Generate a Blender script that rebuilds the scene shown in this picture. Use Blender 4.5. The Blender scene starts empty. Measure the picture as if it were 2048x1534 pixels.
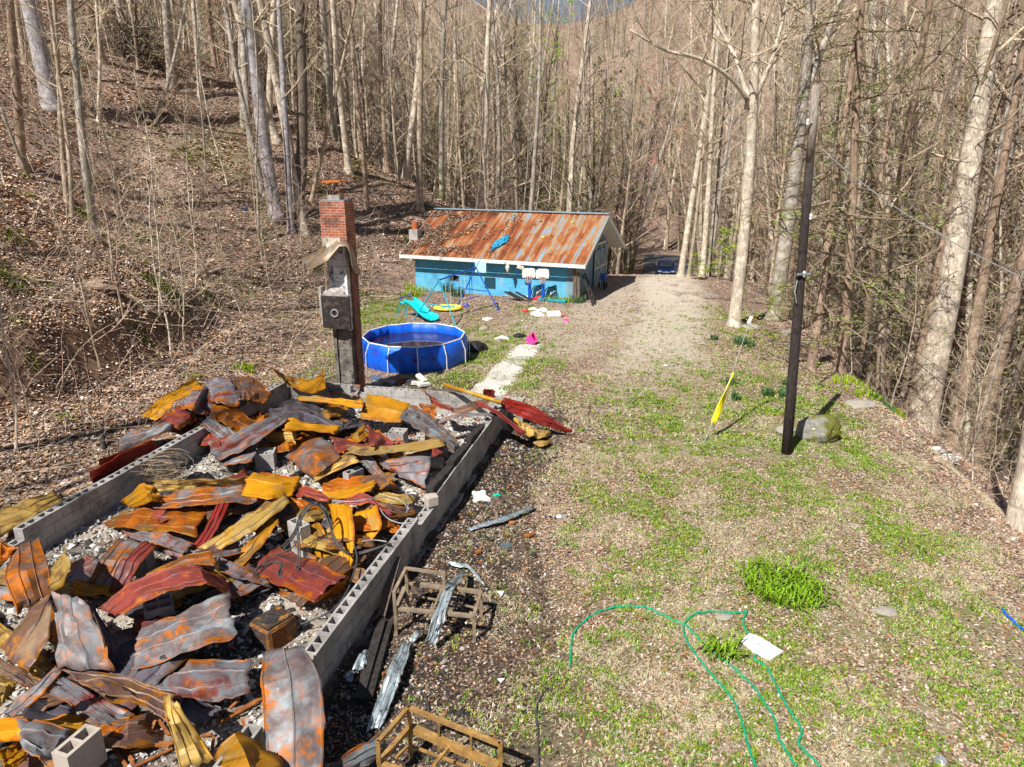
import bpy, math, random
import numpy as np
from mathutils import Vector, Matrix, noise
R = math.radians
sc = bpy.context.scene
# ---------------------------------------------------------------- camera, sky, sun
PITCH = R(17.8); CH = 6.65; F = 1420.0
cd = bpy.data.cameras.new('camera'); cam = bpy.data.objects.new('camera', cd)
sc.collection.objects.link(cam); sc.camera = cam
cd.sensor_width = 36; cd.lens = 36*F/2048; cd.clip_start = .05; cd.clip_end = 5000
cam.location = (0, 0, CH); cam.rotation_euler = (R(90)-PITCH, 0, 0)
SUN_EL = R(50); SUN_AZ = R(216)      # azimuth clockwise from +Y, direction to the sun
w = bpy.data.worlds.new('World'); sc.world = w; w.use_nodes = True
nt = w.node_tree; bg = nt.nodes['Background']
sky = nt.nodes.new('ShaderNodeTexSky'); sky.sky_type = 'NISHITA'; sky.sun_disc = False
sky.sun_elevation = SUN_EL; sky.sun_rotation = SUN_AZ; sky.air_density = 1.0; sky.dust_density = .6
nt.links.new(sky.outputs[0], bg.inputs[0]); bg.inputs[1].default_value = .047
sd = bpy.data.lights.new('sun', 'SUN'); sd.energy = 5.0; sd.angle = R(.5); sd.color = (1, .955, .88)
so = bpy.data.objects.new('sun', sd); sc.collection.objects.link(so); so.location = (0, 0, 60)
tosun = Vector((math.cos(SUN_EL)*math.sin(SUN_AZ), math.cos(SUN_EL)*math.cos(SUN_AZ), math.sin(SUN_EL)))
so.rotation_euler = tosun.to_track_quat('Z', 'Y').to_euler()
sc.view_settings.view_transform = 'Standard'; sc.view_settings.look = 'None'
sc.view_settings.exposure = .55; sc.view_settings.gamma = 1
sc.cycles.max_bounces = 5; sc.cycles.diffuse_bounces = 3; sc.cycles.glossy_bounces = 2
sc.cycles.transparent_max_bounces = 4; sc.cycles.use_adaptive_sampling = True

# ---------------------------------------------------------------- places: rays from the camera through the photo's points
SP, CP = math.sin(PITCH), math.cos(PITCH)
def ray(px, py):
    a = (px-1024)/F; b = (py-767)/F
    return Vector((a, CP-b*SP, -SP-b*CP))
def PZ(px, py, z):
    d = ray(px, py); return Vector((0, 0, CH))+d*((z-CH)/d.z)
def PY(px, py, Y):
    d = ray(px, py); return Vector((0, 0, CH))+d*(Y/d.y)
def sst(a, b, x):
    t = min(1., max(0., (x-a)/(b-a))); return t*t*(3-2*t)
E1 = Vector((.233, .9725, 0)); E2 = Vector((.9725, -.233, 0)); FC = Vector((-.06, 17.45, 0))   # frame of the burnt foundation
FW = 6.5
FOOT = [(-40, -13), (0, -11.8), (8, -10.6), (15, -9.2), (19, -8.2), (24, -7.9), (30, -8.2), (35, -7.4), (39, -5.2), (44, -1.5), (48, 3.0), (54, 6), (70, 8), (500, 30)]
def foot(y):
    for (a, b), (c, d) in zip(FOOT, FOOT[1:]):
        if y <= c: return b+(d-b)*(y-a)/(c-a)
    return 30
def drive_x(y):           # centre of the gravel drive
    pts = [(0, 4), (12, 3.2), (20, 4.2), (28, 6.2), (36, 8.2), (42, 9.0), (52, 11.6), (62, 14.2), (72, 15.6), (90, 20), (120, 17), (400, 20)]
    for (a, b), (c, d) in zip(pts, pts[1:]):
        if y <= c: return b+(d-b)*max(0, (y-a))/(c-a)
    return 20
def vn(x, y, s, o=0): return noise.noise(Vector((x*s, y*s, o)))
def infound(x, y):
    p = Vector((x, y, 0))-FC
    return -p.dot(E1), p.dot(E2)           # s toward the camera, t (0 right wall .. -FW left wall)
def H(x, y):
    z = -.25*sst(14, 26, y)
    # beyond the crest the drive drops to the road
    z -= 4.45*sst(41, 66, y)*1.0 + (1.3*sst(66, 100, y))
    z += .06*vn(x, y, .35)*1.0+.02*vn(x, y, 1.3, 4)
    # right bank
    xe = 9.4+(y-12)*.16
    if y > 38: xe = max(xe, drive_x(y)+4.2)
    d = x-xe
    z -= .35*sst(-3.5, 0, d)
    if d > 0: z -= min(8.5, .75*d*sst(-.2, 1.6, d))*(.9+.25*vn(x, y, .15, 3)) * (1-.55*sst(50, 90, y))
    # left hill
    f = foot(y)
    d = f-x
    if d > 0:
        k = 1-.72*sst(46, 82, y)
        up = .25*min(d, 4)+(1.0+.5*vn(x, y, .25, 14))*sst(2.7, 4.3, d)*(1-.85*sst(23, 31, y))+.60*max(0, d-3.4)
        if y > 32: up += .25*min(d, 3)*sst(32, 38, y)
        up = min(up, 62)
        up += .55*vn(x, y, .16, 7)*min(1, d*.12)*1.6+(.14*vn(x, y, .7, 2)+.10*vn(x, y, 1.9, 22))*min(1, d*.4)
        z += up*k
    # far valley sides
    r = math.hypot(x*.8, y)
    if r > 104:
        m = min(r-104, 330)
        z += m*.245+ (3+m*.05)*vn(x, y, .012, 9)
    if x > 34: z += (x-34)*.22*sst(34, 60, x)
    # inside the foundation: ash floor; left of it the fill bank
    s, t = infound(x, y)
    if -.1 < s < 16 and -FW-.1 < t < .1:
        z = .1+.07*vn(x, y, 1.1, 5)+.05*vn(x, y, 3.1, 6)+.12*sst(9, 13, s)
    elif t <= -FW-.1 and s > -1.2 and s < 17: z += .28*sst(-FW-3, -FW-.2, -abs(t))
    return z
def G(px, py):
    """where the ray through a point of the photo meets the ground"""
    d = ray(px, py); t = 4.0; o = Vector((0, 0, CH)); pt = t
    while t < 600:
        p = o+d*t
        if p.z < H(p.x, p.y):
            a, b = pt, t
            for _ in range(14):
                m = (a+b)/2; q = o+d*m
                if q.z < H(q.x, q.y): b = m
                else: a = m
            p = o+d*b; p.z = H(p.x, p.y); return p
        pt = t; t += .12+t*.006
    return o+d*200

# ---------------------------------------------------------------- linking and tagging
C = sc.collection
def tag(o, label=None, cat=None, group=None, kind=None):
    if label: o['label'] = label
    if cat: o['category'] = cat; o['kind'] = 'thing'
    if group: o['group'] = group
    if kind: o['kind'] = kind
    return o
def empty(name, loc, label, cat, group=None, rz=0):
    o = bpy.data.objects.new(name, None); C.objects.link(o); o.location = loc; o.rotation_euler = (0, 0, rz); o.empty_display_size = .1
    return tag(o, label, cat, group)
class MB:
    def __init__(s): s.v = []; s.f = []; s.m = []; s.uv = None
    def quad(s, a, b, c, d, m=0):
        n = len(s.v); s.v += [a, b, c, d]; s.f.append((n, n+1, n+2, n+3)); s.m.append(m)
    def poly(s, pts, m=0):
        n = len(s.v); s.v += list(pts); s.f.append(tuple(range(n, n+len(pts)))); s.m.append(m)
    def hexa(s, p, m=0):    # p: 4 bottom ccw, 4 top
        n = len(s.v); s.v += [tuple(q) for q in p]
        for f in ((3, 2, 1, 0), (4, 5, 6, 7), (0, 1, 5, 4), (1, 2, 6, 5), (2, 3, 7, 6), (3, 0, 4, 7)):
            s.f.append(tuple(n+i for i in f)); s.m.append(m)
    def box(s, c, size, M=None, m=0):
        x, y, z = [q/2 for q in size]; c = Vector(c)
        P = [Vector(q) for q in ((-x, -y, -z), (x, -y, -z), (x, y, -z), (-x, y, -z), (-x, -y, z), (x, -y, z), (x, y, z), (-x, y, z))]
        if M is not None: P = [M @ q for q in P]
        s.hexa([c+q for q in P], m)
    def obox(s, o, ax, ay, az, m=0):   # corner + three edge vectors
        o, ax, ay, az = map(Vector, (o, ax, ay, az))
        s.hexa([o, o+ax, o+ax+ay, o+ay, o+az, o+ax+az, o+ax+ay+az, o+ay+az], m)
    def bar(s, a, b, w, h=None, m=0, up=(0, 0, 1)):
        a, b = Vector(a), Vector(b); h = h or w; d = (b-a).normalized(); u = Vector(up)
        if abs(d.dot(u)) > .95: u = Vector((0, 1, 0))
        x = d.cross(u).normalized(); y = x.cross(d).normalized()
        q = [(-w/2, -h/2), (w/2, -h/2), (w/2, h/2), (-w/2, h/2)]
        s.hexa([a+x*i+y*j for i, j in q]+[b+x*i+y*j for i, j in q], m)
    def tube(s, pts, rad, n=6, cap=True, m=0):
        pts = [Vector(p) for p in pts]
        if not hasattr(rad, '__len__'): rad = [rad]*len(pts)
        base = len(s.v); u = None
        for i, p in enumerate(pts):
            d = (pts[min(i+1, len(pts)-1)]-pts[max(i-1, 0)])
            d = d.normalized() if d.length > 1e-9 else Vector((0, 0, 1))
            if u is None:
                u = d.cross(Vector((0, 1, .3))); 
                if u.length < .1: u = d.cross(Vector((1, 0, 0)))
            u = (u-d*u.dot(d)).normalized(); v = d.cross(u)
            for k in range(n):
                a = 2*math.pi*k/n; s.v.append(p+u*(math.cos(a)*rad[i])+v*(math.sin(a)*rad[i]))
        for i in range(len(pts)-1):
            for k in range(n):
                a = base+i*n+k; b = base+i*n+(k+1) % n
                s.f.append((a, b, b+n, a+n)); s.m.append(m)
        if cap and n > 3:
            s.f.append(tuple(base+k for k in reversed(range(n)))); s.m.append(m)
            e = base+(len(pts)-1)*n; s.f.append(tuple(e+k for k in range(n))); s.m.append(m)
    def disc(s, c, r, h, n=20, M=None, m=0):
        c = Vector(c); M = M or Matrix.Identity(3); b = len(s.v)
        for z in (0, h):
            for k in range(n):
                a = 2*math.pi*k/n; s.v.append(c+M @ Vector((math.cos(a)*r, math.sin(a)*r, z)))
        for k in range(n):
            s.f.append((b+k, b+(k+1) % n, b+n+(k+1) % n, b+n+k)); s.m.append(m)
        s.f.append(tuple(b+k for k in reversed(range(n)))); s.f.append(tuple(b+n+k for k in range(n))); s.m += [m, m]
    def mesh(s, name, mats, smooth=False):
        me = bpy.data.meshes.new(name)
        me.from_pydata([tuple(v) for v in s.v], [], s.f)
        for x in (mats if isinstance(mats, (list, tuple)) else [mats]): me.materials.append(x)
        if any(s.m): me.polygons.foreach_set('material_index', s.m)
        if smooth: me.polygons.foreach_set('use_smooth', [True]*len(s.f))
        if s.uv:
            l = me.uv_layers.new(name='UVMap')
            idx = np.empty(len(me.loops), 'i'); me.loops.foreach_get('vertex_index', idx)
            l.data.foreach_set('uv', np.array(s.uv, 'f')[idx].ravel())
        me.update(); return me
    def build(s, name, mats, parent=None, smooth=False, bevel=0):
        o = bpy.data.objects.new(name, s.mesh(name, mats, smooth)); C.objects.link(o)
        if parent is not None:
            o.parent = parent; o.matrix_parent_inverse = Matrix.LocRotScale(parent.location, parent.rotation_euler, parent.scale).inverted() if not parent.parent else Matrix.Identity(4)
        if bevel:
            b = o.modifiers.new('b', 'BEVEL'); b.width = bevel; b.segments = 2; b.limit_method = 'ANGLE'
        return o
def thing(name, mb, mats, label, cat, group=None, **k):
    return tag(mb.build(name, mats, **k), label, cat, group)
def npmesh(name, V, faces_n, mat, colors=None, smooth=False):
    """V: (n,k,3) polygons of k vertices each"""
    n, k, _ = V.shape; me = bpy.data.meshes.new(name)
    me.vertices.add(n*k); me.vertices.foreach_set('co', V.astype('f').ravel())
    me.loops.add(n*k); me.loops.foreach_set('vertex_index', np.arange(n*k, dtype='i'))
    me.polygons.add(n); me.polygons.foreach_set('loop_start', np.arange(0, n*k, k, dtype='i'))
    try: me.polygons.foreach_set('loop_total', np.full(n, k, 'i'))
    except Exception: pass
    me.materials.append(mat); me.update(calc_edges=True)
    if colors is not None:
        a = me.attributes.new('Col', 'FLOAT_COLOR', 'FACE'); a.data.foreach_set('color', colors.astype('f').ravel())
    o = bpy.data.objects.new(name, me); C.objects.link(o); return o

# ---------------------------------------------------------------- materials
class N:
    def __init__(s, name):
        s.mat = bpy.data.materials.new(name); s.mat.use_nodes = True; s.t = s.mat.node_tree; s.b = s.t.nodes['Principled BSDF']
        s.tc = None
    def n(s, typ, **k):
        o = s.t.nodes.new('ShaderNode'+typ)
        for a, b in k.items(): setattr(o, a, b)
        return o
    def l(s, a, b): s.t.links.new(a, b)
    def co(s, kind='Object', scale=(1, 1, 1), rnd=False):
        if s.tc is None: s.tc = s.n('TexCoord')
        m = s.n('Mapping'); m.inputs['Scale'].default_value = scale; s.l(s.tc.outputs[kind], m.inputs[0])
        if rnd:
            oi = s.n('ObjectInfo'); mu = s.n('Math', operation='MULTIPLY'); mu.inputs[1].default_value = 57
            s.l(oi.outputs['Random'], mu.inputs[0]); s.l(mu.outputs[0], m.inputs['Location'])
        return m.outputs[0]
    def noise(s, vec, scale, detail=4, rough=.55, out=0, dist=0):
        x = s.n('TexNoise'); x.inputs['Scale'].default_value = scale; x.inputs['Detail'].default_value = detail
        x.inputs['Roughness'].default_value = rough; x.inputs['Distortion'].default_value = dist; s.l(vec, x.inputs['Vector']); return x.outputs[out]
    def vor(s, vec, scale, out='Color', rnd=1, feature='F1'):
        x = s.n('TexVoronoi'); x.feature = feature; x.inputs['Scale'].default_value = scale; x.inputs['Randomness'].default_value = rnd; s.l(vec, x.inputs['Vector']); return x.outputs[out]
    def ramp(s, fac, stops, interp='LINEAR'):
        x = s.n('ValToRGB'); x.color_ramp.interpolation = interp; e = x.color_ramp.elements
        while len(e) < len(stops): e.new(.5)
        for q, (p, c) in zip(e, stops): q.position = p; q.color = (c if hasattr(c, '__len__') else (c, c, c))[:3]+(1,) if hasattr(c, '__len__') else (c, c, c, 1)
        s.l(fac, x.inputs[0]); return x.outputs[0]
    def mix(s, fac, a, b, mode='MIX'):
        x = s.n('MixRGB', blend_type=mode)
        for i, q in enumerate((fac, a, b)):
            if isinstance(q, bpy.types.NodeSocket): s.l(q, x.inputs[i])
            elif i == 0: x.inputs[0].default_value = q
            else: x.inputs[i].default_value = tuple(q)+(1,)
        return x.outputs[0]
    def math(s, op, a, b=0, clamp=False):
        x = s.n('Math', operation=op, use_clamp=clamp)
        for i, q in enumerate((a, b)):
            if isinstance(q, bpy.types.NodeSocket): s.l(q, x.inputs[i])
            else: x.inputs[i].default_value = q
        return x.outputs[0]
    def sep(s, v):
        x = s.n('SeparateXYZ'); s.l(v, x.inputs[0]); return x.outputs
    def out(s, col, rough=.8, bump=None, strength=.5, dist=.02, metal=0, spec=.3):
        if isinstance(col, bpy.types.NodeSocket): s.l(col, s.b.inputs['Base Color'])
        else: s.b.inputs['Base Color'].default_value = tuple(col)+(1,)
        for nm, q in (('Roughness', rough), ('Metallic', metal), ('Specular IOR Level', spec)):
            if isinstance(q, bpy.types.NodeSocket): s.l(q, s.b.inputs[nm])
            else: s.b.inputs[nm].default_value = q
        if bump is not None:
            x = s.n('Bump'); x.inputs['Strength'].default_value = strength; x.inputs['Distance'].default_value = dist
            s.l(bump, x.inputs['Height']); s.l(x.outputs[0], s.b.inputs['Normal'])
        return s.mat
def plain(name, c, rough=.6, metal=0, var=.25, sc_=6, dirt=None):
    q = N(name); v = q.co('Object', rnd=True); nz = q.noise(v, sc_, 5, .6)
    lo = tuple(x*(1-var) for x in c); hi = tuple(min(1, x*(1+var)) for x in c)
    col = q.ramp(nz, [(.3, lo), (.7, hi)])
    if dirt: col = q.mix(q.ramp(q.noise(v, sc_*2.3, 5, .7), [(.52, 0.), (.66, 1.)]), col, dirt)
    return q.out(col, rough, nz, .15, .01, metal)
def bark(name, dark, light, moss=None, scale=1.0, lich=.5):
    q = N(name); v = q.co('Object', (1, 1, .16), rnd=True); v2 = q.co('Object', (1, 1, 1), rnd=True)
    a = q.noise(v, 26*scale, 5, .7); b = q.noise(v2, 3.2, 4, .6)
    col = q.ramp(a, [(.33, dark), (.5, tuple((x+y)/2 for x, y in zip(dark, light))), (.66, light)])
    col = q.mix(q.ramp(b, [(lich, 0.), (lich+.12, .6)]), col, tuple(min(1, x*1.25+.03) for x in light))
    bd = q.ramp(q.noise(q.co('Object', (.35, .35, 5), rnd=True), 1.0, 3), [(.62, 0.), (.70, .6)])
    col = q.mix(bd, col, dark)
    if moss:
        z = q.sep(q.co('Object'))[2]
        k = q.math('MULTIPLY', q.ramp(q.noise(v2, 2.2, 3), [(.42, 0.), (.58, 1.)]), q.ramp(q.math('DIVIDE', z, 6.0), [(.0, 1.), (.5, 0.)]))
        col = q.mix(k, col, moss)
    return q.out(col, .9, a, .7, .03)
M = {}
M['bark_pale'] = bark('bark_pale', (.24, .20, .155), (.72, .62, .50))
M['bark_gray'] = bark('bark_gray', (.15, .13, .11), (.47, .42, .36), moss=(.13, .14, .015))
M['bark_violet'] = bark('bark_violet', (.15, .135, .14), (.46, .43, .44))
M['bark_dark'] = bark('bark_dark', (.06, .047, .037), (.25, .20, .155), moss=(.12, .12, .02), lich=.62)
M['bark_tan'] = bark('bark_tan', (.18, .135, .095), (.52, .42, .31))
M['bark_brown'] = bark('bark_brown', (.13, .085, .06), (.40, .29, .21))
M['twig'] = plain('twig', (.44, .355, .25), .9, var=.45, sc_=1.2)
M['twig_dark'] = plain('twig_dark', (.20, .15, .105), .9, var=.5, sc_=1.2)
M['twig_red'] = plain('twig_red', (.40, .28, .22), .9, var=.4, sc_=1.2)
def leafcol(name, rough=.8):
    q = N(name); a = q.n('Attribute'); a.attribute_name = 'Col'
    return q.out(a.outputs['Color'], rough, spec=.25)
M['leaf'] = leafcol('leaf'); M['grass'] = leafcol('grass', .55)
M['needle'] = plain('needle', (.22, .30, .05), .6, var=.5, sc_=1.4)
M['bud'] = plain('bud', (.38, .19, .14), .7, var=.4, sc_=1)
M['young_leaf'] = plain('young_leaf', (.30, .44, .02), .5, var=.35, sc_=2)
M['white'] = plain('white_paint', (.78, .77, .74), .5, var=.08, dirt=(.4, .38, .34))
M['offwhite'] = plain('offwhite', (.66, .63, .58), .6, var=.15, dirt=(.25, .22, .2))
M['char'] = plain('char', (.025, .023, .024), .75, var=.5, sc_=9, dirt=(.12, .11, .11))
M['charwood'] = plain('charwood', (.035, .03, .028), .65, var=.6, sc_=14)
M['rustbar'] = plain('rustbar', (.30, .11, .035), .7, .2, var=.5, sc_=12)
M['bedframe'] = plain('bedframe', (.40, .23, .07), .6, .3, var=.4, sc_=8, dirt=(.24, .17, .12))
M['bedframe2'] = plain('bedframe2', (.30, .24, .18), .6, .3, var=.4, sc_=8, dirt=(.42, .22, .06))
M['galv'] = plain('galv', (.50, .57, .60), .38, .55, var=.2, sc_=7, dirt=(.12, .12, .12))
M['cable'] = plain('cable', (.06, .06, .062), .5, var=.3)
M['cablegrey'] = plain('cablegrey', (.32, .32, .33), .5, .3, var=.3)
M['hose'] = plain('hose', (.01, .30, .15), .4, var=.25, sc_=30)
M['bluehose'] = plain('bluehose', (.01, .13, .6), .4)
M['blue'] = plain('blue_paint', (.012, .09, .48), .4, var=.2)
M['teal'] = plain('teal_paint', (.02, .34, .46), .4, var=.2)
M['cyan'] = plain('cyan_plastic', (.005, .55, .62), .35, var=.12, sc_=2)
M['pink'] = plain('pink', (.85, .06, .38), .4, var=.1)
M['red'] = plain('red', (.6, .03, .04), .5, var=.2)
M['yellow'] = plain('yellow', (.92, .78, .0), .4, var=.05)
M['yellow2'] = plain('yellow2', (.80, .70, .05), .4, var=.05)
M['orange'] = plain('orange', (.8, .16, .01), .5, var=.2)
M['black'] = plain('black', (.02, .02, .02), .5, var=.3)
M['polewood'] = bark('polewood', (.012, .010, .010), (.075, .058, .052), scale=1.6, lich=.75)
M['poletop'] = bark('poletop', (.14, .11, .09), (.42, .37, .32), scale=1.6, lich=.6)
M['plank'] = bark('plank', (.05, .035, .03), (.22, .16, .12), scale=1.0, lich=.7)
M['tarp'] = plain('tarp', (.02, .24, .42), .45, var=.5, sc_=14)
M['porcelain'] = plain('porcelain', (.75, .73, .68), .4)
M['glass_dark'] = plain('glass_dark', (.02, .025, .03), .08, var=.1)
M['carblue'] = plain('carblue', (.005, .014, .085), .25, .4, var=.05)
M['rubber'] = plain('rubber', (.02, .02, .02), .8, var=.2)
M['green_toy'] = plain('green_toy', (.0, .5, .3), .5)
def rusty(name, A, B, D, edge, w1=.5, w2=.58):
    """fire-coloured sheet metal: body colours A/B/D in clouds, rusty seams and borders from the sheet's own UV"""
    q = N(name); uv = q.co('UV', (1, 1, 1)); v = q.co('Object', (1, 1, 1), rnd=True)
    n1 = q.noise(v, 1.7, 5, .6, dist=.6); n2 = q.noise(v, 3.6, 9, .78, dist=.2); n3 = q.noise(v, 34, 4, .75)
    col = q.ramp(n1, [(.36, A), (.5, B), (.64, D)])
    col = q.mix(q.ramp(n2, [(w1, 0.), (w2, .85)]), col, edge)
    u = q.sep(uv)[0]
    e = q.math('ABSOLUTE', q.math('SUBTRACT', u, .5)); e2 = q.math('ABSOLUTE', q.math('SUBTRACT', e, .25))
    # borders (e near .5) and the middle seam
    n4 = q.noise(v, 2.6, 4, .7); edge = tuple(x*.88 for x in edge)
    eb = q.ramp(q.math('ADD', e, q.math('ADD', q.math('MULTIPLY', q.math('SUBTRACT', n2, .5), .5), q.math('MULTIPLY', q.math('SUBTRACT', n4, .5), .9))), [(.43, 0.), (.52, .9)])
    col = q.mix(eb, col, q.ramp(n3, [(.4, tuple(x*.62 for x in edge)), (.6, edge)]))
    stv = q.noise(q.co('UV', (9, .7, 1)), 2.2, 4, .7); col = q.mix(q.ramp(stv, [(.55, 0.), (.70, .5)]), col, tuple(x*.45 for x in D))
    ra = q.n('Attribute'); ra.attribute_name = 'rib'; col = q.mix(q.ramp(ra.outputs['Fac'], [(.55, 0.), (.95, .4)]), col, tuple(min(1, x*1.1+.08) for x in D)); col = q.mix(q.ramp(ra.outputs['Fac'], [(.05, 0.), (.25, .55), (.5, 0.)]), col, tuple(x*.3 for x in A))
    col = q.mix(q.ramp(n3, [(.60, 0.), (.72, .55)]), col, tuple(x*.25 for x in A))
    so_ = q.noise(v, 1.1, 6, .7, dist=1.0); col = q.mix(q.ramp(so_, [(.54, 0.), (.72, .8)]), col, (.035, .03, .03)); wh = q.noise(v, 7, 6, .8); col = q.mix(q.ramp(wh, [(.63, 0.), (.70, .5)]), col, (.42, .38, .34))
    hue = q.n('HueSaturation'); hue.inputs['Saturation'].default_value = 1.12
    oi = q.n('ObjectInfo'); q.l(q.math('ADD', q.math('MULTIPLY', oi.outputs['Random'], .55), .72), hue.inputs['Value']); q.l(col, hue.inputs['Color'])
    return q.out(hue.outputs[0], q.ramp(n2, [(.35, .42), (.65, .75)]), n3, .15, .004, .15, .4)
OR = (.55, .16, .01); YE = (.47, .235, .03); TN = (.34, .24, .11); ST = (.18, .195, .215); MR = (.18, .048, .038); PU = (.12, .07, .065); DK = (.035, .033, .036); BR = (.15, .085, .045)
M['s_yellow'] = rusty('sheet_yellow', YE, (.44, .20, .02), (.30, .19, .07), OR, .56, .66)
M['s_orange'] = rusty('sheet_orange', (.44, .16, .02), (.40, .10, .01), BR, (.48, .24, .03), .54, .64)
M['s_tan'] = rusty('sheet_tan', TN, (.46, .32, .12), BR, (.5, .27, .05), .54, .64)
M['s_maroon'] = rusty('sheet_maroon', MR, (.26, .065, .055), (.09, .04, .045), OR, .55, .67)
M['s_red'] = rusty('sheet_red', (.30, .045, .035), (.22, .04, .04), MR, (.42, .08, .03), .6, .7)
M['s_steel'] = rusty('sheet_steel', ST, (.12, .09, .085), (.24, .265, .285), OR, .53, .66)
M['s_purple'] = rusty('sheet_purple', PU, ST, MR, OR, .54, .66)
M['s_mix'] = rusty('sheet_mix', ST, (.13, .08, .06), (.26, .10, .04), OR, .49, .64)
M['s_brown'] = rusty('sheet_brown', BR, PU, (.24, .17, .11), (.42, .17, .03), .52, .62)
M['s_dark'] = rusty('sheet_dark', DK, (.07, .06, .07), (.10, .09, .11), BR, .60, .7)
def blockmat(name, c, soot=.5):
    q = N(name); v = q.co('Object', rnd=True); n1 = q.noise(v, 1.9, 8, .72); n2 = q.noise(v, 60, 4, .7)
    col = q.ramp(n2, [(.3, tuple(x*.75 for x in c)), (.7, tuple(x*1.15 for x in c))])
    col = q.mix(q.ramp(n1, [(soot, 0.), (soot+.2, .75)]), col, tuple(x*.28 for x in c))
    return q.out(col, .9, n2, .35, .006)
M['block'] = blockmat('cinder_block', (.44, .42, .40), .43)
M['block_tan'] = blockmat('cinder_block_tan', (.46, .40, .35), .6)
M['mortar'] = blockmat('mortar', (.26, .25, .24), .55)
M['ash'] = blockmat('ash', (.42, .40, .38), .50)
def brick(name, sc_=1.0, dark=1.0, c1=(.36, .10, .05), c2=(.24, .06, .04), mo=(.42, .38, .34)):
    q = N(name)
    tc = q.co('UV'); b = q.n('TexBrick'); b.inputs['Scale'].default_value = 1
    b.inputs['Color1'].default_value = tuple(x*dark for x in c1)+(1,); b.inputs['Color2'].default_value = tuple(x*dark for x in c2)+(1,); b.inputs['Mortar'].default_value = tuple(x*dark for x in mo)+(1,)
    b.inputs['Mortar Size'].default_value = .007; b.inputs['Brick Width'].default_value = .21; b.inputs['Row Height'].default_value = .072; b.offset = .5
    q.l(tc, b.inputs['Vector']); n1 = q.noise(q.co('Object'), 3, 5, .6)
    col = q.mix(q.ramp(n1, [(.45, 0.), (.7, .8)]), b.outputs[0], (.05, .035, .035))
    return q.out(col, .85, b.outputs['Fac'], -.4, .006)
M['brick'] = brick('red_brick', c1=(.50, .14, .05), c2=(.30, .08, .045)); M['brick_dark'] = brick('sooty_brick', dark=.8)
q = N('painted_block'); uv = q.co('UV'); b = q.n('TexBrick'); b.inputs['Scale'].default_value = 1
for k_, c_ in (('Color1', (.07, .34, .62, 1)), ('Color2', (.10, .43, .68, 1)), ('Mortar', (.05, .25, .46, 1))): b.inputs[k_].default_value = c_
b.inputs['Mortar Size'].default_value = .008; b.inputs['Brick Width'].default_value = .4; b.inputs['Row Height'].default_value = .2
q.l(uv, b.inputs['Vector']); n1 = q.noise(q.co('Object'), .9, 5, .65); n2 = q.noise(q.co('Object', (1, 1, .35)), 2.6, 4, .6)
col = q.mix(q.ramp(n1, [(.4, 0.), (.7, .75)]), b.outputs[0], (.17, .50, .62)); col = q.mix(q.ramp(n2, [(.6, 0.), (.72, .45)]), col, (.40, .45, .42))
M['blueblock'] = q.out(col, .75, b.outputs['Fac'], -.5, .01)
q = N('blue_plank'); v = q.co('Object', (1, 1, .3)); n1 = q.noise(v, 3, 5, .7)
M['blueplank'] = q.out(q.ramp(n1, [(.3, (.14, .24, .31)), (.6, (.22, .34, .41)), (.8, (.38, .42, .42))]), .8, n1, .2, .01)
# rusted galvanised roof, streaked down the slope (UV: u along the ridge in metres, v down the slope)
q = N('rusty_roof'); uv = q.co('UV'); s_ = q.sep(uv)
st = q.noise(q.co('UV', (2.4, .30, 1)), 1.0, 4, .6); pa = q.noise(q.co('UV', (1, 1, 1)), .62, 4, .6, dist=.5); fi = q.noise(q.co('UV', (3.0, 1.1, 1)), 3.2, 5, .7)
sm = q.math('ADD', q.math('MULTIPLY', st, .62), q.math('ADD', q.math('MULTIPLY', pa, .34), q.math('MULTIPLY', fi, .12)))
per = q.math('FRACT', q.math('DIVIDE', s_[0], .61)); bl = q.ramp(per, [(.0, .12), (.14, .0), (.86, .0), (1., .12)])
sm = q.math('ADD', sm, q.math('MULTIPLY', bl, q.math('MULTIPLY', pa, 1.25)))
sm = q.math('ADD', sm, q.math('MULTIPLY', q.math('SUBTRACT', 4.5, s_[0]), .011)); col = q.ramp(sm, [(.40, (.10, .035, .018)), (.49, (.21, .06, .025)), (.555, (.34, .12, .045)), (.60, (.37, .24, .12)), (.635, (.20, .28, .35)), (.72, (.30, .39, .46))])
M['roof'] = q.out(col, .6, fi, .1, .005, .15)
q = N('boulder'); v = q.co('Object'); n1 = q.noise(v, 2.4, 6, .65); n2 = q.noise(v, 9, 5, .7); z = q.sep(q.co('Generated'))[0]
col = q.ramp(n2, [(.3, (.13, .13, .11)), (.7, (.30, .29, .25))]); col = q.mix(q.ramp(q.math('ADD', n1, q.math('MULTIPLY', z, .28)), [(.58, 0.), (.66, .95)]), col, (.12, .12, .012))
col = q.mix(q.ramp(q.noise(v, 5, 3), [(.66, 0.), (.7, .9)]), col, (.6, .6, .57)); M['boulder'] = q.out(col, .9, n2, .6, .03)
M['rock'] = blockmat('rock', (.33, .30, .25), .6)
q = N('concrete'); v = q.co('Object'); n1 = q.noise(v, 1.6, 5, .7); n2 = q.noise(v, 34, 4, .7)
col = q.ramp(n2, [(.3, (.44, .42, .38)), (.7, (.70, .67, .62))]); col = q.mix(q.ramp(n1, [(.5, 0.), (.68, .7)]), col, (.24, .19, .15)); M['concrete'] = q.out(col, .9, n2, .3, .01)
q = N('asphalt'); v = q.co('Object'); M['asphalt'] = q.out(q.ramp(q.noise(v, 2.5, 5, .7), [(.35, (.055, .06, .07)), (.7, (.13, .135, .15))]), .85)
q = N('pool_liner'); v = q.co('Object', (1, 1, 3)); z = q.sep(q.co('Object'))[2]; n1 = q.noise(q.co('Object', (1, 1, .5)), 3, 4, .5)
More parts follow.
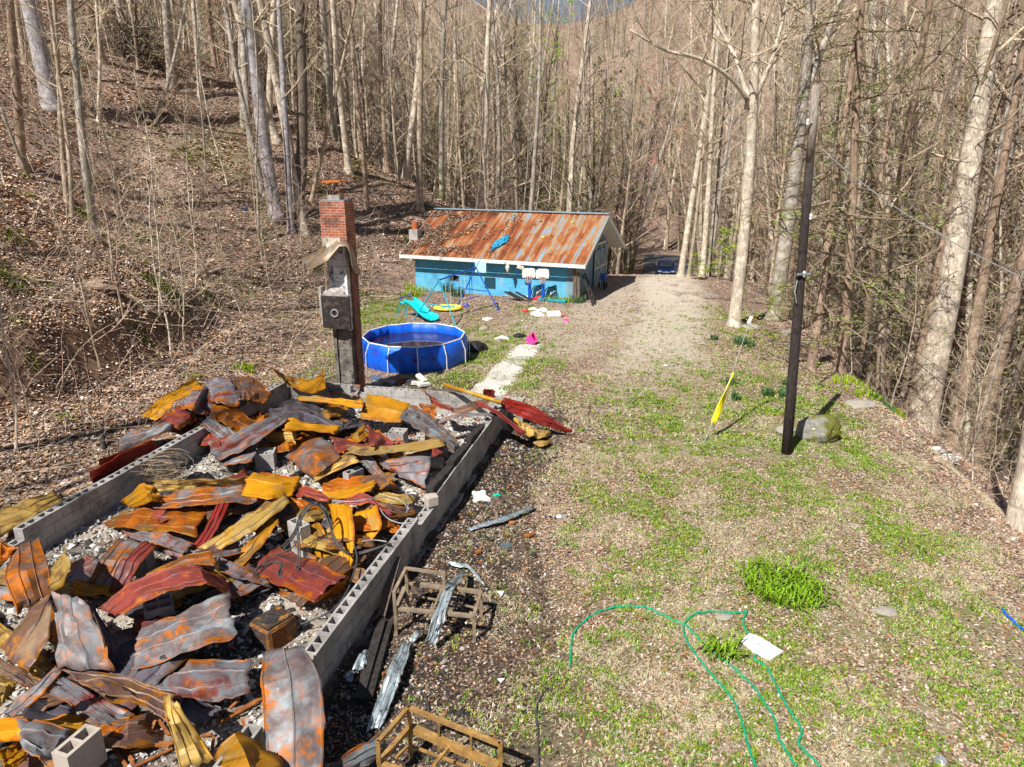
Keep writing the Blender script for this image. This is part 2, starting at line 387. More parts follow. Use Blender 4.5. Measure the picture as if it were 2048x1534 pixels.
M['liner'] = q.out(q.ramp(n1, [(.35, (.0, .075, .58)), (.65, (.0, .15, .84))]), .5, q.noise(v, 8, 3), .25, .02, 0, .5)
q = N('pool_water'); M['water'] = q.out(q.ramp(q.noise(q.co('Object'), 1.3, 5, .6), [(.35, (.004, .012, .05)), (.62, (.03, .012, .025)), (.75, (.07, .03, .03))]), .06, q.noise(q.co('Object'), 6, 2), .03, .01, 0, .6)
# ground: litter base, with cover masks (r grass, g gravel, b char/soil) computed where each stands
q = N('ground_cover'); at = q.n('Attribute'); at.attribute_name = 'cover'; cs = q.n('SeparateColor'); q.l(at.outputs['Color'], cs.inputs[0])
v = q.co('Object'); vv = q.co('Object', (1, 1, .4)); c1 = q.vor(vv, 15); c2 = q.vor(vv, 31); rr = q.n('SeparateColor'); q.l(c1, rr.inputs[0]); r2 = q.n('SeparateColor'); q.l(c2, r2.inputs[0])
lit = q.ramp(rr.outputs[0], [(0., (.08, .047, .033)), (.25, (.24, .15, .11)), (.5, (.38, .26, .20)), (.75, (.53, .40, .32)), (1., (.68, .55, .48))])
lit2 = q.ramp(r2.outputs[1], [(0., (.04, .025, .018)), (.5, (.20, .13, .09)), (1., (.46, .35, .28))]); lit = q.mix(.5, lit, lit2)
big = q.noise(v, .35, 5, .6); lit = q.mix(q.ramp(big, [(.45, 0.), (.7, .5)]), lit, (.10, .065, .045))
gr = q.noise(v, 22, 5, .75); grav = q.ramp(gr, [(.3, (.28, .23, .17)), (.5, (.55, .48, .39)), (.7, (.75, .69, .60))])
gn = q.noise(q.co('Object', (1, .8, 1)), .55, 7, .72); k = q.math('MULTIPLY', cs.outputs[1], q.ramp(gn, [(.34, .1), (.46, 1.)])); col = q.mix(k, lit, grav)
gs = q.noise(v, 40, 4, .7); grs = q.ramp(gs, [(.3, (.06, .075, .015)), (.5, (.17, .20, .04)), (.7, (.36, .35, .16))]); gm = q.noise(v, 2.0, 8, .8)
k = q.math('MULTIPLY', cs.outputs[0], q.ramp(gm, [(.34, 0.), (.58, .9)])); col = q.mix(k, col, grs)
chn = q.noise(v, 16, 5, .8); chc = q.ramp(chn, [(.35, (.018, .016, .015)), (.55, (.07, .055, .045)), (.72, (.20, .17, .15))]); col = q.mix(q.math('MULTIPLY', cs.outputs[2], q.ramp(q.noise(v, 1.5, 4, .6), [(.25, .35), (.5, 1.)])), col, chc)
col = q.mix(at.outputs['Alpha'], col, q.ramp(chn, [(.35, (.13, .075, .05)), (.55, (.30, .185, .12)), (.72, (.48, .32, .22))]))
M['ground'] = q.out(col, .95, q.math('ADD', rr.outputs[2], gr), .9, .03, 0, .1)
# ================================================================ the ground
rnd = random.Random(5)
def axis(segs):
    out = []
    for a, b, st in segs:
        n = max(1, round((b-a)/st)); out += [a+(b-a)*i/n for i in range(n)]
    return out+[segs[-1][1]]
XS = axis([(-420, -120, 20), (-120, -45, 5), (-45, -14, .8), (-14, 14, .25), (14, 45, .9), (45, 120, 5), (120, 420, 20)])
YS = axis([(-30, 2, 4), (2, 26, .25), (26, 48, .45), (48, 110, 2), (110, 460, 10)])
WORN = [(4.4, 13.5, 1.8, 3.0), (5.0, 9.0, 1.1, 1.6), (3.6, 20, 1.6, 3.5)]
def dist_poly(x, y, pts):
    best = 1e9
    for (a, b), (c, d) in zip(pts, pts[1:]):
        vx, vy = c-a, d-b; t = max(0, min(1, ((x-a)*vx+(y-b)*vy)/(vx*vx+vy*vy))); best = min(best, math.hypot(x-a-vx*t, y-b-vy*t))
    return best
def cover(x, y):
    f = foot(y); s, t = infound(x, y)
    xe = 9.4+(y-12)*.16
    # grass in the yard
    g = sst(-.5, .5, x-(-2.5)+.0*y)*(1-sst(-2.2, .2, x-xe)) if y < 34 else 0
    g *= .2+.8*sst(1.2, 4.2, t)
    if y > 19: g *= 1-.75*sst(19, 25, y)*sst(1.0, 3.0, x)
    pool = math.hypot(x+1.2, y-24); g = max(g, .95*(1-sst(1.6, 3.4, math.hypot((x+.9)*1.0, (y-24.5)*.55))))
    g = max(g, .8*(1-sst(1.0, 2.6, abs(x+6.8)))*sst(27, 31, y)*(1-sst(35, 37, y)))
    g = max(g, .55*(1-sst(.5, 2.5, abs(x+6.9)))*sst(17, 19, y)*(1-sst(24, 27, y)))
    # gravel drive
    d = abs(x-drive_x(y)); v = (1-sst(.9, 2.7, d))*sst(15, 27, y)*(1-sst(60, 66, y))*.95
    if 24 < y < 46: v = max(v, .55*(1-sst(1.5, 4, dist_poly(x, y, [(1, 27), (5, 33), (7.5, 40)]))))
    if y < 20: v = max(v, .30*sst(2.5, 5, t)*(1-sst(7.5, 9.5, x)))
    # char beside the wall and fire-blackened soil
    c = 0
    if -3 < s < 18 and t > -.2: c = (1-sst(.9, 2.0+3.4*sst(3, 11, s), t))*sst(-2.5, -.5, s)
    if s > 0 and -FW < t < 0 and s < 17: c = .55
    if t < -FW: c = .6*(1-sst(-2.8, .2, -t-FW-1))
    if -7 < x < -1 and 18 < y < 21.5: c = max(c, .75)
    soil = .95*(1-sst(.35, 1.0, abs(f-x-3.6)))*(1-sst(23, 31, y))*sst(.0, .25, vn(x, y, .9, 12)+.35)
    if x < -5 and y < 24: c = max(c, .5)
    if y > 13 and x < f-3.4: g = max(0, vn(x, y, .22, 30)*2.2-.25)*.9
    if s > 0 and -FW < t < 0 and s < 17: g = 0; v = .95; c = .7*sst(-.2, .25, vn(x, y, .8, 33))+.2; soil = 0
    return g, v, c, soil
def build_ground():
    nx, ny = len(XS), len(YS); V = []; Cc = []
    for y in YS:
        for x in XS:
            V.append((x, y, H(x, y))); Cc.append(cover(x, y) if (-45 < x < 45 and y < 75) else (0, 0, 0, 0))
    Fc = [(j*nx+i, j*nx+i+1, (j+1)*nx+i+1, (j+1)*nx+i) for j in range(ny-1) for i in range(nx-1)]
    me = bpy.data.meshes.new('ground'); me.from_pydata(V, [], Fc); me.materials.append(M['ground'])
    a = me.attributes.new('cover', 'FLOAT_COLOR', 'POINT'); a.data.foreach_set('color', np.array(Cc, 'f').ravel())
    me.polygons.foreach_set('use_smooth', [True]*len(Fc)); me.update()
    o = bpy.data.objects.new('ground', me); C.objects.link(o); tag(o, kind='structure')
build_ground()
def sheet_on_ground(name, rows, mat, lift=.02, sub=8, kind='structure'):
    """rows: list of (left, right) ground points"""
    mb = MB(); g = []
    for (a, b), (c, d) in zip(rows, rows[1:]):
        for i in range(sub):
            t = i/sub; g.append((a.lerp(c, t), b.lerp(d, t)))
    g.append(rows[-1]); m = 6; idx = []
    for k, (a, b) in enumerate(g):
        r = []
        for i in range(m+1):
            p = a.lerp(b, i/m); j = .09*(vn(p.x, p.y, 2.5, 3)) if i in (0, m) else 0
            p = p+Vector((j, j, 0)); r.append(len(mb.v)); mb.v.append(Vector((p.x, p.y, H(p.x, p.y)+lift+(0 if 0 < i < m else -.03))))
        idx.append(r)
    for r, s in zip(idx, idx[1:]):
        for i in range(m): mb.f.append((r[i], r[i+1], s[i+1], s[i])); mb.m.append(0)
    return tag(mb.build(name, mat, smooth=True), kind=kind)
sheet_on_ground('path', [(G(1035, 690), G(1088, 690)), (G(1000, 720), G(1055, 727)), (G(968, 755), G(1030, 765)), (G(930, 790), G(1000, 800))], M['concrete'], .03)
sheet_on_ground('road', [(Vector((11.0, 60, 0)), Vector((15.5, 60, 0))), (Vector((13.2, 72, 0)), Vector((18.4, 72, 0))), (Vector((15.6, 84, 0)), Vector((21.5, 84, 0))), (Vector((17.5, 95, 0)), Vector((23.2, 95, 0)))], M['asphalt'], .05)
sheet_on_ground('creek_road', [(Vector((27, 8, 0)), Vector((31, 8, 0))), (Vector((27, 30, 0)), Vector((31, 30, 0))), (Vector((29, 60, 0)), Vector((33, 60, 0)))], M['concrete'], .1)

# ================================================================ the garage
def garage():
    u = Vector((.927, -.375, 0)); v = Vector((.375, .927, 0)); R0 = Vector((3.5, 34.1, 0))   # u to the right along the eave, v into depth
    L = 10.2; D = 8.2; hd = 4.2; ze = 1.66; zr = 3.72; base = -.75
    g = empty('garage', R0-u*5+v*4+Vector((0, 0, base)), 'low blue block garage with a rusty metal roof beside the gravel drive', 'garage')
    def P(a, b, z): return R0-u*a+v*b+Vector((0, 0, z))    # a: metres left of the right eave end
    rs = (zr-ze)/hd; off = .62; rx = .75                 # front overhang, gable overhang
    # front wall with brick-bond UV, with its opening
    def wall(name, x0, x1, z0, z1, b, holes=()):
        mb = MB(); mb.uv = []
        xs = sorted({x0, x1, *[h[0] for h in holes], *[h[1] for h in holes]}); zs = sorted({z0, z1, *[h[2] for h in holes], *[h[3] for h in holes]})
        for i in range(len(xs)-1):
            for j in range(len(zs)-1):
                if any(h[0] <= xs[i] < h[1] and h[2] <= zs[j] < h[3] for h in holes): continue
                n = len(mb.v)
                P8 = [P(xs[i], b, zs[j]), P(xs[i+1], b, zs[j]), P(xs[i+1], b+.19, zs[j]), P(xs[i], b+.19, zs[j])]
                P8 += [p+Vector((0, 0, zs[j+1]-zs[j])) for p in P8]
                mb.hexa(P8); mb.uv += [(xs[i], zs[j]), (xs[i+1], zs[j]), (xs[i+1]+.2, zs[j]), (xs[i]+.2, zs[j])]+[(xs[i], zs[j+1]), (xs[i+1], zs[j+1]), (xs[i+1]+.2, zs[j+1]), (xs[i]+.2, zs[j+1])]
        return mb.build(name, M['blueblock'], g)
    wall('front_wall', rx+.35, L-.55, base, ze+.12, off, [(7.05, 7.55, .32, .62)])
    mb = MB(); mb.obox(P(7.55, off+.16, .30), u*.5, v*.02, Vector((0, 0, .34))); mb.build('vent_opening', M['black'], g)
    mb = MB(); mb.obox(P(7.5, off+.03, .33), u*.1, v*.03, Vector((.0, 0, .26))); mb.build('vent_slat', M['plank'], g); mb = MB(); mb.obox(P(7.2, off+.03, .36), u*.12, v*.03, Vector((.0, 0, .1))); mb.build('vent_slat', M['plank'], g)
    mb = MB(); mb.obox(P(L-.55, off+.2, base), u*.19, v*(D-.9), Vector((0, 0, ze+.1-base))); mb.obox(P(L-.55, D-.6, base), u*(L-1.6), v*.19, Vector((0, 0, ze+.1-base))); mb.build('rear_wall', M['block'], g)
    # grey corner post and planked gable wall
    mb = MB(); mb.obox(P(rx+.35, off-.02, base), u*.34, v*.1, Vector((0, 0, ze+.1-base))); mb.build('corner_board', M['blueplank'], g)
    mb = MB(); b0, b1 = off+.55, D-.55; bx = rx+.16
    n = 34
    for i in range(n):
        a = b0+(b1-b0)*i/n; c = b0+(b1-b0)*(i+1)/n-.012
        def zt(b): return ze+rs*min(b, D-b)-.03
        q = [P(bx+.05, a, base), P(bx, a, base), P(bx, c, base), P(bx+.05, c, base)]
        tt = [zt(a), zt(a), zt(c), zt(c)]
        mb.hexa([q[0], q[1], q[2], q[3]]+[Vector((p.x, p.y, t)) for p, t in zip(q, tt)])
    mb.build('gable_wall', M['blueplank'], g)
    # barn door: white frame and crossed braces
    dd = MB(); d0, d1, z0, z1 = 4.7, 7.2, -.35, 2.05; x = bx-.05
    dd.obox(P(x, d0, z0), u*.03, v*(d1-d0), Vector((0, 0, z1-z0-.35))); door = dd.build('barn_door', M['blueplank'], g)
    br = MB(); xx = x-.05
    def pt(b, z): return P(xx, b, z)
    oct_ = [(d0, z0), (d1, z0), (d1, z1-.5), (d1-.5, z1), (d0+.5, z1), (d0, z1-.5)]
    for a, c in zip(oct_, oct_[1:]+oct_[:1]): br.bar(pt(*a), pt(*c), .12, .04, up=(1, 0, 0))
    for a, c in (((d0, z0), (d1, z1-.5)), ((d1, z0), (d0, z1-.5)), ((d0, (z0+z1)/2-.1), (d1, (z0+z1)/2-.1)), (((d0+d1)/2, z0), ((d0+d1)/2, z1))): br.bar(pt(*a), pt(*c), .10, .035, up=(1, 0, 0))
    o = br.build('brace', M['offwhite'], door)
    # roof: two slopes of ribbed sheets with real ribs
    def slope(sign):
        mb = MB(); mb.uv = []; cols = []
        a = 0.0
        while a < L-1e-6:
            for da, dz in ((0, 0), (.03, .032), (.06, 0), (.22, 0), (.24, .01), (.26, 0), (.40, 0), (.42, .01), (.44, 0)):
                if a+da < L: cols.append((a+da, dz))
            a += .61
        cols.append((L, 0)); rows = [-.0, .5, 1.05, 1.6, 2.1, 2.7, 3.3, 3.9, hd]
        for b in rows:
            for a, dz in cols:
                z = ze+rs*b+dz+.012*vn(a, b, 1.3)
                bb = b if sign > 0 else D-b
                mb.v.append(P(a, bb, z+.02)); mb.uv.append((a+(0 if sign > 0 else 3), b))
        n = len(cols)
        for j in range(len(rows)-1):
            for i in range(n-1):
                k = j*n+i; mb.f.append((k+1, k, k+n, k+n+1) if sign > 0 else (k, k+1, k+n+1, k+n)); mb.m.append(0)
        o = mb.build('roof', M['roof'], g); s = o.modifiers.new('s', 'SOLIDIFY'); s.thickness = .01; s.offset = -1
        return o
    slope(1); slope(-1)
    mb = MB(); mb.obox(P(L, -.045, ze-.17), u*L, v*.04, Vector((0, 0, .175))); mb.build('fascia', M['white'], g)
    for sgn in (1, -1):
        b_e = -.02 if sgn > 0 else D+.02
        for xx in (-.02, L-.03):
            mb = MB(); a = P(xx, b_e, ze); c = P(xx, hd if sgn > 0 else D-hd+.2, zr)
            q = [a+Vector((0, 0, -.2)), a+Vector((0, 0, -.2))-u*.05, c+Vector((0, 0, -.2))-u*.05, c+Vector((0, 0, -.2))]
            mb.hexa(q+[p+Vector((0, 0, .205)) for p in q]); mb.build('barge_board', M['white'], g)
    mb = MB()   # gable soffit, boarded
    for sgn in (1, -1):
        for i in range(7):
            f0 = i/7; f1 = (i+1)/7-.012
            xa, xb = .04+(rx+.1)*f0, .04+(rx+.1)*f1
            e = .02 if sgn > 0 else D-.02; m_ = hd if sgn > 0 else D-hd+.2
            q = [P(xa, e, ze-.12), P(xb, e, ze-.12), P(xb, m_, zr-.12), P(xa, m_, zr-.12)]
            mb.hexa(q+[p+Vector((0, 0, .03)) for p in q])
    mb.build('soffit', M['offwhite'], g)
    mb = MB(); mb.bar(P(-.04, hd, zr+.05), P(L+.02, hd, zr+.05), .34, .035); mb.build('ridge_cap', plain('ridge_blue', (.30, .47, .58), .45, .3), g)
    # chimney at the left edge
    mb = MB(); c = P(L+.05, 1.15, 1.2)
    mb.obox(c, u*.52, v*.5, Vector((0, 0, 1.65))); ch = mb.build('chimney', M['block'], g)
    mb = MB(); mb.uv = None; mb.disc(c+u*.26+v*.25+Vector((0, 0, 1.63)), .17, .42, 14); mb.build('flue_pipe', plain('clay', (.45, .12, .04), .7), ch)
    # leaves caught on the left of the roof
    n = 5200; k = np.random.default_rng(4); V = np.zeros((n, 4, 3)); Cn = np.zeros((n, 4))
    i = 0
    while i < n:
        a = L*(1-abs(k.normal())*.22); b = k.uniform(.05, 4.1)
        if k.random() < .10: a = k.uniform(0, L)
        if a < .1 or a > L-.05: continue
        if vn(a, b, 1.1, 3) < -.12+.5*(1-a/L): continue
        p = P(a, b, ze+rs*b+.045+.02*k.random()); V[i] = leafquad(k, p, .055, .4); Cn[i] = leafcolor(k); i += 1
    o = npmesh('fallen_leaves', V, 4, M['leaf'], Cn); tag(o, 'drift of dry leaves lying on the left half of the rusty roof', 'leaves', kind='stuff')
    return P
PAL = np.array([(.54, .43, .36), (.46, .34, .27), (.40, .27, .20), (.60, .51, .45), (.30, .18, .12), (.20, .115, .075), (.40, .18, .07), (.44, .31, .22), (.12, .07, .05), (.50, .36, .22), (.34, .25, .19)])
def leafcolor(k, shift=1.0):
    c = PAL[k.integers(len(PAL))]*k.uniform(.75, 1.12)*shift; return (c[0], c[1], c[2], 1)
def leafquad(k, p, r, tilt=.5):
    a = k.uniform(0, 6.283); c, s = math.cos(a), math.sin(a); L_ = r*k.uniform(.7, 1.35); W_ = L_*k.uniform(.4, .8)
    t1, t2 = k.normal(0, tilt, 2); d = np.array((c, s, 0)); e = np.array((-s, c, 0)); P0 = np.array(p)
    z = np.array((0, 0, 1.)); cu = k.uniform(-.3, .6)
    return [P0-d*L_-z*t1*L_*.6, P0-e*W_+z*(cu*W_-t2*W_*.6), P0+d*L_+z*t1*L_*.6, P0+e*W_+z*(cu*W_+t2*W_*.6)]
GP = garage()

# ================================================================ the burnt foundation
def hollow(mb, o, x, y, z, m=0, wall=.032):
    """hollow block: o corner, x length vector, y width vector, z up vector; two cells open at the top"""
    o, x, y, z = map(Vector, (o, x, y, z)); L = x.length; W = y.length
    a = wall/L; b = wall/W*1.05; cx = [(a, .5-a*.45), (.5+a*.45, 1-a)]
    def p(i, j, k): return o+x*i+y*j+z*k
    mb.quad(p(0, 0, 0), p(1, 0, 0), p(1, 0, 1), p(0, 0, 1), m); mb.quad(p(1, 1, 0), p(0, 1, 0), p(0, 1, 1), p(1, 1, 1), m)
    mb.quad(p(0, 1, 0), p(0, 0, 0), p(0, 0, 1), p(0, 1, 1), m); mb.quad(p(1, 0, 0), p(1, 1, 0), p(1, 1, 1), p(1, 0, 1), m)
    mb.quad(p(0, 1, 0), p(1, 1, 0), p(1, 0, 0), p(0, 0, 0), m)
    mb.quad(p(0, 0, 1), p(1, 0, 1), p(1, b, 1), p(0, b, 1), m); mb.quad(p(0, 1-b, 1), p(1, 1-b, 1), p(1, 1, 1), p(0, 1, 1), m)
    for i0, i1 in ((0, cx[0][0]), (cx[0][1], cx[1][0]), (cx[1][1], 1)): mb.quad(p(i0, b, 1), p(i1, b, 1), p(i1, 1-b, 1), p(i0, 1-b, 1), m)
    for i0, i1 in cx:
        mb.quad(p(i0, b, 1), p(i1, b, 1), p(i1, b, .1), p(i0, b, .1), m); mb.quad(p(i1, 1-b, 1), p(i0, 1-b, 1), p(i0, 1-b, .1), p(i1, 1-b, .1), m)
        mb.quad(p(i0, 1-b, 1), p(i0, b, 1), p(i0, b, .1), p(i0, 1-b, .1), m); mb.quad(p(i1, b, 1), p(i1, 1-b, 1), p(i1, 1-b, .1), p(i1, b, .1), m)
        mb.quad(p(i0, b, .1), p(i1, b, .1), p(i1, 1-b, .1), p(i0, 1-b, .1), m)
def wall_run(name, start, d, n, inward, ztop, courses, parent, missing=lambda i, c: False, extra=lambda i: 0):
    mb = MB(); rr = random.Random(len(name)); Z = Vector((0, 0, 1))
    for i in range(n):
        k = courses+extra(i)
        for c in range(k):
            z = ztop-.2*courses+.2*c
            if missing(i, c): continue
            sh = .2 if c % 2 else 0
            o = start+d*(.4*i+sh)+inward*rr.uniform(-.004, .004)+Z*z
            if c == k-1 or missing(i, c+1) or missing(i-1, c+1): hollow(mb, o, d*.392, inward*.19, Z*.192, wall=.034)
            else: mb.obox(o, d*.392, inward*.19, Z*.192)
    mb.obox(start+inward*.012+Z*(ztop-.2*courses-.05)+d*.02, d*(.4*n-.1), inward*.166, Z*(.2*(courses-1)-.02), 1)
    return mb.build(name, [M['block'], M['mortar']], parent)
fnd = empty('foundation', FC-E1*6-E2*3.2, 'long burnt cinder block foundation wall around the house ashes', 'foundation wall')
def miss_r(i, c):
    if c == 3 and i in (14, 15): return True
    if c >= 3 and i in (25, 26, 27): return True
    if c >= 2 and i in (26,): return True
    return False
wall_run('long_wall', FC-E2*.19-E1*.1, -E1, 36, E2, .7, 4, fnd, miss_r, lambda i: 0)
wall_run('left_wall', FC-E2*(FW)-E1*.0, -E1, 22, E2, .7, 4, fnd, lambda i, c: (c == 3 and i == 21))
wall_run('far_wall', FC-E2*(FW-.3), E2, 16, -E1, .7, 4, fnd, lambda i, c: c == 3 and i in (4,))
mb = MB()
for i in range(9): mb.obox(FC-E1*(2.2+.4*i)-E2*.20+Vector((0, 0, .705)), -E1*.37, E2*.15, Vector((0, 0, .05+.03*(i % 3))))
thing('sill_beam', mb, M['charwood'], 'charred black timber sill lying along the far end of the long block wall', 'charred beam')
# footing skirt at the wall's outside base
mb = MB(); mb.obox(FC-E1*2.2+E2*.0+Vector((0, 0, -.1)), -E1*7, E2*.10, Vector((0, 0, .16))); mb.build('footing', M['mortar'], fnd)

def cinder(px, py, z0, n=1, ang=0., label='', tilt=0., pair=True, mat='block', tan_top=False, standing=False):
    """stack of loose hollow blocks"""
    p = PZ(px, py, z0); t = empty('block_pier' if n > 1 else 'cinder_block', p, label, 'block pier' if n > 1 else 'cinder block')
    ax = Vector((math.cos(ang), math.sin(ang), 0)); ay = Vector((-ax.y, ax.x, 0)); Z = Vector((0, 0, 1))
    for c in range(n):
        mb = MB(); x_, y_ = (ax, ay) if (c % 2 == 0 or not pair) else (ax, ay)
        z = Z*(.2*c)
        if pair:
            for h in (0, .2): hollow(mb, p-x_*.2-y_*.2+y_*h+z, x_*.39, y_*.19, Z*.195)
        elif standing: hollow(mb, p-x_*.2+z, ay*.39, Z*.39, x_*.19)
        else: hollow(mb, p-x_*.2-y_*.1+z, x_*.39, y_*.19, Z*.195)
        mb.build('block', M[mat], t)
    return t
GRP = 'block piers standing in the ashes'
cinder(535, 935, .12, 2, .15, 'pale two course block pier among maroon sheets in the ashes, cells open')
cinder(797, 893, .15, 2, -.15, 'block pier topped with broken red brick near the diagonal steel sheet')
cinder(709, 975, .12, 2, .9, 'narrow broken block pier right of the arched purple sheet', pair=False)
cinder(604, 1106, .08, 3, -.7, 'tall sooty block pier wrapped by cables under the yellow sheets', pair=False)
cinder(282, 1150, .1, 2, .2, 'shaded block pier beneath the arched maroon sheet on the left', mat='block')
cinder(325, 1250, .1, 2, .5, 'dark block pier under the long pink curved sheet')
cinder(345, 1310, .05, 1, .6, 'fallen block half hidden between two steel sheets', pair=False)
cinder(460, 985, .1, 1, .2, 'low block half buried in ash beside the pale pier', pair=False)
t = empty('cinder_block', PZ(150, 1530, .55), 'upright pale hollow block with big open cells at the bottom edge', 'cinder block')
mb = MB(); p = PZ(102, 1505, .72); q_ = PZ(165, 1452, .72)-p; q_.z = 0; q_ = q_.normalized(); n_ = Vector((q_.y, -q_.x, 0)); hollow(mb, p-Vector((0, 0, .42)), q_*.42, n_*.22, Vector((0, 0, .42)), wall=.042); mb.build('block', M['block_tan'], t)
mb = MB(); p = PZ(797, 893, .56); rr = random.Random(3)
for i in range(7): mb.box(p+Vector((rr.uniform(-.12, .12), rr.uniform(-.1, .1), .03+.05*(i//3))), (.19, .09, .06), Matrix.Rotation(rr.uniform(0, 3), 3, 'Z'))
thing('broken_brick', mb, plain('brickred', (.38, .12, .07), .85, dirt=(.4, .36, .33)), 'heap of broken red brick on top of a block pier', 'bricks')
mb = MB(); p = PZ(863, 1000, .62)
mb.box(p+Vector((0, 0, .0)), (.22, .2, .2), Matrix.Rotation(.5, 3, 'Z')); 
thing('broken_block', mb, M['block_tan'], 'tan broken block chunk in the notch of the long wall', 'broken block', bevel=.02)

# ================================================================ the brick chimney
def chimney():
    A = PZ(670, 770, .2); A.z = -.1; top = 5.45; t = empty('brick_chimney', A+E2*.35, 'tall lone brick chimney with a scorched open front beyond the foundation', 'chimney')
    W, D = .72, .42
    def P(a, b, z): return A+E2*a+E1*b+Vector((0, 0, z+.1))
    def bb(name, a0, a1, b0, b1, z0, z1, m, par=t, bevel=0):
        mb = MB(); mb.uv = []
        n = len(mb.v)
        for q in ([P(a0, b0, 0), P(a1, b0, 0), P(a1, b1, 0), P(a0, b1, 0)],):
            us = [0, a1-a0, a1-a0+b1-b0, 2*(a1-a0)+b1-b0, 2*(a1-a0+b1-b0)]
            for i in range(4):
                p0, p1 = q[i], q[(i+1) % 4]; k = len(mb.v)
                mb.v += [p0+Vector((0, 0, z0)), p1+Vector((0, 0, z0)), p1+Vector((0, 0, z1)), p0+Vector((0, 0, z1))]; mb.uv += [(us[i], z0), (us[i+1], z0), (us[i+1], z1), (us[i], z1)]
                mb.f.append((k, k+1, k+2, k+3)); mb.m.append(0)
            for z, fl in ((z0, True), (z1, False)):
                k = len(mb.v); mb.v += [p+Vector((0, 0, z)) for p in q]; mb.uv += [(0, 0)]*4; mb.f.append((k+3, k+2, k+1, k) if fl else (k, k+1, k+2, k+3)); mb.m.append(0)
        return mb.build(name, m, par, bevel=bevel)
    bb('shaft', 0, W, .13, D+.1, 0, 4.25, M['brick_dark']); bb('upper_shaft', -.03, W+.0, -.03, D+.12, 4.25, top, M['brick'])
    cr = bb('mortar_crown', -.0, W-.03, .0, D+.09, top, top+.05, M['mortar'])
    bb('soot_band', -.02, W-.2, -.037, .02, 4.25, 4.5, plain('sooty_mortar', (.48, .41, .34), .9, var=.5, sc_=5, dirt=(.1, .08, .08)))
    chm = plain('scorched_block', (.68, .68, .70), .85, var=.35, sc_=1.5, dirt=(.035, .033, .036)); ch2 = plain('scorched_block_low', (.20, .175, .155), .85, var=.7, sc_=2.0, dirt=(.02, .018, .02))
    for k in range(21):
        z = .1+.2*k; m = ch2 if k < 10 else chm; j = .012*((k*7) % 3)
        bb('flue_block', .21+j, .57+j, -.02, .14, z, z+.192, m)
    for k in range(7): bb('chase_wall', .11, .205, -.07, .14, .1+.6*k, .69+.6*k, chm if k > 2 else ch2); bb('chase_wall', .585, .66, -.07, .14, .1+.6*k, .69+.6*k, chm if k > 2 else ch2)
    pn = bb('stove_panel', -.04, .80, -.34, -.26, 2.0, 2.93, plain('sooted_steel', (.05, .042, .042), .45, .4, var=.5, sc_=2.4, dirt=(.17, .13, .11)))
    mb = MB(); c = P(.36, -.35, 2.45); q = []
    for i in range(25): a = i/24*6.2832; q.append(c+E2*math.cos(a)*.10+Vector((0, 0, math.sin(a)*.10))-E1*.01)
    mb.tube(q, .028, 6); mb.build('thimble_ring', M['mortar'], pn)
    mb = MB(); mb.disc(c-E1*.004, .088, .012, 20, Matrix((E2, Vector((0, 0, 1)), E1)).transposed()); mb.build('pipe_hole', M['black'], pn)
    mb = MB(); rr = random.Random(9)
    K_, J_ = 16, 7
    for j in range(J_):
        for i in range(K_):
            a, b = i/(K_-1), j/(J_-1); hh = .26*math.sin(min(1, a*1.15+.02)*math.pi)**.6*(.5+.5*b)+.07*vn(a*3, b*3, 1.7, 4)
            mb.v.append(P(.0+.72*a+.02*vn(b*5, a*9, 1), -.33+.42*b, 2.93+max(0, hh)))
    for j in range(J_-1):
        for i in range(K_-1): q_ = j*K_+i; mb.f.append((q_, q_+1, q_+K_+1, q_+K_)); mb.m.append(0)
    mb.poly([P(0, -.33, 2.9), P(.72, -.33, 2.9)]+[mb.v[i] for i in reversed(range(K_))])
    mb.obox(P(-.12, -.28, 2.3), E2*.09, E1*.25, Vector((-.02, 0, .85))); mb.obox(P(-.09, -.30, 2.1), E2*.06, E1*.22, Vector((0, 0, .5)))
    mb.build('plaster_ledge', plain('burnt_plaster', (.36, .33, .31), .95, var=.4, sc_=7), t)
    mb = MB(); mb.obox(P(.2, .1, top+.05), E2*.33, E1*.28, Vector((0, 0, .12))); mb.build('flue_liner', M['block'], t)
    cap = MB(); cap.obox(P(.10, -.02, top+.50), E2*.26, E1*.50, Vector((0, 0, .05))); cap.obox(P(.36, -.02, top+.55), E2*.26, E1*.50, Vector((0, 0, -.035))); cp = cap.build('chimney_cap', plain('rust_cap', (.50, .14, .02), .7), t)
    lg = MB()
    for a, b in ((.24, .12), (.50, .12), (.24, .36), (.50, .36)): lg.tube([P(a, b, top+.1), P(a+.02, b, top+.35), P(a, b, top+.52)], .012, 5)
    lg.build('wire_leg', M['rustbar'], cp)
    fl = plain('flashing', (.27, .22, .17), .45, .4, var=.5, sc_=3, dirt=(.45, .22, .05)); Y = A.y-.25
    st = [((603, 518), (620, 540)), ((640, 498), (655, 521)), ((672, 478), (678, 492)), ((692, 473), (693, 492)), ((706, 496), (700, 505)), ((714, 525), (704, 530)), ((722, 543), (711, 548))]
    mb = MB(); 
    for i, (a, b) in enumerate(st): mb.v += [PY(*a, Y+.35), PY(*b, Y-.35)]
    for i in range(len(st)-1): mb.f.append((2*i, 2*i+1, 2*i+3, 2*i+2)); mb.m.append(0)
    o = mb.build('roof_flashing', fl, t, smooth=True); s = o.modifiers.new('s', 'SOLIDIFY'); s.thickness = .015
    mb = MB(); mb.poly([PY(617, 524, Y+.1), PY(652, 500, Y+.1), PY(646, 530, Y+.1), PY(629, 543, Y+.1)]); o = mb.build('torn_flashing', fl, t); s = o.modifiers.new('s', 'SOLIDIFY'); s.thickness = .02
chimney()

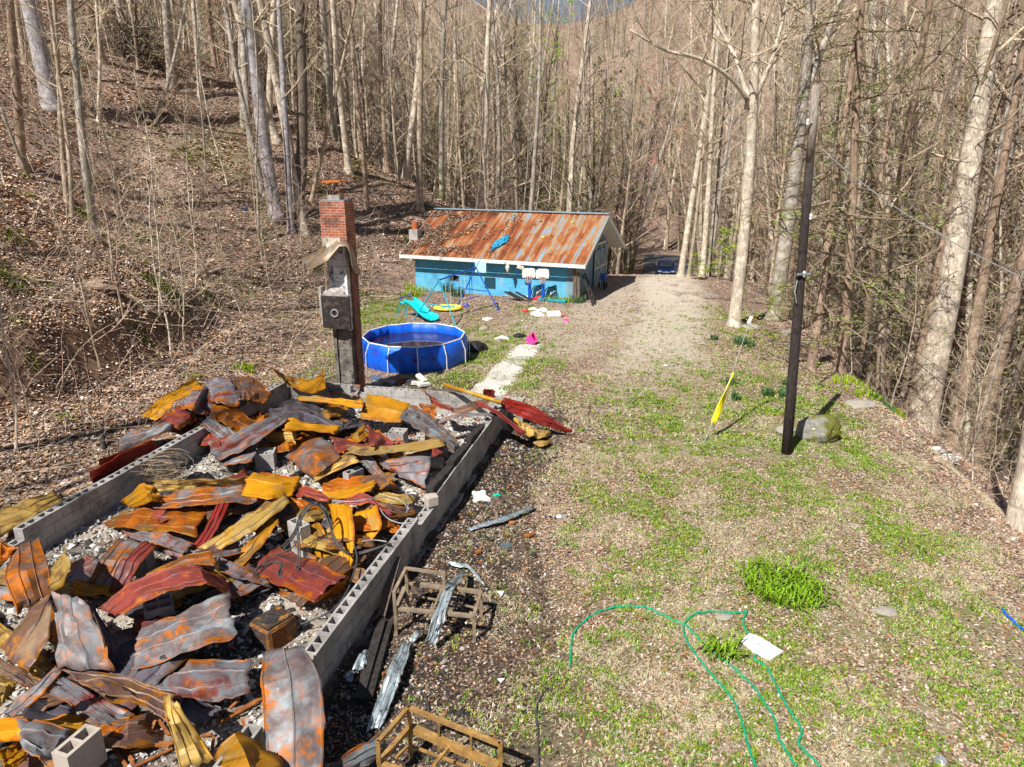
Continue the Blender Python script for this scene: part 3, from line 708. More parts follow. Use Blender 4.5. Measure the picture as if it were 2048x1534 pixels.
# ================================================================ pool, swing set, slide and the garage front
def pool():
    c = PZ(828, 668, .70); c.z = H(c.x, c.y)-.02; r = 1.81; h = .93; K = 12
    t = empty('swimming_pool', c, 'round blue frame pool half full of dark water behind the chimney', 'swimming pool')
    def pt(k, rad, z): a = (k+.35)*math.tau/K; return c+Vector((math.cos(a)*rad, math.sin(a)*rad, z))
    def rim(a, rad, z):    # straight runs between the posts, bellied between them
        k = math.floor(a); f = a-k; p = pt(k, rad, z).lerp(pt(k+1, rad, z), f); return p
    mb = MB(); n = K*8; rows = [(0, 1.0), (.15, 1.035), (.35, 1.045), (.6, 1.035), (.80, 1.015), (h, .99)]
    for j, (z, f) in enumerate(rows):
        for i in range(n):
            a = i/8; p = rim(a, r*f, z); d = p-c; bel = 1+.022*math.sin((a % 1)*math.pi)*(1 if 0 < j < 5 else .2)
            mb.v.append(c+Vector((d.x*bel, d.y*bel, z+.012*math.sin(i*1.9+j))))
    nr = len(rows)
    for z, f in ((h, .965), (.6, .985), (.12, .97)):
        for i in range(n):
            p = rim(i/8, r*f, z); mb.v.append(p+Vector((.01*math.sin(i*2.1), .01*math.cos(i*1.3), 0)))
    for j in range(nr+2):
        for i in range(n):
            a = j*n+i; b = j*n+(i+1) % n; mb.f.append((a, b, b+n, a+n)); mb.m.append(0)
    mb.f.append(tuple((nr+2)*n+i for i in range(n))); mb.m.append(0)
    mb.build('liner', M['liner'], t, smooth=True)
    mb = MB(); mb.poly([rim(i/8, r*.98, .60) for i in range(n)]); mb.build('water', M['water'], t)
    mb = MB()
    for k in range(K): mb.tube([pt(k, r*.985, h), pt(k+1, r*.985, h)], .026, 8)
    mb.build('rim_frame', M['white'], t)
    jo = MB()
    for k in range(K):
        d = (pt(k+1, r*.985, h)-pt(k, r*.985, h)); jo.tube([pt(k, r*.985, h)+d*.06, pt(k, r*.985, h), pt(k-1, r*.985, h).lerp(pt(k, r*.985, h), .94)], .031, 8)
    jo.build('rim_joint', plain('soiled_white', (.5, .47, .44), .5, dirt=(.16, .1, .08), sc_=20), t)
    for k in range(K):
        mb = MB(); mb.tube([pt(k, r*.985, h), pt(k, r*1.07, .55), pt(k, r*1.075, 0)], .017, 7); mb.build('leg', M['white'], t)
    # print on the near panels, a dark picture band
    mb = MB(); rr = random.Random(2)
    def band(a0, a1, z0, z1, m):
        for i in range(6):
            x0 = a0+(a1-a0)*i/6; x1 = a0+(a1-a0)*(i+1)/6
            def q(a, z):
                p = rim(a, r*1.047, z); d = p-c; bl = 1+.024*math.sin((a % 1)*math.pi); return c+Vector((d.x*bl, d.y*bl, z))
            mb.quad(q(x0, z0), q(x1, z0), q(x1, z1), q(x0, z1), m)
    for i, (a, wd, z, hh, m) in enumerate([(8.62, .3, .62, .012, 0), (8.75, .35, .655, .012, 1), (8.3, .22, .50, .012, 0), (8.45, .16, .42, .02, 0), (8.9, .14, .44, .10, 0), (8.93, .1, .46, .06, 1), (9.2, .10, .50, .05, 0), (9.3, .1, .44, .02, 0), (9.1, .05, .36, .03, 0), (9.5, .16, .54, .012, 0), (9.55, .1, .42, .07, 0), (7.35, .34, .66, .012, 1), (7.42, .30, .58, .010, 1), (7.4, .32, .52, .010, 1), (8.1, .1, .58, .03, 0), (7.9, .05, .50, .04, 0)]):
        band(a-wd/2, a+wd/2, z*1.2-hh/2, z*1.2+hh/2, m)
    mb.build('printed_picture', [plain('print_dark', (.02, .03, .12), .4, var=.6, sc_=30), plain('print_red', (.25, .04, .04), .4, var=.6, sc_=20)], t)
pool()
def swing():
    L0, L1 = G(827, 640), G(912, 652); R0_, R1_ = G(915, 611), G(998, 622)
    Yl = (L0.y+L1.y)/2; Yr = (R0_.y+R1_.y)/2; A = PY(878, 560, Yl+.2); B = PY(952, 535, Yr)
    t = empty('swing_set', (L0+R1_)/2, 'blue A-frame swing set on the grass before the blue garage', 'swing set')
    def tube(name, pts, r, m): mb = MB(); mb.tube(pts, r, 8); return mb.build(name, M[m], t)
    tube('top_bar', [A, B], .034, 'blue')
    for p, q, m in ((A, L0, 'teal'), (A, L1, 'teal'), (B, R0_, 'blue'), (B, R1_, 'blue')): tube('leg', [p, q+Vector((0, 0, -.02))], .03, m)
    def lf(a, b, f): return a.lerp(b, f)
    tube('cross_brace', [lf(A, L0, .58), lf(A, L1, .58)+Vector((0, 0, .0))], .022, 'teal'); tube('cross_brace', [lf(B, R0_, .55), lf(B, R1_, .55)], .022, 'blue')
    tube('stay', [B+Vector((-.0, 0, 0)), B+(B-A).normalized()*.05+Vector((.2, .1, .38))], .012, 'blue'); tube('stay', [B, B+Vector((-.18, .1, .38))], .012, 'blue')
    up = Vector((0, 0, .45))
    for f, seat, m in ((.22, 1.35, 'white'), (.62, 1.55, 'orange')):
        p = lf(A, B, f); d = (B-A).normalized(); d.z = 0
        for o in (-.18, .18):
            mb = MB(); mb.tube([p+d*o, p+d*o+Vector((0, -.02, -seat))], .009, 5); mb.build('chain', M['white'], t)
        mb = MB(); mb.obox(p-d*.24+Vector((0, -.11, -seat-.02)), d*.48, Vector((0, .2, 0)), Vector((0, 0, .035))); mb.build('swing_seat', M[m], t, bevel=.01)
    # glider hung at the right end
    p = lf(A, B, .84); e = Vector((.35, .93, 0)).normalized(); d = (B-A).normalized(); d.z = 0
    for o in (-.5, .5): 
        mb = MB(); mb.tube([p+e*o*.2, p+e*o*.3+Vector((0, 0, -1.35))], .014, 6); mb.build('glider_rod', M['blue'], t)
    mb = MB(); mb.tube([p-d*.5+Vector((0, 0, -1.33)), p+d*.75+Vector((0, 0, -1.38))], .022, 6); mb.build('glider_bar', M['blue'], t)
    for o in (-.5, .62):
        mb = MB(); mb.obox(p+d*o-d*.16-e*.1+Vector((0, 0, -1.32)), d*.32, e*.2, Vector((0, 0, .03))); mb.build('glider_seat', M['white'], t, bevel=.01)
swing()
def slide():
    top = G(811, 634); Y = top.y; a = PY(818, 603, Y); b = G(868, 645); t = empty('slide', top, 'bright cyan plastic slide leaning behind the pool, ladder at its back', 'slide')
    d = (b-a); h = Vector((d.x, d.y, 0)).normalized(); s = Vector((-h.y, h.x, 0)); mb = MB(); prof = [(-.32, .16), (-.28, .0), (-.14, -.04), (.14, -.04), (.28, 0), (.32, .16)]; ln = Vector((d.x, d.y, 0)).length; N_ = 14
    for i in range(N_+1):
        f = i/N_; z = a.z+(b.z+.12-a.z)*(f*1.1-.1*f*f if f < .9 else min(1, f*1.0+.01)); wv = .05*math.sin(f*6.3)
        for x, y in prof: mb.v.append(Vector((a.x, a.y, 0))+h*(ln*f)+s*x+Vector((0, 0, z+y+wv)))
    m = len(prof)
    for i in range(N_):
        for j in range(m-1): k = i*m+j; mb.f.append((k, k+1, k+m+1, k+m)); mb.m.append(0)
    o = mb.build('chute', M['cyan'], t, smooth=True); q = o.modifiers.new('s', 'SOLIDIFY'); q.thickness = .02
    pl = MB(); pl.obox(a-h*.35-s*.23+Vector((0, 0, -.06)), h*.36, s*.46, Vector((0, 0, .05))); pl.build('platform', M['cyan'], t, bevel=.01)
    for x in (-.2, .2):
        mb = MB(); mb.tube([a-h*.3+s*x, Vector((a.x, a.y, H(a.x, a.y)))-h*.62+s*x*1.3], .018, 6); mb.build('leg', M['teal'], t)
        mb = MB(); mb.tube([a-h*.02+s*x, Vector((a.x, a.y, H(a.x, a.y)))+h*.12+s*x*1.3], .018, 6); mb.build('leg', M['teal'], t)
        mb = MB(); mb.tube([a-h*.3+s*x, a-h*.32+s*x+Vector((0, 0, .2)), a-h*.15+s*x+Vector((0, 0, .28)), a+h*.08+s*x+Vector((0, 0, .12))], .016, 6); mb.build('handrail', M['blue'], t)
    for k in range(1, 4):
        f = k/4; c0 = (a-h*.3).lerp(Vector((a.x, a.y, H(a.x, a.y)))-h*.62, f); mb = MB(); mb.tube([c0-s*(.2+.06*f), c0+s*(.2+.06*f)], .014, 6); mb.build('rung', M['teal'], t)
slide()
def PW(px, py, b):
    d = ray(px, py); v = Vector((.375, .927, 0)); o = Vector((3.5, 34.1, 0)); t = ((o-Vector((0, 0, CH))).dot(v)+b)/d.dot(v); return Vector((0, 0, CH))+d*t
def GW(px, b=0, lift=0):
    p = PW(px, 590, b); p.z = H(p.x, p.y)+lift; return p
def hoop(px, label):
    p = GW(px+3, -.1); t = empty('basketball_hoop', p, label, 'basketball hoop', 'toy basketball hoops by the garage')
    mb = MB(); mb.bar(p, p+Vector((0, 0, 1.25)), .16, .12, up=(0, 1, 0)); mb.build('pole', M['blue'], t, bevel=.02)
    c = p+Vector((-.05, -.12, 1.32)); mb = MB(); q = [(-.30, -.18), (.30, -.18), (.33, .0), (.31, .22), (.2, .29), (-.2, .29), (-.31, .22), (-.33, 0)]
    n = len(mb.v); f = [c+Vector((x, 0, z)) for x, z in q]; g = [p_+Vector((.02, .05, 0)) for p_ in f]; mb.poly(f); mb.poly(g[::-1])
    for i in range(8): mb.quad(f[i], g[i], g[(i+1) % 8], f[(i+1) % 8])
    mb.build('backboard', M['white'], t)
    mb = MB(); cc = c+Vector((0, -.2, -.12)); mb.tube([cc+Vector((math.cos(a/16*math.tau)*.18, math.sin(a/16*math.tau)*.18, 0)) for a in range(17)], .014, 6); rm = mb.build('rim', plain('rimred', (.42, .14, .08), .6), t)
    mb = MB()
    for a in range(10): 
        x = a/10*math.tau; mb.tube([cc+Vector((math.cos(x)*.18, math.sin(x)*.18, 0)), cc+Vector((math.cos(x+.3)*.09, math.sin(x+.3)*.09, -.28))], .01, 4)
    mb.build('net', M['offwhite'], rm)
hoop(1056, 'toy basketball hoop with white backboard, left one of the pair'); hoop(1083, 'toy basketball hoop with white backboard, nearer the garage corner')
# ================================================================ burnt roofing sheets
def cr(p, t):
    n = len(p)-1; i = min(int(t*n), n-1); f = t*n-i
    a, b, c, d = p[max(i-1, 0)], p[i], p[i+1], p[min(i+2, n)]
    return (b*2+(c-a)*f+(a*2-b*5+c*4-d)*f*f+(b*3-a-c*3+d)*f*f*f)*.5
def lin(p, t):
    n = len(p)-1; i = min(int(t*n), n-1); f = t*n-i; return p[i].lerp(p[i+1], f)
US = [0, .012, .03, .055, .14, .24, .34, .44, .475, .5, .525, .56, .66, .76, .86, .945, .97, .988, 1]
def rib(u):
    r = 0
    for c, w_ in ((.03, .025), (.5, .024), (.97, .025)):
        if abs(u-c) < w_: r += (.02 if c == .5 else .012)*(1-abs(u-c)/w_)
    return r
SN = [0]
def sheet(mat, zs, L_, R_, label, camber=.04, crump=.022, cat='metal sheet', name='roofing_sheet'):
    """L_, R_: points of the two long edges in the photo, zs: heights of the stations (pairs or single)"""
    SN[0] += 1; sd_ = SN[0]*3.7
    n = len(L_); zs = [z if hasattr(z, '__len__') else (z, z) for z in zs]
    A = [PZ(*L_[i], zs[i][0]) for i in range(n)]; B = [PZ(*R_[i], zs[i][1]) for i in range(n)]
    length = sum((a-b).length for a, b in zip(A, A[1:])); NV = max(8, min(26, int(length/.09)))
    seams = [(.5,), (.33, .67), (.27, .62), (.36, .74), (.18, .5, .82)][SN[0]*7 % 5]; ribv = []
    US = sorted({0, .012, .03, .055, .945, .97, .988, 1}|{.1, .2, .3, .4, .5, .6, .7, .8, .9}|{round(c+d, 3) for c in seams for d in (-.022, 0, .022)})
    def rib(u):
        r = 0
        for c, w_, h_ in [(c, .024, .018) for c in seams]+[(.03, .025, .010), (.97, .025, .010)]:
            if abs(u-c) < w_: r += h_*(1-abs(u-c)/w_)
        return r
    mb = MB(); mb.uv = []; K = len(US); rows = []
    for j in range(NV+1):
        t = j/NV; rows.append((cr(A, t)*.2+lin(A, t)*.8, cr(B, t)*.2+lin(B, t)*.8))
    for j, (a, b) in enumerate(rows):
        a2, b2 = rows[min(j+1, NV)]; a1, b1 = rows[max(j-1, 0)]
        tng = (a2+b2-a1-b1); x = b-a; nn = x.cross(tng)
        nn = nn.normalized() if nn.length > 1e-6 else Vector((0, 0, 1))
        if nn.z < 0: nn = -nn
        wd = x.length
        for u in US:
            p = a+x*u; e = min(1, 4*min(u, 1-u)+.25)
            cz = camber*.4*wd*math.sin(u*math.pi)
            cz += crump*(noise.noise(Vector((u*2.1+sd_, j*.33, sd_)))*2.0+noise.noise(Vector((u*5+sd_, j*.8, 1)))*.8)*(.6+wd*.5)
            s1 = noise.noise(Vector((u*1.6+j*.14+sd_, j*.16-u*.8, sd_*1.3))); s2 = noise.noise(Vector((u*3.1-j*.3, j*.35+u, sd_*.7+9)))
            cz += (.03-abs(s1)*.13)*(.35+wd*.5)+(.012-abs(s2)*.045)*(.3+wd*.4)
            k = noise.noise(Vector((sd_, j*.9, u*3)))*.018
            if j in (0, NV): p = p+tng.normalized()*(noise.noise(Vector((u*7, sd_, j)))*.06+.03*noise.noise(Vector((u*23, sd_, j))))
            if u in (0, 1): p = p+x.normalized()*noise.noise(Vector((j*.8, sd_*2, u)))*.022
            mb.v.append(p+nn*(cz+rib(u))+Vector((k, -k, 0))); mb.uv.append((u, j/NV*length)); ribv.append(min(1, rib(u)/.018))
    for j in range(NV):
        for i in range(K-1): q = j*K+i; mb.f.append((q, q+1, q+K+1, q+K)); mb.m.append(0)
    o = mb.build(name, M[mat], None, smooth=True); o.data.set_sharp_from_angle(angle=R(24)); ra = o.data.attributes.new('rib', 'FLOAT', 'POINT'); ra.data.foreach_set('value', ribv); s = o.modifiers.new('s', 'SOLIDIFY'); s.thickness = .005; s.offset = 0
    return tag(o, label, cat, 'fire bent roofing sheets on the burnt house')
S = sheet
S('s_yellow', [.5, .8, .95], [(281, 832), (330, 790), (385, 757)], [(313, 842), (352, 806), (408, 775)], 'yellow arched sheet end at the upper left rim of the heap')
S('s_purple', [.85, .9, .6], [(378, 762), (412, 768), (432, 806)], [(353, 810), (383, 822), (413, 834)], 'grey violet sheet with orange lower border beside the yellow arched end')
S('s_purple', [.98, 1.0, .95], [(408, 756), (434, 753), (461, 752)], [(424, 802), (450, 805), (480, 804)], 'square grey violet panel with yellow hem at the top of the heap')
S('s_mix', [.95, .85, .6], [(459, 750), (500, 757), (551, 781)], [(478, 797), (500, 800), (528, 810)], 'orange and grey sheet sloping right at the top of the heap')
S('s_orange', [.85, .75, .55], [(427, 806), (475, 820), (521, 848)], [(419, 828), (450, 852), (477, 869)], 'orange edged ridge sheet just below the square violet panel')
S('s_maroon', [.6, .8, .6], [(322, 838), (352, 814), (382, 815)], [(351, 862), (372, 852), (393, 840)], 'small maroon patch with torn orange rim above the left block wall')
S('s_steel', [.75, .65, .5], [(428, 828), (452, 840), (478, 868)], [(400, 848), (420, 865), (442, 882)], 'blue steel strip between the orange ridge and the small maroon patch')
S('s_steel', [.45, .55, .75], [(246, 868), (290, 858), (337, 843)], [(233, 906), (285, 888), (347, 858)], 'steel coloured sheet with yellow corner outside the left block wall')
S('s_red', [(.75, .2), (.85, .3), (.85, .55)], [(176, 943), (245, 908), (308, 880)], [(186, 968), (246, 935), (316, 896)], 'long maroon sheet propped on edge outside the left block wall')
S('s_maroon', [(.6, .3), (.7, .5)], [(199, 920), (300, 884)], [(200, 935), (305, 896)], 'dull violet strip behind the propped maroon sheet')
S('s_maroon', [.35, .5, .55], [(385, 868), (415, 862), (440, 880)], [(398, 893), (424, 890), (442, 905)], 'maroon corner poking out left of the long violet sheet')
S('s_purple', [.5, .75, .95], [(415, 886), (480, 858), (548, 831)], [(434, 920), (505, 893), (578, 838)], 'long violet sheet with orange hem lying diagonally above the pale pier', .08)
S('s_steel', [.35, .5, .6], [(434, 918), (475, 905), (518, 880)], [(441, 932), (475, 929), (507, 926)], 'flap of steel sheet with yellow rim hanging under the long violet sheet')
S('s_yellow', [.9, .75, .6], [(578, 836), (625, 848), (682, 854)], [(566, 862), (620, 862), (672, 868)], 'dull yellow strip running right from the long violet sheet')
S('s_dark', [.7, .85, .75, .6], [(536, 822), (575, 810), (625, 822), (684, 853)], [(545, 843), (580, 838), (620, 845), (660, 858)], 'sooty black sheet folded above the dull yellow strip')
S('s_dark', [.6, .75, .5], [(560, 805), (610, 800), (668, 838)], [(575, 826), (620, 828), (655, 848)], 'black sheet with rusty hem behind the folded sooty one')
S('s_tan', [(.7, .35), (.75, .4)], [(531, 864), (594, 862)], [(535, 890), (590, 900)], 'short tan sheet standing behind the pale pier')
S('s_yellow', [1.25, .75, .65, .75, 1.25], [(541, 735), (566, 750), (594, 758), (630, 758), (649, 738)], [(548, 741), (572, 768), (600, 782), (634, 788), (652, 768)], 'yellow sheet curled up at both ends left of the brick chimney', .02)
S('s_yellow', [.85, .85, .9], [(595, 791), (660, 795), (728, 799)], [(596, 799), (660, 808), (726, 816)], 'long ochre strip along the far block wall left of the ochre panel')
S('s_yellow', [(.95, .6), (.95, .6), (.85, .6)], [(735, 788), (780, 795), (822, 808)], [(721, 838), (760, 842), (802, 846)], 'bright ochre panel with a crease before the far block wall', .12)
S('s_steel', [.95, .85, .72], [(824, 809), (872, 838), (918, 886)], [(796, 836), (848, 868), (906, 907)], 'pale steel sheet with tan streaks sloping onto the long wall', .05)
S('s_orange', [(.65, .35), (.65, .35)], [(838, 806), (874, 812)], [(846, 834), (867, 842)], 'small door shaped panel of rust and steel behind the pale steel sheet')
S('s_maroon', [1.1, .95, .85], [(844, 777), (872, 797), (904, 815)], [(860, 798), (880, 817), (906, 823)], 'curved maroon blade rising beside the small rusty panel')
S('s_brown', [.8, .9, .95], [(904, 815), (940, 806), (976, 796)], [(906, 826), (942, 822), (978, 806)], 'dark brown band continuing the curved maroon blade')
S('s_steel', [.6, .85, .8], [(870, 846), (920, 824), (992, 828)], [(874, 849), (925, 832), (994, 832)], 'narrow steel edge arched over the charred corner')
S('s_red', [1.0, .9, .45], [(946, 803), (985, 815), (1052, 866)], [(962, 812), (1000, 834), (1044, 873)], 'narrow maroon sheet bent over the wall corner')
S('s_red', [(1.05, .75), (.8, .45), (.15, .08)], [(1008, 794), (1068, 812), (1144, 864)], [(1000, 816), (1062, 842), (1130, 866)], 'large dark red sheet fallen from the wall corner onto the grass', .03)
S('s_tan', [.4, .3, .12], [(1022, 836), (1060, 850), (1102, 866)], [(1046, 864), (1068, 872), (1092, 876)], 'crumpled tan sheet under the large dark red one', .05, .05)
S('s_tan', [.1, .16, .1], [(1064, 886), (1085, 880), (1103, 881)], [(1078, 893), (1088, 891), (1096, 890)], 'small tan scrap on the grass below the red sheet')
S('s_red', [(1.15, .75), (1.15, .8)], [(967, 778), (991, 781)], [(965, 798), (986, 802)], 'small maroon scrap standing on the wall corner')
S('s_mix', [.35, .6, .7], [(573, 913), (602, 890), (640, 873)], [(627, 957), (648, 938), (684, 912)], 'arched maroon and blue grey sheet right of the pale pier', .16)
S('s_tan', [(.3, .4), (.5, .62), (.7, .7)], [(628, 966), (672, 942), (720, 925)], [(627, 955), (662, 925), (700, 903)], 'tan underside curl along the arched maroon and blue sheet')
S('s_maroon', [.8, .72, .62], [(658, 874), (698, 881), (742, 890)], [(676, 904), (706, 901), (742, 898)], 'maroon sheet behind the arched maroon and blue one')
S('s_yellow', [.5, .8, .6], [(692, 880), (712, 862), (728, 849)], [(702, 890), (720, 882), (738, 874)], 'yellow underside wedge behind the maroon fan sheet')
S('s_maroon', [.95, .8, .65], [(730, 850), (758, 862), (790, 888)], [(736, 892), (764, 895), (790, 892)], 'maroon fan shaped sheet left of the brick topped pier', .08)
S('s_tan', [.72, .78, .85], [(692, 890), (752, 895), (884, 877)], [(690, 908), (752, 910), (891, 893)], 'long straight tan strip lying across the middle of the heap', .02, .01)
S('s_steel', [.65, .5, .35], [(700, 904), (722, 928), (752, 958)], [(745, 914), (758, 935), (775, 955)], 'grey strip sloping down below the long tan strip')
S('s_purple', [(.6, .3), (.65, .3), (.7, .3)], [(748, 918), (800, 916), (868, 892)], [(790, 948), (820, 962), (850, 976)], 'broad purple steel sheet with two seams beside the long wall', .08)
S('s_brown', [.35, .65, .85], [(702, 962), (748, 948), (794, 946)], [(728, 986), (764, 978), (784, 962)], 'dark brown maroon sheet rising toward the broad purple one')
S('s_maroon', [.55, .85, .7], [(572, 992), (606, 970), (668, 997)], [(583, 1003), (610, 990), (658, 1006)], 'maroon arch sheet at the middle of the heap')
S('s_yellow', [.7, .7, .75], [(640, 985), (696, 975), (752, 958)], [(660, 1002), (704, 994), (752, 972)], 'ochre wave strip right of the maroon arch sheet')
S('s_maroon', [.75, .8, .5], [(665, 1001), (724, 988), (790, 1026)], [(700, 1010), (738, 1006), (770, 1040)], 'maroon and tan strip draped toward the long wall')
S('s_orange', [(.75, .7), (.6, .6), (.3, .4)], [(583, 997), (602, 1020), (628, 1044)], [(612, 1001), (640, 1012), (656, 1032)], 'orange red flap hanging over the cable wrapped pier')
S('s_yellow', [(.7, .95), (.6, .7), (.4, .45), (.25, .3)], [(658, 1008), (668, 1060), (678, 1110), (690, 1148)], [(706, 1012), (709, 1060), (708, 1110), (696, 1152)], 'tall bright yellow sheet curving down beside the cables', .1)
S('s_yellow', [(.8, .5), (.6, .4), (.3, .2)], [(752, 1008), (766, 1052), (722, 1106)], [(708, 1030), (712, 1066), (712, 1098)], 'second yellow sheet curling toward the long wall', .1)
S('s_yellow', [(.6, .5), (.4, .4), (.25, .2)], [(640, 1046), (664, 1092), (682, 1140)], [(626, 1040), (622, 1085), (640, 1130)], 'yellow tongue sheet falling past the cable wrapped pier', .06)
S('s_tan', [.55, .5, .45], [(752, 975), (795, 988), (833, 992)], [(750, 1000), (790, 1010), (828, 1006)], 'rusty tan sheet tucked against the inside of the long wall')
S('s_orange', [.5, .55, .4], [(700, 1040), (748, 1040), (800, 1030)], [(704, 1062), (750, 1064), (792, 1052)], 'orange sheet in shade behind the second yellow one')
S('s_maroon', [.4, .5, .55], [(556, 1092), (622, 1120), (696, 1154)], [(500, 1143), (562, 1172), (628, 1206)], 'wide maroon sheet with orange borders below the cable wrapped pier', .06)
S('s_orange', [(.45, .1), (.5, .15)], [(628, 1205), (696, 1153)], [(634, 1207), (690, 1180)], 'folded down orange end of the wide maroon sheet')
S('s_orange', [.2, .25, .2], [(561, 1178), (600, 1192), (642, 1203)], [(556, 1190), (598, 1205), (630, 1208)], 'orange scrap in front of the wide maroon sheet')
S('s_yellow', [.35, .75, .6], [(240, 1001), (288, 964), (322, 988)], [(264, 1018), (300, 1004), (325, 1004)], 'yellow arched sheet end near the left block wall')
S('s_tan', [(.8, .6), (.85, .62), (.9, .7)], [(308, 960), (400, 960), (520, 954)], [(310, 985), (400, 978), (522, 966)], 'long tan folded channel lying across the left of the heap', .02)
S('s_mix', [.55, .65, .6], [(318, 992), (410, 976), (510, 974)], [(308, 1018), (410, 1012), (532, 1001)], 'long steel sheet with orange border under the tan channel')
S('s_yellow', [.85, .9, .75], [(507, 945), (556, 948), (604, 955)], [(482, 989), (540, 1000), (585, 992)], 'ochre saddle shaped sheet at the centre left of the heap', .12)
S('s_yellow', [.7, .7, .6], [(560, 952), (585, 962), (606, 972)], [(536, 990), (565, 1000), (590, 985)], 'ochre flap overlapping the saddle shaped sheet')
S('s_orange', [.3, .45, .45], [(206, 1046), (285, 1010), (421, 1014)], [(214, 1052), (300, 1062), (391, 1071)], 'broad orange sheet sprinkled with black debris near the left wall', .06)
S('s_red', [.65, .55, .4], [(434, 1003), (408, 1060), (372, 1114)], [(458, 1006), (434, 1062), (402, 1112)], 'straight red channel piece lying across the orange sheet', .1, .008)
S('s_tan', [.85, .7, .45], [(566, 982), (482, 1040), (396, 1096)], [(580, 1004), (508, 1062), (432, 1106)], 'long tan twisted sheet from the saddle down to the red channel', .08)
S('s_yellow', [.7, .5, .25], [(545, 1028), (500, 1082), (455, 1122)], [(560, 1044), (520, 1096), (482, 1138)], 'ochre trough with dark hollow right of the long tan twisted sheet', .1)
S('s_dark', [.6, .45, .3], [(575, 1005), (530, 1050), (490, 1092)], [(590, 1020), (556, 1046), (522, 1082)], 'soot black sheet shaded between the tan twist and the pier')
S('s_mix', [.75, .7, .3], [(234, 1076), (198, 1128), (160, 1182)], [(311, 1090), (266, 1128), (236, 1196)], 'arched steel and maroon sheet beside the left wall end', .1)
S('s_maroon', [.8, .75, .4], [(290, 1084), (240, 1122), (216, 1186)], [(313, 1092), (282, 1126), (252, 1184)], 'maroon side of the arch beside the left wall end', .06)
S('s_purple', [.5, .5, .55], [(243, 1062), (318, 1064), (386, 1086)], [(262, 1078), (330, 1094), (366, 1112)], 'small violet steel sheet under the broad orange one')
S('s_orange', [.6, .75, .8], [(290, 1148), (360, 1113), (424, 1104)], [(300, 1162), (372, 1128), (430, 1130)], 'orange ridge sheet behind the long pink one')
S('s_tan', [.65, .45, .3], [(424, 1104), (436, 1132), (470, 1160)], [(428, 1140), (452, 1162), (486, 1174)], 'tan torn tail at the right of the orange ridge')
S('s_maroon', [.6, .9, .95, .5], [(198, 1214), (298, 1146), (385, 1129), (448, 1158)], [(226, 1240), (318, 1190), (414, 1166), (466, 1200)], 'long pink maroon sheet curved like a slide across the lower left', .1)
S('s_steel', [.55, .6, .62], [(276, 1262), (366, 1222), (456, 1187)], [(262, 1340), (370, 1308), (473, 1277)], 'large pale blue brown sheet with two seams at lower left', .07)
S('s_purple', [.4, .42, .4], [(272, 1336), (380, 1321), (503, 1322)], [(300, 1394), (400, 1402), (497, 1386)], 'flat purple steel sheet below the large pale blue one', .05)
S('s_steel', [.95, 1.0, .8, .5], [(526, 1307), (521, 1366), (528, 1440), (538, 1550)], [(606, 1294), (640, 1350), (650, 1430), (644, 1550)], 'curved steel sheet with orange blotches hung over the near wall', .16)
S('s_steel', [1.15, .9, .5], [(104, 1188), (99, 1240), (104, 1336)], [(172, 1199), (194, 1272), (226, 1342)], 'crumpled blue steel sheet standing like a tent at lower left', .16, .07)
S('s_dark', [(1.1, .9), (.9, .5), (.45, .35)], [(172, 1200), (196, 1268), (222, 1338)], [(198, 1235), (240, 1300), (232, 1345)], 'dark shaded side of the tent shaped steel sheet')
S('s_mix', [.9, .95, .6], [(22, 1106), (8, 1156), (34, 1228)], [(78, 1074), (98, 1132), (108, 1190)], 'broad pink and pale steel sheet at the left edge of the heap', .1)
S('s_tan', [1.2, .9, .6], [(139, 1087), (106, 1130), (84, 1176)], [(142, 1140), (128, 1172), (98, 1186)], 'twisted ochre steel blade rising beside the broad pink sheet', .1)
S('s_brown', [.95, .8, .5], [(94, 1184), (44, 1242), (0, 1296)], [(108, 1216), (98, 1282), (56, 1350)], 'long brown sheet with bright orange rim running to the left edge', .06)
S('s_orange', [.9, .9], [(0, 1084), (37, 1094)], [(0, 1136), (18, 1118)], 'orange curl at the left picture edge beside the broad pink sheet', .2)
S('s_brown', [.6, .55, .5], [(-20, 1300), (50, 1345), (104, 1366)], [(-20, 1342), (40, 1366), (64, 1380)], 'brown rusty strip at the lower left edge')
S('s_tan', [.6, .5], [(-10, 1340), (38, 1358)], [(-10, 1420), (14, 1404)], 'tan rusty plate against the lower left edge')
S('s_orange', [.5, .6, .5], [(104, 1215), (108, 1240), (150, 1262)], [(85, 1255), (98, 1285), (126, 1290)], 'orange scrap under the tent shaped steel sheet')
S('s_steel', [1.15, 1.0, .9], [(112, 1334), (62, 1378), (4, 1424)], [(124, 1344), (86, 1390), (28, 1434)], 'narrow steel blade pointing to the lower left corner', .03)
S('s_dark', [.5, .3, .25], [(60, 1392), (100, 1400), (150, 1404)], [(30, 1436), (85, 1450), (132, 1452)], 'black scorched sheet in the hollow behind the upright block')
S('s_brown', [1.15, .95, .85], [(114, 1336), (235, 1352), (352, 1386)], [(200, 1394), (275, 1414), (336, 1440)], 'long ochre brown sheet crossing to the tan pillar sheet', .08)
S('s_tan', [1.0, .8, .5, .35], [(326, 1392), (336, 1450), (352, 1500), (360, 1540)], [(360, 1404), (378, 1440), (405, 1480), (430, 1520)], 'tall tan sheet folded like a pillar at the bottom of the heap', .1, .05)
S('s_steel', [.75, .7, .6], [(30, 1438), (88, 1444), (142, 1460)], [(48, 1505), (78, 1520), (104, 1516)], 'steel brown sheet left of the upright pale block', .06)
S('s_orange', [.4, .45, .4], [(190, 1460), (228, 1444), (266, 1424)], [(216, 1492), (242, 1472), (268, 1448)], 'orange blotched scrap right of the upright pale block', .06)
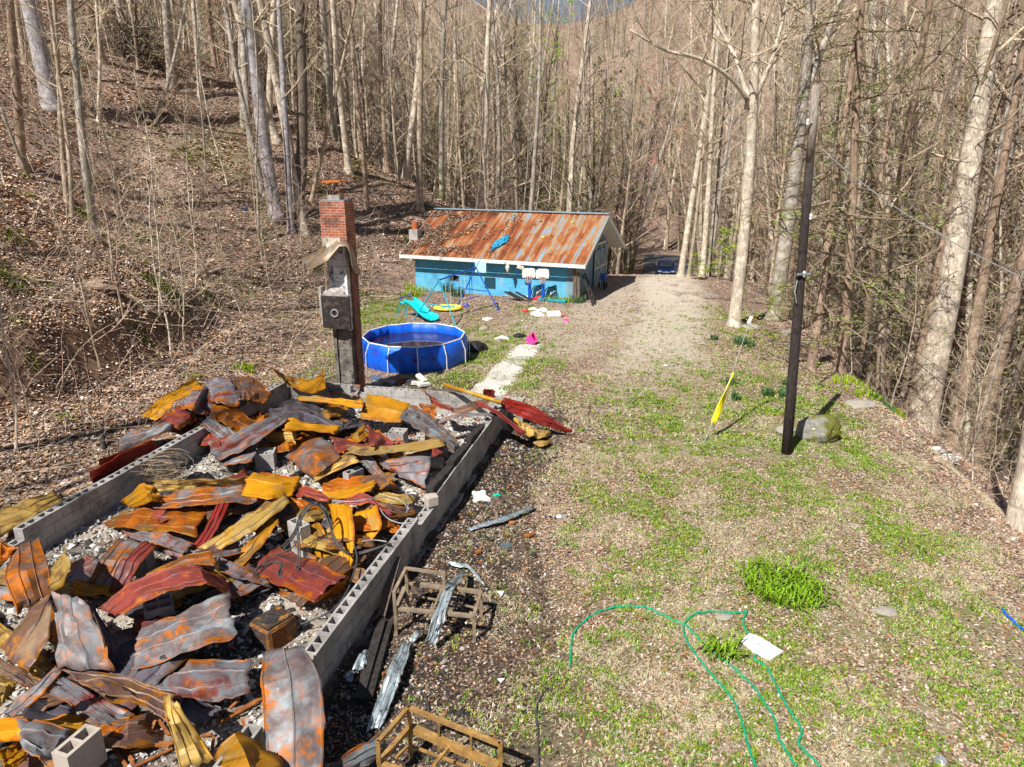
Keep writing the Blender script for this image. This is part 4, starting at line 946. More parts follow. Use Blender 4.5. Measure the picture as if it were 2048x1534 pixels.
S('s_yellow', [.6, .85, .6], [(438, 1516), (468, 1463), (506, 1478)], [(446, 1545), (506, 1545), (566, 1545)], 'ochre and steel sheet peaked at the bottom centre', .12, .05)
S('s_yellow', [.6, .5], [(-5, 1500), (40, 1484)], [(10, 1545), (56, 1520)], 'yellow scrap in the lower left corner')
S('s_steel', [(.3, .2), (.35, .15), (.35, .1)], [(660, 1534), (702, 1498), (764, 1468)], [(690, 1545), (735, 1530), (778, 1500)], 'grey sheet leaning outside the near wall by the lower bed frame', .05)
S('s_tan', [.45, .5, .4], [(-10, 1018), (58, 1000), (107, 980)], [(-10, 1078), (62, 1040), (127, 1001)], 'tan sheet lying on the leaves outside the left wall', .06)
S('s_tan', [.35, .3], [(596, 775), (660, 768)], [(610, 788), (680, 778)], 'crumpled pale flashing at the foot of the chimney', .05, .06)
S('s_steel', [.55, .5, .5], [(650, 775), (690, 768), (722, 770)], [(660, 790), (700, 790), (716, 792)], 'bluish white bent flashing lying before the chimney base', .05, .06)
S('s_maroon', [.3, .35, .3], [(842, 884), (866, 886), (890, 888)], [(858, 918), (872, 922), (884, 915)], 'dark maroon scrap by the charred sill', .05)
S('s_orange', [.4, .4], [(760, 1040), (800, 1052)], [(770, 1062), (796, 1068)], 'narrow orange scrap against the inner face of the long wall')
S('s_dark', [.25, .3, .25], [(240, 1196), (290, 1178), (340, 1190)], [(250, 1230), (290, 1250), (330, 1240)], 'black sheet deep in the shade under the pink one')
S('s_brown', [.25, .35, .3], [(60, 1460), (120, 1500), (150, 1545)], [(10, 1500), (40, 1545), (80, 1560)], 'brown sheet under the steel brown one in the corner')
S('s_orange', [.3, .35], [(520, 945), (548, 948)], [(522, 950), (545, 955)], 'tiny orange scrap right of the pale pier')
S('s_purple', [.3, .4, .35], [(290, 1395), (330, 1388), (372, 1400)], [(280, 1420), (325, 1420), (350, 1430)], 'shaded purple scrap under the flat purple sheet')

# pipe, beams, rods, cables and the scorched cabinet
mb = MB(); mb.tube([PZ(888, 769, .95), PZ(945, 787, 1.0), PZ(1003, 805, .95)], .055, 10)
thing('pipe', mb, M['s_tan'], 'long tan steel pipe resting across the far wall corner', 'pipe', smooth=True)
mb = MB(); mb.tube([PZ(1040, 821, .62), PZ(1068, 832, .55)], .04, 10); mb.tube([PZ(1040, 821, .62), PZ(1043, 822, .615)], .06, 10); mb.tube([PZ(1066, 831, .555), PZ(1069, 832, .55)], .06, 10)
thing('pipe_fitting', mb, M['galv'], 'short galvanised pipe with flanged ends on the dark red sheet', 'pipe fitting')
mb = MB(); mb.tube([PZ(858, 925, .3), PZ(885, 925, .3)], .13, 14); thing('steel_drum', mb, M['block'], 'grey metal tank lying against the charred sill', 'tank')
mb = MB(); mb.tube([PZ(566, 815, .35), PZ(582, 808, .35)], .13, 14); thing('small_tank', mb, M['char'], 'small scorched tank under the black sheets by the ochre strip', 'tank')
mb = MB(); mb.tube([PZ(585, 955, .16), PZ(618, 935, .16)], .07, 10); thing('stove_pipe', mb, M['char'], 'grey stove pipe lying in ash right of the pale pier', 'pipe')
rr = random.Random(8)
rods = [((1265, 1275), (1530, 1125)), ((1275, 1282), (1540, 1132)), ((1345, 1190), (1400, 1140)), ((1415, 1250), (1440, 1320)), ((720, 1370), (1010, 1400)), ((700, 1385), (990, 1412)), ((760, 1440), (1010, 1385)), ((790, 1530), (1010, 1425)), ((860, 1370), (910, 1260)), ((700, 1400), (780, 1500)), ((770, 1340), (900, 1300)), ((1135, 1290), (1190, 1190)), ((1180, 1350), (1240, 1340)), ((1250, 1350), (1240, 1450)), ((930, 1260), (990, 1350)), ((660, 1410), (740, 1530)), ((1130, 1520), (1290, 1480)), ((1060, 1200), (1160, 1160))]
rl = ['lowest of the two long parallel rods', 'upper long parallel rod', 'short rod beside the flat purple sheet', 'short steep rod by the near wall']
for i, (a, b) in enumerate(rods):
    a = PZ(a[0]/2.926, 1010+a[1]/2.926, .2+.02*(i % 4)); b = PZ(b[0]/2.926, 1010+b[1]/2.926, .22+.03*(i % 3)); mb = MB()
    mb.bar(a, b, .035, .02); o = mb.build('rusty_bar', M['rustbar']); tag(o, 'rusty flat steel bar in the ashes beside the tan pillar sheet', 'steel bar', 'rusty bars strewn on the ash by the pillar sheet')
def curve_pts(px, z, jit=0):
    P_ = [PZ(x, y, zz) for (x, y), zz in zip(px, z if hasattr(z, '__len__') else [z]*len(px))]
    n = (len(P_)-1)*7; return [cr(P_, i/n) for i in range(n+1)]
def wire(name, lines, r, mat, label, cat, z=.3):
    mb = MB()
    for l in lines:
        px, zz = l if isinstance(l, tuple) and hasattr(l[1], '__len__') and not hasattr(l[1][0], '__len__') else (l, z)
        mb.tube(curve_pts(px, zz), r, 6)
    return thing(name, mb, M[mat], label, cat, smooth=True)
c4 = lambda pts: [(500+x/2.921, 700+y/2.921) for x, y in pts]
wire('cable_bundle', [(c4([(190, 1150), (260, 1060), (300, 950), (370, 890), (430, 920), (470, 1010), (490, 1100), (560, 1180), (640, 1190), (740, 1160), (800, 1135)]), [.5, .8, 1.1, 1.2, 1.1, .9, .75, .6, .5, .6, .72]),
    (c4([(195, 1165), (262, 1080), (312, 965), (375, 905), (425, 935), (462, 1020), (500, 1110), (565, 1190), (650, 1180), (760, 1150), (810, 1130)]), [.5, .8, 1.1, 1.2, 1.1, .9, .75, .6, .5, .6, .72])], .016, 'cable', 'thick dark cable looped over the yellow sheets to the long wall', 'cable')
wire('cable_coil', [(c4([(30, 1290), (70, 1255), (150, 1240), (180, 1260), (165, 1310), (200, 1340), (260, 1320), (290, 1250), (290, 1130), (285, 1030), (330, 930), (400, 890)]), [.5]*5+[.48, .5, .6, .8, .95, 1.1, 1.2]),
    (c4([(25, 1300), (80, 1262), (160, 1235), (190, 1262), (178, 1315), (210, 1332), (250, 1310), (278, 1240), (280, 1130), (275, 1020), (325, 940)]), [.5]*5+[.48, .5, .6, .8, .95, 1.1]),
    (c4([(10, 1310), (90, 1240), (110, 1210), (250, 1150), (300, 1050)]), [.45, .5, .5, .6, .8])], .011, 'cable', 'thin black cable coil on the wide maroon sheet', 'cable')
wire('conduit', [(c4([(480, 880), (600, 885), (700, 870), (800, 860), (880, 880), (930, 930)]), [.9, .9, .9, .85, .8, .75]), (c4([(650, 1120), (700, 1110), (750, 1112), (800, 1120)]), [.6, .65, .7, .7]), (c4([(760, 930), (800, 980), (870, 1010), (940, 1010)]), [.75, .75, .7, .72]), (c4([(790, 800), (850, 795), (900, 820), (925, 880), (915, 950)]), [.6, .6, .6, .7, .72])], .010, 'cablegrey', 'pale bare conductors curling near the second yellow sheet', 'wires')
wire('long_cable', [(c4([(610, 1140), (625, 1220), (600, 1320), (560, 1420), (480, 1520), (330, 1590), (200, 1620)]), [.6, .5, .4, .4, .4, .3, .25]), ([(540, 1088+90), (500, 1195), (492, 1230), (510, 1240)], [.3, .25, .22, .2])], .014, 'cable', 'dark cable drooping inside the near wall toward the rusty cabinet', 'cable')
wire('white_wire', [([(333, 1075), (350, 1095), (395, 1105), (440, 1125), (478, 1150), (495, 1180)], [.5, .5, .5, .45, .35, .3])], .007, 'cablegrey', 'thin white wire crossing the red channel end', 'wire')
def cabinet():
    p = PZ(545, 1300, .1); a = empty('scorched_heater', p, 'rusty scorched heater case with louvred side beside the near wall', 'heater')
    ex = (PZ(590, 1275, .1)-PZ(545, 1305, .1)); ex.z = 0; ex = ex.normalized(); ey = Vector((-ex.y, ex.x, 0))
    o = PZ(541, 1318, .05); w_, d, h = .50, .42, .42
    mb = MB(); mb.obox(o, ex*w_, ey*d, Vector((0, 0, h))); mb.build('case', plain('scorched_case', (.16, .075, .03), .6, .2, var=.6, sc_=4, dirt=(.45, .18, .02)), a, bevel=.04)
    mb = MB(); mb.obox(o+ex*.03+ey*.03+Vector((0, 0, h)), ex*(w_-.06), ey*(d-.06), Vector((0, 0, .02))); mb.build('top_plate', plain('scorched_top', (.07, .05, .04), .6, .2, var=.6, sc_=4, dirt=(.50, .22, .03)), a)
    mb = MB(); mb.disc(o+ex*w_*.42+ey*d*.5+Vector((0, 0, h+.02)), .12, .012, 18); mb.build('top_recess', M['char'], a)
    for k in range(12):
        mb = MB(); mb.obox(o+ex*.05-ey*.008+Vector((0, 0, .07+.027*k)), ex*.26, ey*.012, Vector((0, 0, .012))); mb.build('louvre', M['rustbar'], a)
        mb = MB(); mb.obox(o-ex*.008+ey*.05+Vector((0, 0, .07+.027*k)), ex*.012, ey*(d-.1), Vector((0, 0, .012))); mb.build('louvre', M['char'], a)
cabinet()

# ================================================================ bed frames, strips and litter beside the wall
def bedframe(name, top, mid, zs, mat, label, legs, rails):
    c = G(*legs[0][:2]); t = empty(name, c, label, 'metal frame')
    for a, b, za, zb, w_ in rails:
        mb = MB(); mb.bar(PZ(*a[:2], za), PZ(*b[:2], zb), w_, w_*.8); mb.build('rail', M[mat], t)
    for p in legs:
        x, y, z = p if len(p) == 3 else (*p, .4); top_ = PZ(x, y, z); gz = H(top_.x, top_.y); mb = MB(); mb.bar(top_+Vector((0, 0, .02)), Vector((top_.x, top_.y, gz-.02)), .045, .035, up=(0, 1, 0)); mb.build('leg', M[mat], t)
c6 = lambda x, y: (600+x/2.926, 1010+y/2.926)
q1 = [c6(620, 370), c6(840, 400), c6(550, 510), c6(840, 478), c6(1058, 510), c6(1018, 650), c6(560, 605), c6(630, 455)]
bedframe('sofa_frame', 0, 0, 0, 'bedframe2', 'small rusty sofa frame standing by the long wall under a bent metal strip', [(*q1[2], .72), (*q1[0], .80), (*q1[5], .42), (*q1[4], .42), (*q1[1], .80)],
    [(q1[0], q1[1], .80, .80, .045), (q1[0], q1[2], .80, .72, .045), (q1[7], q1[4], .42, .42, .06), (q1[6], q1[5], .42, .42, .055), (q1[4], q1[5], .42, .42, .045), (q1[7], q1[6], .42, .42, .045), (c6(835, 480), c6(780, 610), .42, .42, .03), (c6(625, 520), c6(1025, 600), .15, .15, .025), (c6(640, 640), c6(640, 640), .15, .151, .02), (q1[0], q1[7], .8, .42, .035), (c6(605, 480), c6(560, 590), .40, .40, .03)][:8]+[(q1[0], q1[7], .8, .42, .035), (c6(605, 480), c6(562, 590), .40, .40, .03)])
q2 = [c6(635, 1185), c6(1172, 1400), c6(455, 1390), c6(640, 1300), c6(1165, 1530), c6(460, 1510)]
bedframe('bed_frame', 0, 0, 0, 'bedframe', 'large ochre rusty bed frame at the bottom edge beside the wall', [(*q2[0], .72), (*q2[2], .72), (*q2[1], .72)],
    [(q2[0], q2[1], .72, .72, .05), (q2[0], q2[2], .72, .72, .05), (q2[3], q2[4], .42, .42, .085), (q2[3], q2[5], .42, .42, .06), (c6(650, 1410), c6(1000, 1540), .15, .15, .03), (c6(630, 1410), c6(560, 1480), .15, .15, .03), (c6(880, 1405), c6(780, 1530), .42, .42, .03), (c6(812, 1270), c6(812, 1440), .70, .2, .025), (c6(1000, 1345), c6(1000, 1530), .70, .2, .025), (q2[5], c6(640, 1560), .42, .42, .05), (c6(1170, 1395), c6(1160, 1540), .72, .2, .03)])
def strip(name, mat, L_, R_, zs, label, cat='metal strip', crump=.012):
    o = sheet(mat, zs, L_, R_, label, .02, crump, cat, name); o['group'] = 'bent galvanised strips beside the wall'; return o
strip('metal_strip', 'galv', [c6(730, 810), c6(770, 680), c6(845, 480), c6(950, 385)], [c6(795, 822), c6(850, 640), c6(905, 480), c6(982, 392)], [.10, .46, .50, .2], 'long pale galvanised strip lying over the small sofa frame')
strip('metal_strip', 'galv', [c6(385, 1335), c6(450, 1140), c6(530, 950), c6(600, 810)], [c6(480, 1290), c6(570, 1070), c6(600, 980), c6(650, 815)], [.06, .14, .2, .12], 'long torn galvanised strip on the charred ground', crump=.04)
strip('metal_strip', 'galv', [c6(640, 795), c6(670, 745), c6(700, 732)], [c6(668, 805), c6(690, 770), c6(715, 745)], [.05, .15, .1], 'short curled galvanised scrap between the two long strips')
strip('metal_strip', 'galv', [c6(860, 330), c6(990, 355), c6(1085, 470)], [c6(865, 342), c6(985, 372), c6(1070, 462)], [.1, .1, .05], 'thin arched galvanised strip beyond the sofa frame')
strip('gutter_piece', 'galv', [c6(980, 140), c6(1160, 80), c6(1370, 5)], [c6(1000, 150), c6(1175, 100), c6(1365, 20)], [.05, .12, .08], 'long flat white gutter piece on leaves right of the wall')
strip('metal_scrap', 'galv', [c6(310, 960), c6(350, 870), c6(390, 855)], [c6(370, 970), c6(390, 920), c6(400, 865)], [.1, .15, .1], 'white crumpled metal scrap against the wall foot', crump=.05)
strip('metal_scrap', 'galv', [c6(255, 1000), c6(280, 965)], [c6(290, 1035), c6(330, 965)], [.05, .1], 'white bent scrap below the crumpled one at the wall foot', crump=.05)
for (a, b, z0, z1, m, lab) in [((345, 1140), (480, 670), .08, .12, 'charwood', 'long charred plank lying along the wall foot'), ((395, 1140), (520, 690), .05, .06, 'charwood', 'second charred plank right of the long one'), ((475, 655), (570, 310), .12, .5, 'plank', 'burnt board leaning on the wall behind the sofa frame'), ((560, 520), (525, 330), .2, .45, 'plank', 'short brown board against the wall')]:
    mb = MB(); mb.bar(PZ(*c6(*a), z0), PZ(*c6(*b), z1), .12, .05); thing('charred_plank', mb, M[m], lab, 'plank', 'charred planks by the wall')
mb = MB(); mb.bar(PZ(930, 885, .75), PZ(950, 932, .1), .09, .02); thing('leaning_board', mb, M['block'], 'pale thin board leaning on the outside of the far wall end', 'board')
def lump(name, px, py, r, mat, label, cat, sx=1, sy=1, sz=.7, seed=0, group=None, amp=.35, sub=3):
    p = G(px, py); import bmesh
    bm = bmesh.new(); bmesh.ops.create_icosphere(bm, subdivisions=sub, radius=r)
    for v in bm.verts:
        n_ = noise.noise(v.co/r*1.1+Vector((seed, 0, 0)))*amp+noise.noise(v.co/r*3+Vector((seed, 5, 0)))*amp*.35
        v.co *= 1+n_; v.co.x *= sx; v.co.y *= sy; v.co.z *= sz
    me = bpy.data.meshes.new(name); bm.to_mesh(me); bm.free(); me.materials.append(M[mat]); o = bpy.data.objects.new(name, me); C.objects.link(o)
    o.location = p+Vector((0, 0, r*sz*.45)); return tag(o, label, cat, group)
lump('insulation_clump', 962, 998, .17, 'porcelain', 'white crumbly lump on dark ground right of the long wall', 'plaster lump', 1, 1, .7, 3, amp=.6)
for i, (x, y, l) in enumerate([(1250, 1075-1010, 'pair of'), (1345, 190, 'second')]):
    pass
for (x, y, ang, lab) in [(1250, 88, .4, 'rusty can nearest the gutter piece'), (1238, 118, .1, 'rusty can lying next to the one by the gutter piece'), (1325, 195, .2, 'rusty can pair, left can on the lawn'), (1355, 185, .8, 'rusty can pair, right can on the lawn'), (1040, 287, .5, 'small dark can on the scorched leaves')]:
    p = G(*c6(x, y)); d = Vector((math.cos(ang), math.sin(ang), 0)); mb = MB(); mb.tube([p-d*.05+Vector((0, 0, .045)), p+d*.05+Vector((0, 0, .045))], .045, 12); thing('rusty_can', mb, M['rustbar'], lab, 'can', 'rusty cans beside the wall')
mb = MB(); p = G(*c6(1207, 243)); mb.disc(p, .10, .03, 20); mb.disc(p+Vector((0, 0, .03)), .06, .01, 20); thing('steel_disc', mb, plain('lid', (.10, .13, .15), .5), 'dark round lid lying on the scorched lawn', 'lid')
mb = MB(); p = [G(*c6(1150, 515)), G(*c6(1195, 515)), G(*c6(1180, 545))]; mb.poly([x+Vector((0, 0, .03)) for x in p]); o = thing('paper_scrap', mb, M['porcelain'], 'small white paper scrap right of the sofa frame', 'paper'); s = o.modifiers.new('s', 'SOLIDIFY'); s.thickness = .01
mb = MB(); b = G(*c6(1180, 1038)); mb.poly([G(*c6(1155, 1030))+Vector((0, 0, .03)), G(*c6(1200, 1035))+Vector((0, 0, .05)), G(*c6(1175, 1055))+Vector((0, 0, .03))]); o = thing('paper_scrap', mb, M['porcelain'], 'tiny white paper scrap on bare soil near the lower bed frame', 'paper'); s = o.modifiers.new('s', 'SOLIDIFY'); s.thickness = .01

# ================================================================ things in the yard
def pole():
    b = G(1574, 906); t = empty('utility_pole', b, 'dark weathered utility pole standing beside the mossy boulder', 'utility pole'); Y = b.y
    top = PY(1632, 170, Y); b2 = Vector((b.x, b.y, b.z-.3)); q = [b2.lerp(top, f) for f in (0, .25, .5, .68, .82, 1)]
    mb = MB(); mb.tube(q[:5], [.118, .112, .10, .092, .086], 14); mb.build('shaft', M['polewood'], t, smooth=True)
    mb = MB(); mb.tube([q[4], top], [.0858, .079], 14); mb.build('pole_top', M['poletop'], t, smooth=True)
    def at(f): return b2.lerp(top, f)
    for f, dx in ((.915, -.16), (.69, .06), (.545, .02)):
        p = at(f)+Vector((dx, -.13, 0)); mb = MB(); mb.bar(p+Vector((.14, .08, 0)), p, .03, .03); mb.tube([p+Vector((-.0, 0, -.06)), p+Vector((0, 0, -.03)), p, p+Vector((0, 0, .03)), p+Vector((0, 0, .07))], [.02, .032, .022, .032, .02], 10)
        mb.build('insulator', M['porcelain'], t)
    mb = MB(); mb.bar(at(.545)+Vector((-.14, -.14, 0)), at(.545)+Vector((.14, -.14, .01)), .05, .04); mb.tube([at(.53)+Vector((-.12, -.13, 0)), at(.5)+Vector((-.16, -.15, 0)), at(.47)+Vector((-.10, -.14, 0))], .012, 5); mb.build('clamp', M['galv'], t)
    def hang(name, a, b_, sag, r, mat, lab):
        mb = MB(); n = 24; mb.tube([a.lerp(b_, i/n)-Vector((0, 0, sag*4*(i/n)*(1-i/n))) for i in range(n+1)], r, 5); thing(name, mb, M[mat], lab, 'overhead wire')
    hang('overhead_wire', at(.86)+Vector((.12, -.1, 0)), PY(2100, 580, Y-6.5), .2, .009, 'cablegrey', 'twisted silver service wire running from the pole top to the right edge')
    hang('guy_wire', at(.545)+Vector((.12, -.1, 0)), G(2046, 905)+Vector((6, 2, -4)), .0, .013, 'cable', 'dark guy wire running down to the right from the pole clamp')
    hang('guy_wire', at(.58)+Vector((.12, -.05, 0)), PY(2048, 850, Y+6), .2, .007, 'cable', 'thin upper wire running right into the woods from the pole')
    return at
AT = pole()
def guy():
    a = G(1409, 882); Y = a.y; e = AT(.69)
    d = PY(1520, 600, 17.4); pts = [a, PY(1424, 847, 16.3), PY(1465, 745, 16.9), PY(1500, 640, 17.4)]; t = empty('guy_anchor', a, 'guy wire with yellow plastic guard anchored in the lawn', 'guy wire')
    mb = MB(); mb.tube([a, pts[1], pts[2], pts[3], PY(1545, 480, 17.0), e], .009, 5); mb.build('wire', M['cablegrey'], t)
    mb = MB(); n = 14
    for i in range(n+1):
        f = i/n; c = pts[1].lerp(pts[2], f); w_ = (.05+.05*math.sin(min(1, f*1.3)*math.pi)**.8); k = f*1.5
        for s_ in (-1, 0, 1): mb.v.append(c+Vector((math.cos(k)*w_*s_+.02, math.sin(k)*w_*s_-.02+.03*(s_ == 0), 0)))
    for i in range(n):
        for j in range(2): q = i*3+j; mb.f.append((q, q+1, q+4, q+3)); mb.m.append(0)
    o = mb.build('guard', M['yellow'], t, smooth=True); s = o.modifiers.new('s', 'SOLIDIFY'); s.thickness = .012
    mb = MB(); c = pts[3]; mb.box(c, (.09, .06, .2), Matrix.Rotation(.35, 3, 'Y')); mb.build('strain_insulator', M['porcelain'], t, bevel=.02)
guy()
lump('boulder', 1634, 874, .55, 'boulder', 'large mossy boulder behind the utility pole', 'boulder', .95, .85, .72, 11, amp=.30, sub=4)
lump('flat_stone', 1572, 865, .28, 'rock', 'pale flat stone left of the mossy boulder', 'stone', 1, .8, .4, 4)
for i, (x, y, r, lab) in enumerate([(1720, 812, .36, 'flat tan slab lying near the bank edge plants'), (1625, 655, .62, 'wide grey ledge stone at the edge behind the pole'), (1500, 657, .36, 'rounded stone at the foot of the pale forked tree'), (1580, 668, .30, 'flat stone between the broken trunk and the ledge stone'), (1448, 1235, .1, 'small pale stone right of the lily clump'), (1770, 1225, .14, 'small stone on the lawn right of the white board')]):
    lump('flat_stone', x, y, r, 'rock', lab, 'stone', 1.3, .8, .35, i*2.3+1, 'stones along the yard edge')
lump('leaf_blower', 1500, 640, .22, 'orange', 'orange and black leaf blower lying against the stone by the forked tree', 'leaf blower', 1.3, .6, .5, 2, amp=.2)
def hosey(name, lines, r, mat, lab, cat='garden hose'):
    mb = MB()
    for l in lines:
        P_ = [G(x, y) for x, y in l]; n = (len(P_)-1)*8; pts = []
        for i in range(n+1): p = cr(P_, i/n); p.z = H(p.x, p.y)+r+.012+.008*math.sin(i*1.1); pts.append(p)
        mb.tube(pts, r, 7)
    thing(name, mb, M[mat], lab, cat, smooth=True)
c7 = lambda pts: [(1300+x/2.738, 1010+y/2.738) for x, y in pts]
hosey('garden_hose', [c7([(530, 590), (470, 600), (360, 592), (260, 600), (205, 635), (182, 680), (200, 750), (260, 840), (330, 930), (410, 1020), (460, 1090), (500, 1190), (530, 1300), (560, 1400), (600, 1480)]),
    c7([(530, 590), (510, 640), (520, 690), (560, 740), (600, 790), (580, 830), (572, 852), (640, 900), (670, 960), (710, 1040), (760, 1130), (815, 1210), (830, 1260), (810, 1310), (850, 1360), (930, 1440)]),
    [(1290, 1217)]+c7([(20, 585), (120, 635), (200, 672), (270, 745), (340, 810), (420, 870), (500, 940), (570, 1010), (630, 1100), (680, 1180), (700, 1270), (740, 1350), (800, 1440)]),
    [(1140, 1334), (1143, 1290), (1148, 1268), (1175, 1240), (1210, 1222), (1250, 1215), (1290, 1217)]], .016, 'hose', 'green garden hose looped across the lawn')
hosey('old_hose', [[c6(1450, 1080), c6(1400, 1150), c6(1380, 1230), c6(1392, 1330), c6(1395, 1450), c6(1395, 1540)]], .012, 'cable', 'dark thin hose in the grass right of the bed frame')
hosey('blue_hose', [[(2003, 1222), (2025, 1245), (2060, 1275)]], .02, 'bluehose', 'short blue hose at the right edge', 'hose')
hosey('black_wire', [[c6(690, 1080), c6(740, 1140), c6(765, 1280)]], .012, 'cable', 'black wire piece on the soil behind the lower bed frame', 'wire')  # thin black wire tube laid on the soil
mb = MB(); q = [G(*p)+Vector((0, 0, .045)) for p in c7([(495, 757), (545, 715), (600, 735), (728, 815), (655, 862), (560, 815)])]
mb.poly(q[::-1]) ; o = thing('white_board', mb, M['white'], 'white board lying on the hose in the lawn', 'board'); s = o.modifiers.new('s', 'SOLIDIFY'); s.thickness = .02
# half buried sheets that fill the heap
fr = random.Random(21)
zones = [((330, 800), (520, 870)), ((520, 820), (700, 900)), ((700, 850), (860, 930)), ((290, 960), (560, 1060)), ((560, 960), (800, 1080)), ((60, 1150), (420, 1290)), ((20, 1280), (330, 1500)), ((330, 1080), (560, 1180)), ((60, 1180), (330, 1400)), ((640, 1050), (740, 1150))]
ZN = ['below the upper left rim', 'above the pale pier', 'behind the long tan strip', 'near the left block wall', 'around the maroon arch', 'beside the long pink sheet', 'round the upright pale block', 'below the red channel', 'near the tent shaped sheet', 'next to the yellow sheets']
for i in range(64):
    (x0, y0), (x1, y1) = zones[i % len(zones)]; cx, cy = fr.uniform(x0, x1), fr.uniform(y0, y1); s = .45+(cy-800)/700*.9; a = fr.uniform(-.9, .9); l = fr.uniform(55, 115)*s; w_ = fr.uniform(22, 40)*s
    dx, dy = math.cos(a)*l, math.sin(a)*l*.7; nx, ny = -math.sin(a)*w_, math.cos(a)*w_*.6; z = fr.uniform(.15, .28); zz = [z+fr.uniform(0, .2), z+fr.uniform(.05, .38), z+fr.uniform(0, .2)]
    L_ = [(cx-dx*k-nx+fr.uniform(-6, 6), cy-dy*k-ny+fr.uniform(-4, 4)) for k in (1, 0, -1)]; R_ = [(cx-dx*k+nx+fr.uniform(-6, 6), cy-dy*k+ny+fr.uniform(-4, 4)) for k in (1, 0, -1)]
    o = sheet(fr.choice(['s_brown', 's_orange', 's_purple', 's_dark', 's_tan', 's_maroon', 's_dark', 's_brown', 's_yellow']), zz, L_, R_, 'partly buried sheet under the others '+ZN[i % 10], .08, .03)
    o['group'] = 'half buried sheets under the heap'
# ================================================================ toys, trash and things by the garage
def gmb(px, py, lift=0): p = G(px, py); p.z += lift; return p
p = gmb(1056, 689); t = empty('pink_bucket', p, 'bright pink plastic tub tipped on the path end', 'toy tub'); X = Matrix.Rotation(1.0, 3, 'Y') @ Matrix.Rotation(.3, 3, 'X')
mb = MB(); K = 4; a = [Vector(q) for q in ((-.13, -.13, 0), (.13, -.13, 0), (.13, .13, 0), (-.13, .13, 0))]; b = [Vector((q.x*1.35, q.y*1.35, .30)) for q in a]; n = 0
mb.quad(*[p+Vector((0, 0, .15))+X @ q for q in a[::-1]])
for i in range(4): j = (i+1) % 4; mb.quad(*[p+Vector((0, 0, .15))+X @ q for q in (a[i], a[j], b[j], b[i])])
o = mb.build('tub', M['pink'], t); s = o.modifiers.new('s', 'SOLIDIFY'); s.thickness = .015
# saucer toy
p = gmb(896, 620, .12); t = empty('round_float', p, 'yellow and blue ring float lying under the swing set', 'toy float')
mb = MB(); mb.tube([p+Vector((math.cos(a/24*math.tau)*.62, math.sin(a/24*math.tau)*.5, 0)) for a in range(25)], .06, 8); mb.build('ring', M['yellow2'], t, smooth=True)
mb = MB(); mb.disc(p-Vector((0, 0, .02)), .50, .04, 24); mb.build('ring_floor', plain('floatblue', (.05, .4, .6), .4), t)
for k in range(6):
    mb = MB(); a = k/6*math.tau; mb.tube([p+Vector((math.cos(a)*.3, math.sin(a)*.25, .03)), p+Vector((math.cos(a)*.58, math.sin(a)*.46, .03))], .03, 6); mb.build('spoke', M['yellow2'], t)
lump('toy_ball', 932, 613, .17, 'blue', 'blue and white toy by the ring float', 'toy', amp=.3)
p = gmb(1108, 634, .12); mb = MB(); mb.box(p, (.62, .42, .2), Matrix.Rotation(.2, 3, 'Z') @ Matrix.Rotation(.25, 3, 'X')); thing('storage_bin', mb, M['white'], 'white plastic bin upside down beside the trash pile', 'plastic bin', bevel=.06)
for i, (x, y, sx, sy, m, lab) in enumerate([(1075, 632, .45, .3, 'white', 'flat white lid at the front of the trash pile'), (1085, 622, .35, .25, 'offwhite', 'crumpled beige bag on top of the trash pile'), (1066, 620, .28, .2, 'offwhite', 'grey crumpled paper in the trash pile'), (1050, 624, .22, .1, 'red', 'red cloth scraps left of the trash pile'), (1133, 641, .18, .1, 'pink', 'pink red scrap right of the white bin'), (1127, 632, .15, .08, 'red', 'red scrap just behind the white bin'), (975, 640, .28, .16, 'white', 'white and teal bag on the grass before the swings'), (1078, 600, .4, .1, 'red', 'red toy frame in front of the toy hoops'), (1057, 596, .14, .14, 'porcelain', 'white ball by the foot of the left toy hoop'), (1004, 680, .25, .12, 'offwhite', 'pale crumpled litter near the pool'), (1017, 674, .06, .05, 'blue', 'tiny blue litter piece near the pool'), (967, 660, .2, .1, 'rock', 'tan stone on the grass near the pool'), (1334, 733, .10, .05, 'galv', 'pale blue litter piece on the lawn'), (1880, 1524, .07, .06, 'galv', 'pale cup piece at the bottom right of the lawn'), (1122, 1036, .09, .05, 'galv', 'pale blue scrap on the lawn beside the gutter piece'), (1040, 675, .22, .12, 'black', 'black rag beside the pink tub'), (880, 470, .01, .01, 'blue', ''), (490, 418, .13, .12, 'blue', 'small blue ball lying on the leafy hillside'), (1014, 961, .01, .01, 'blue', ''), (870, 1524, .01, .01, 'blue', ''), (994, 992, .08, .04, 'green_toy', 'small green plastic piece beside the white crumbly lump'), (1930, 910, .12, .1, 'galv', 'crushed pale bottle on the bank edge'), (2010, 958, .16, .1, 'porcelain', 'white cup litter on the right bank'), (1960, 932, .12, .05, 'orange', 'orange scrap on the right bank'), (1870, 905, .3, .06, 'porcelain', 'white paper strip along the bank edge'), (1895, 922, .35, .06, 'porcelain', 'second white paper strip below the first on the bank'), (2033, 885, .16, .1, 'galv', 'pale litter beyond the right bank trunks')]):
    if lab: lump('litter' if i not in (8, 17) else 'toy_ball', x, y, max(sx, sy)*(.72 if y < 660 else 1), m, lab, 'litter' if i not in (8, 17) else 'ball', 1, sy/sx, .45 if i not in (8, 17) else .9, i*1.7, amp=.5 if i not in (8, 17) else .02)
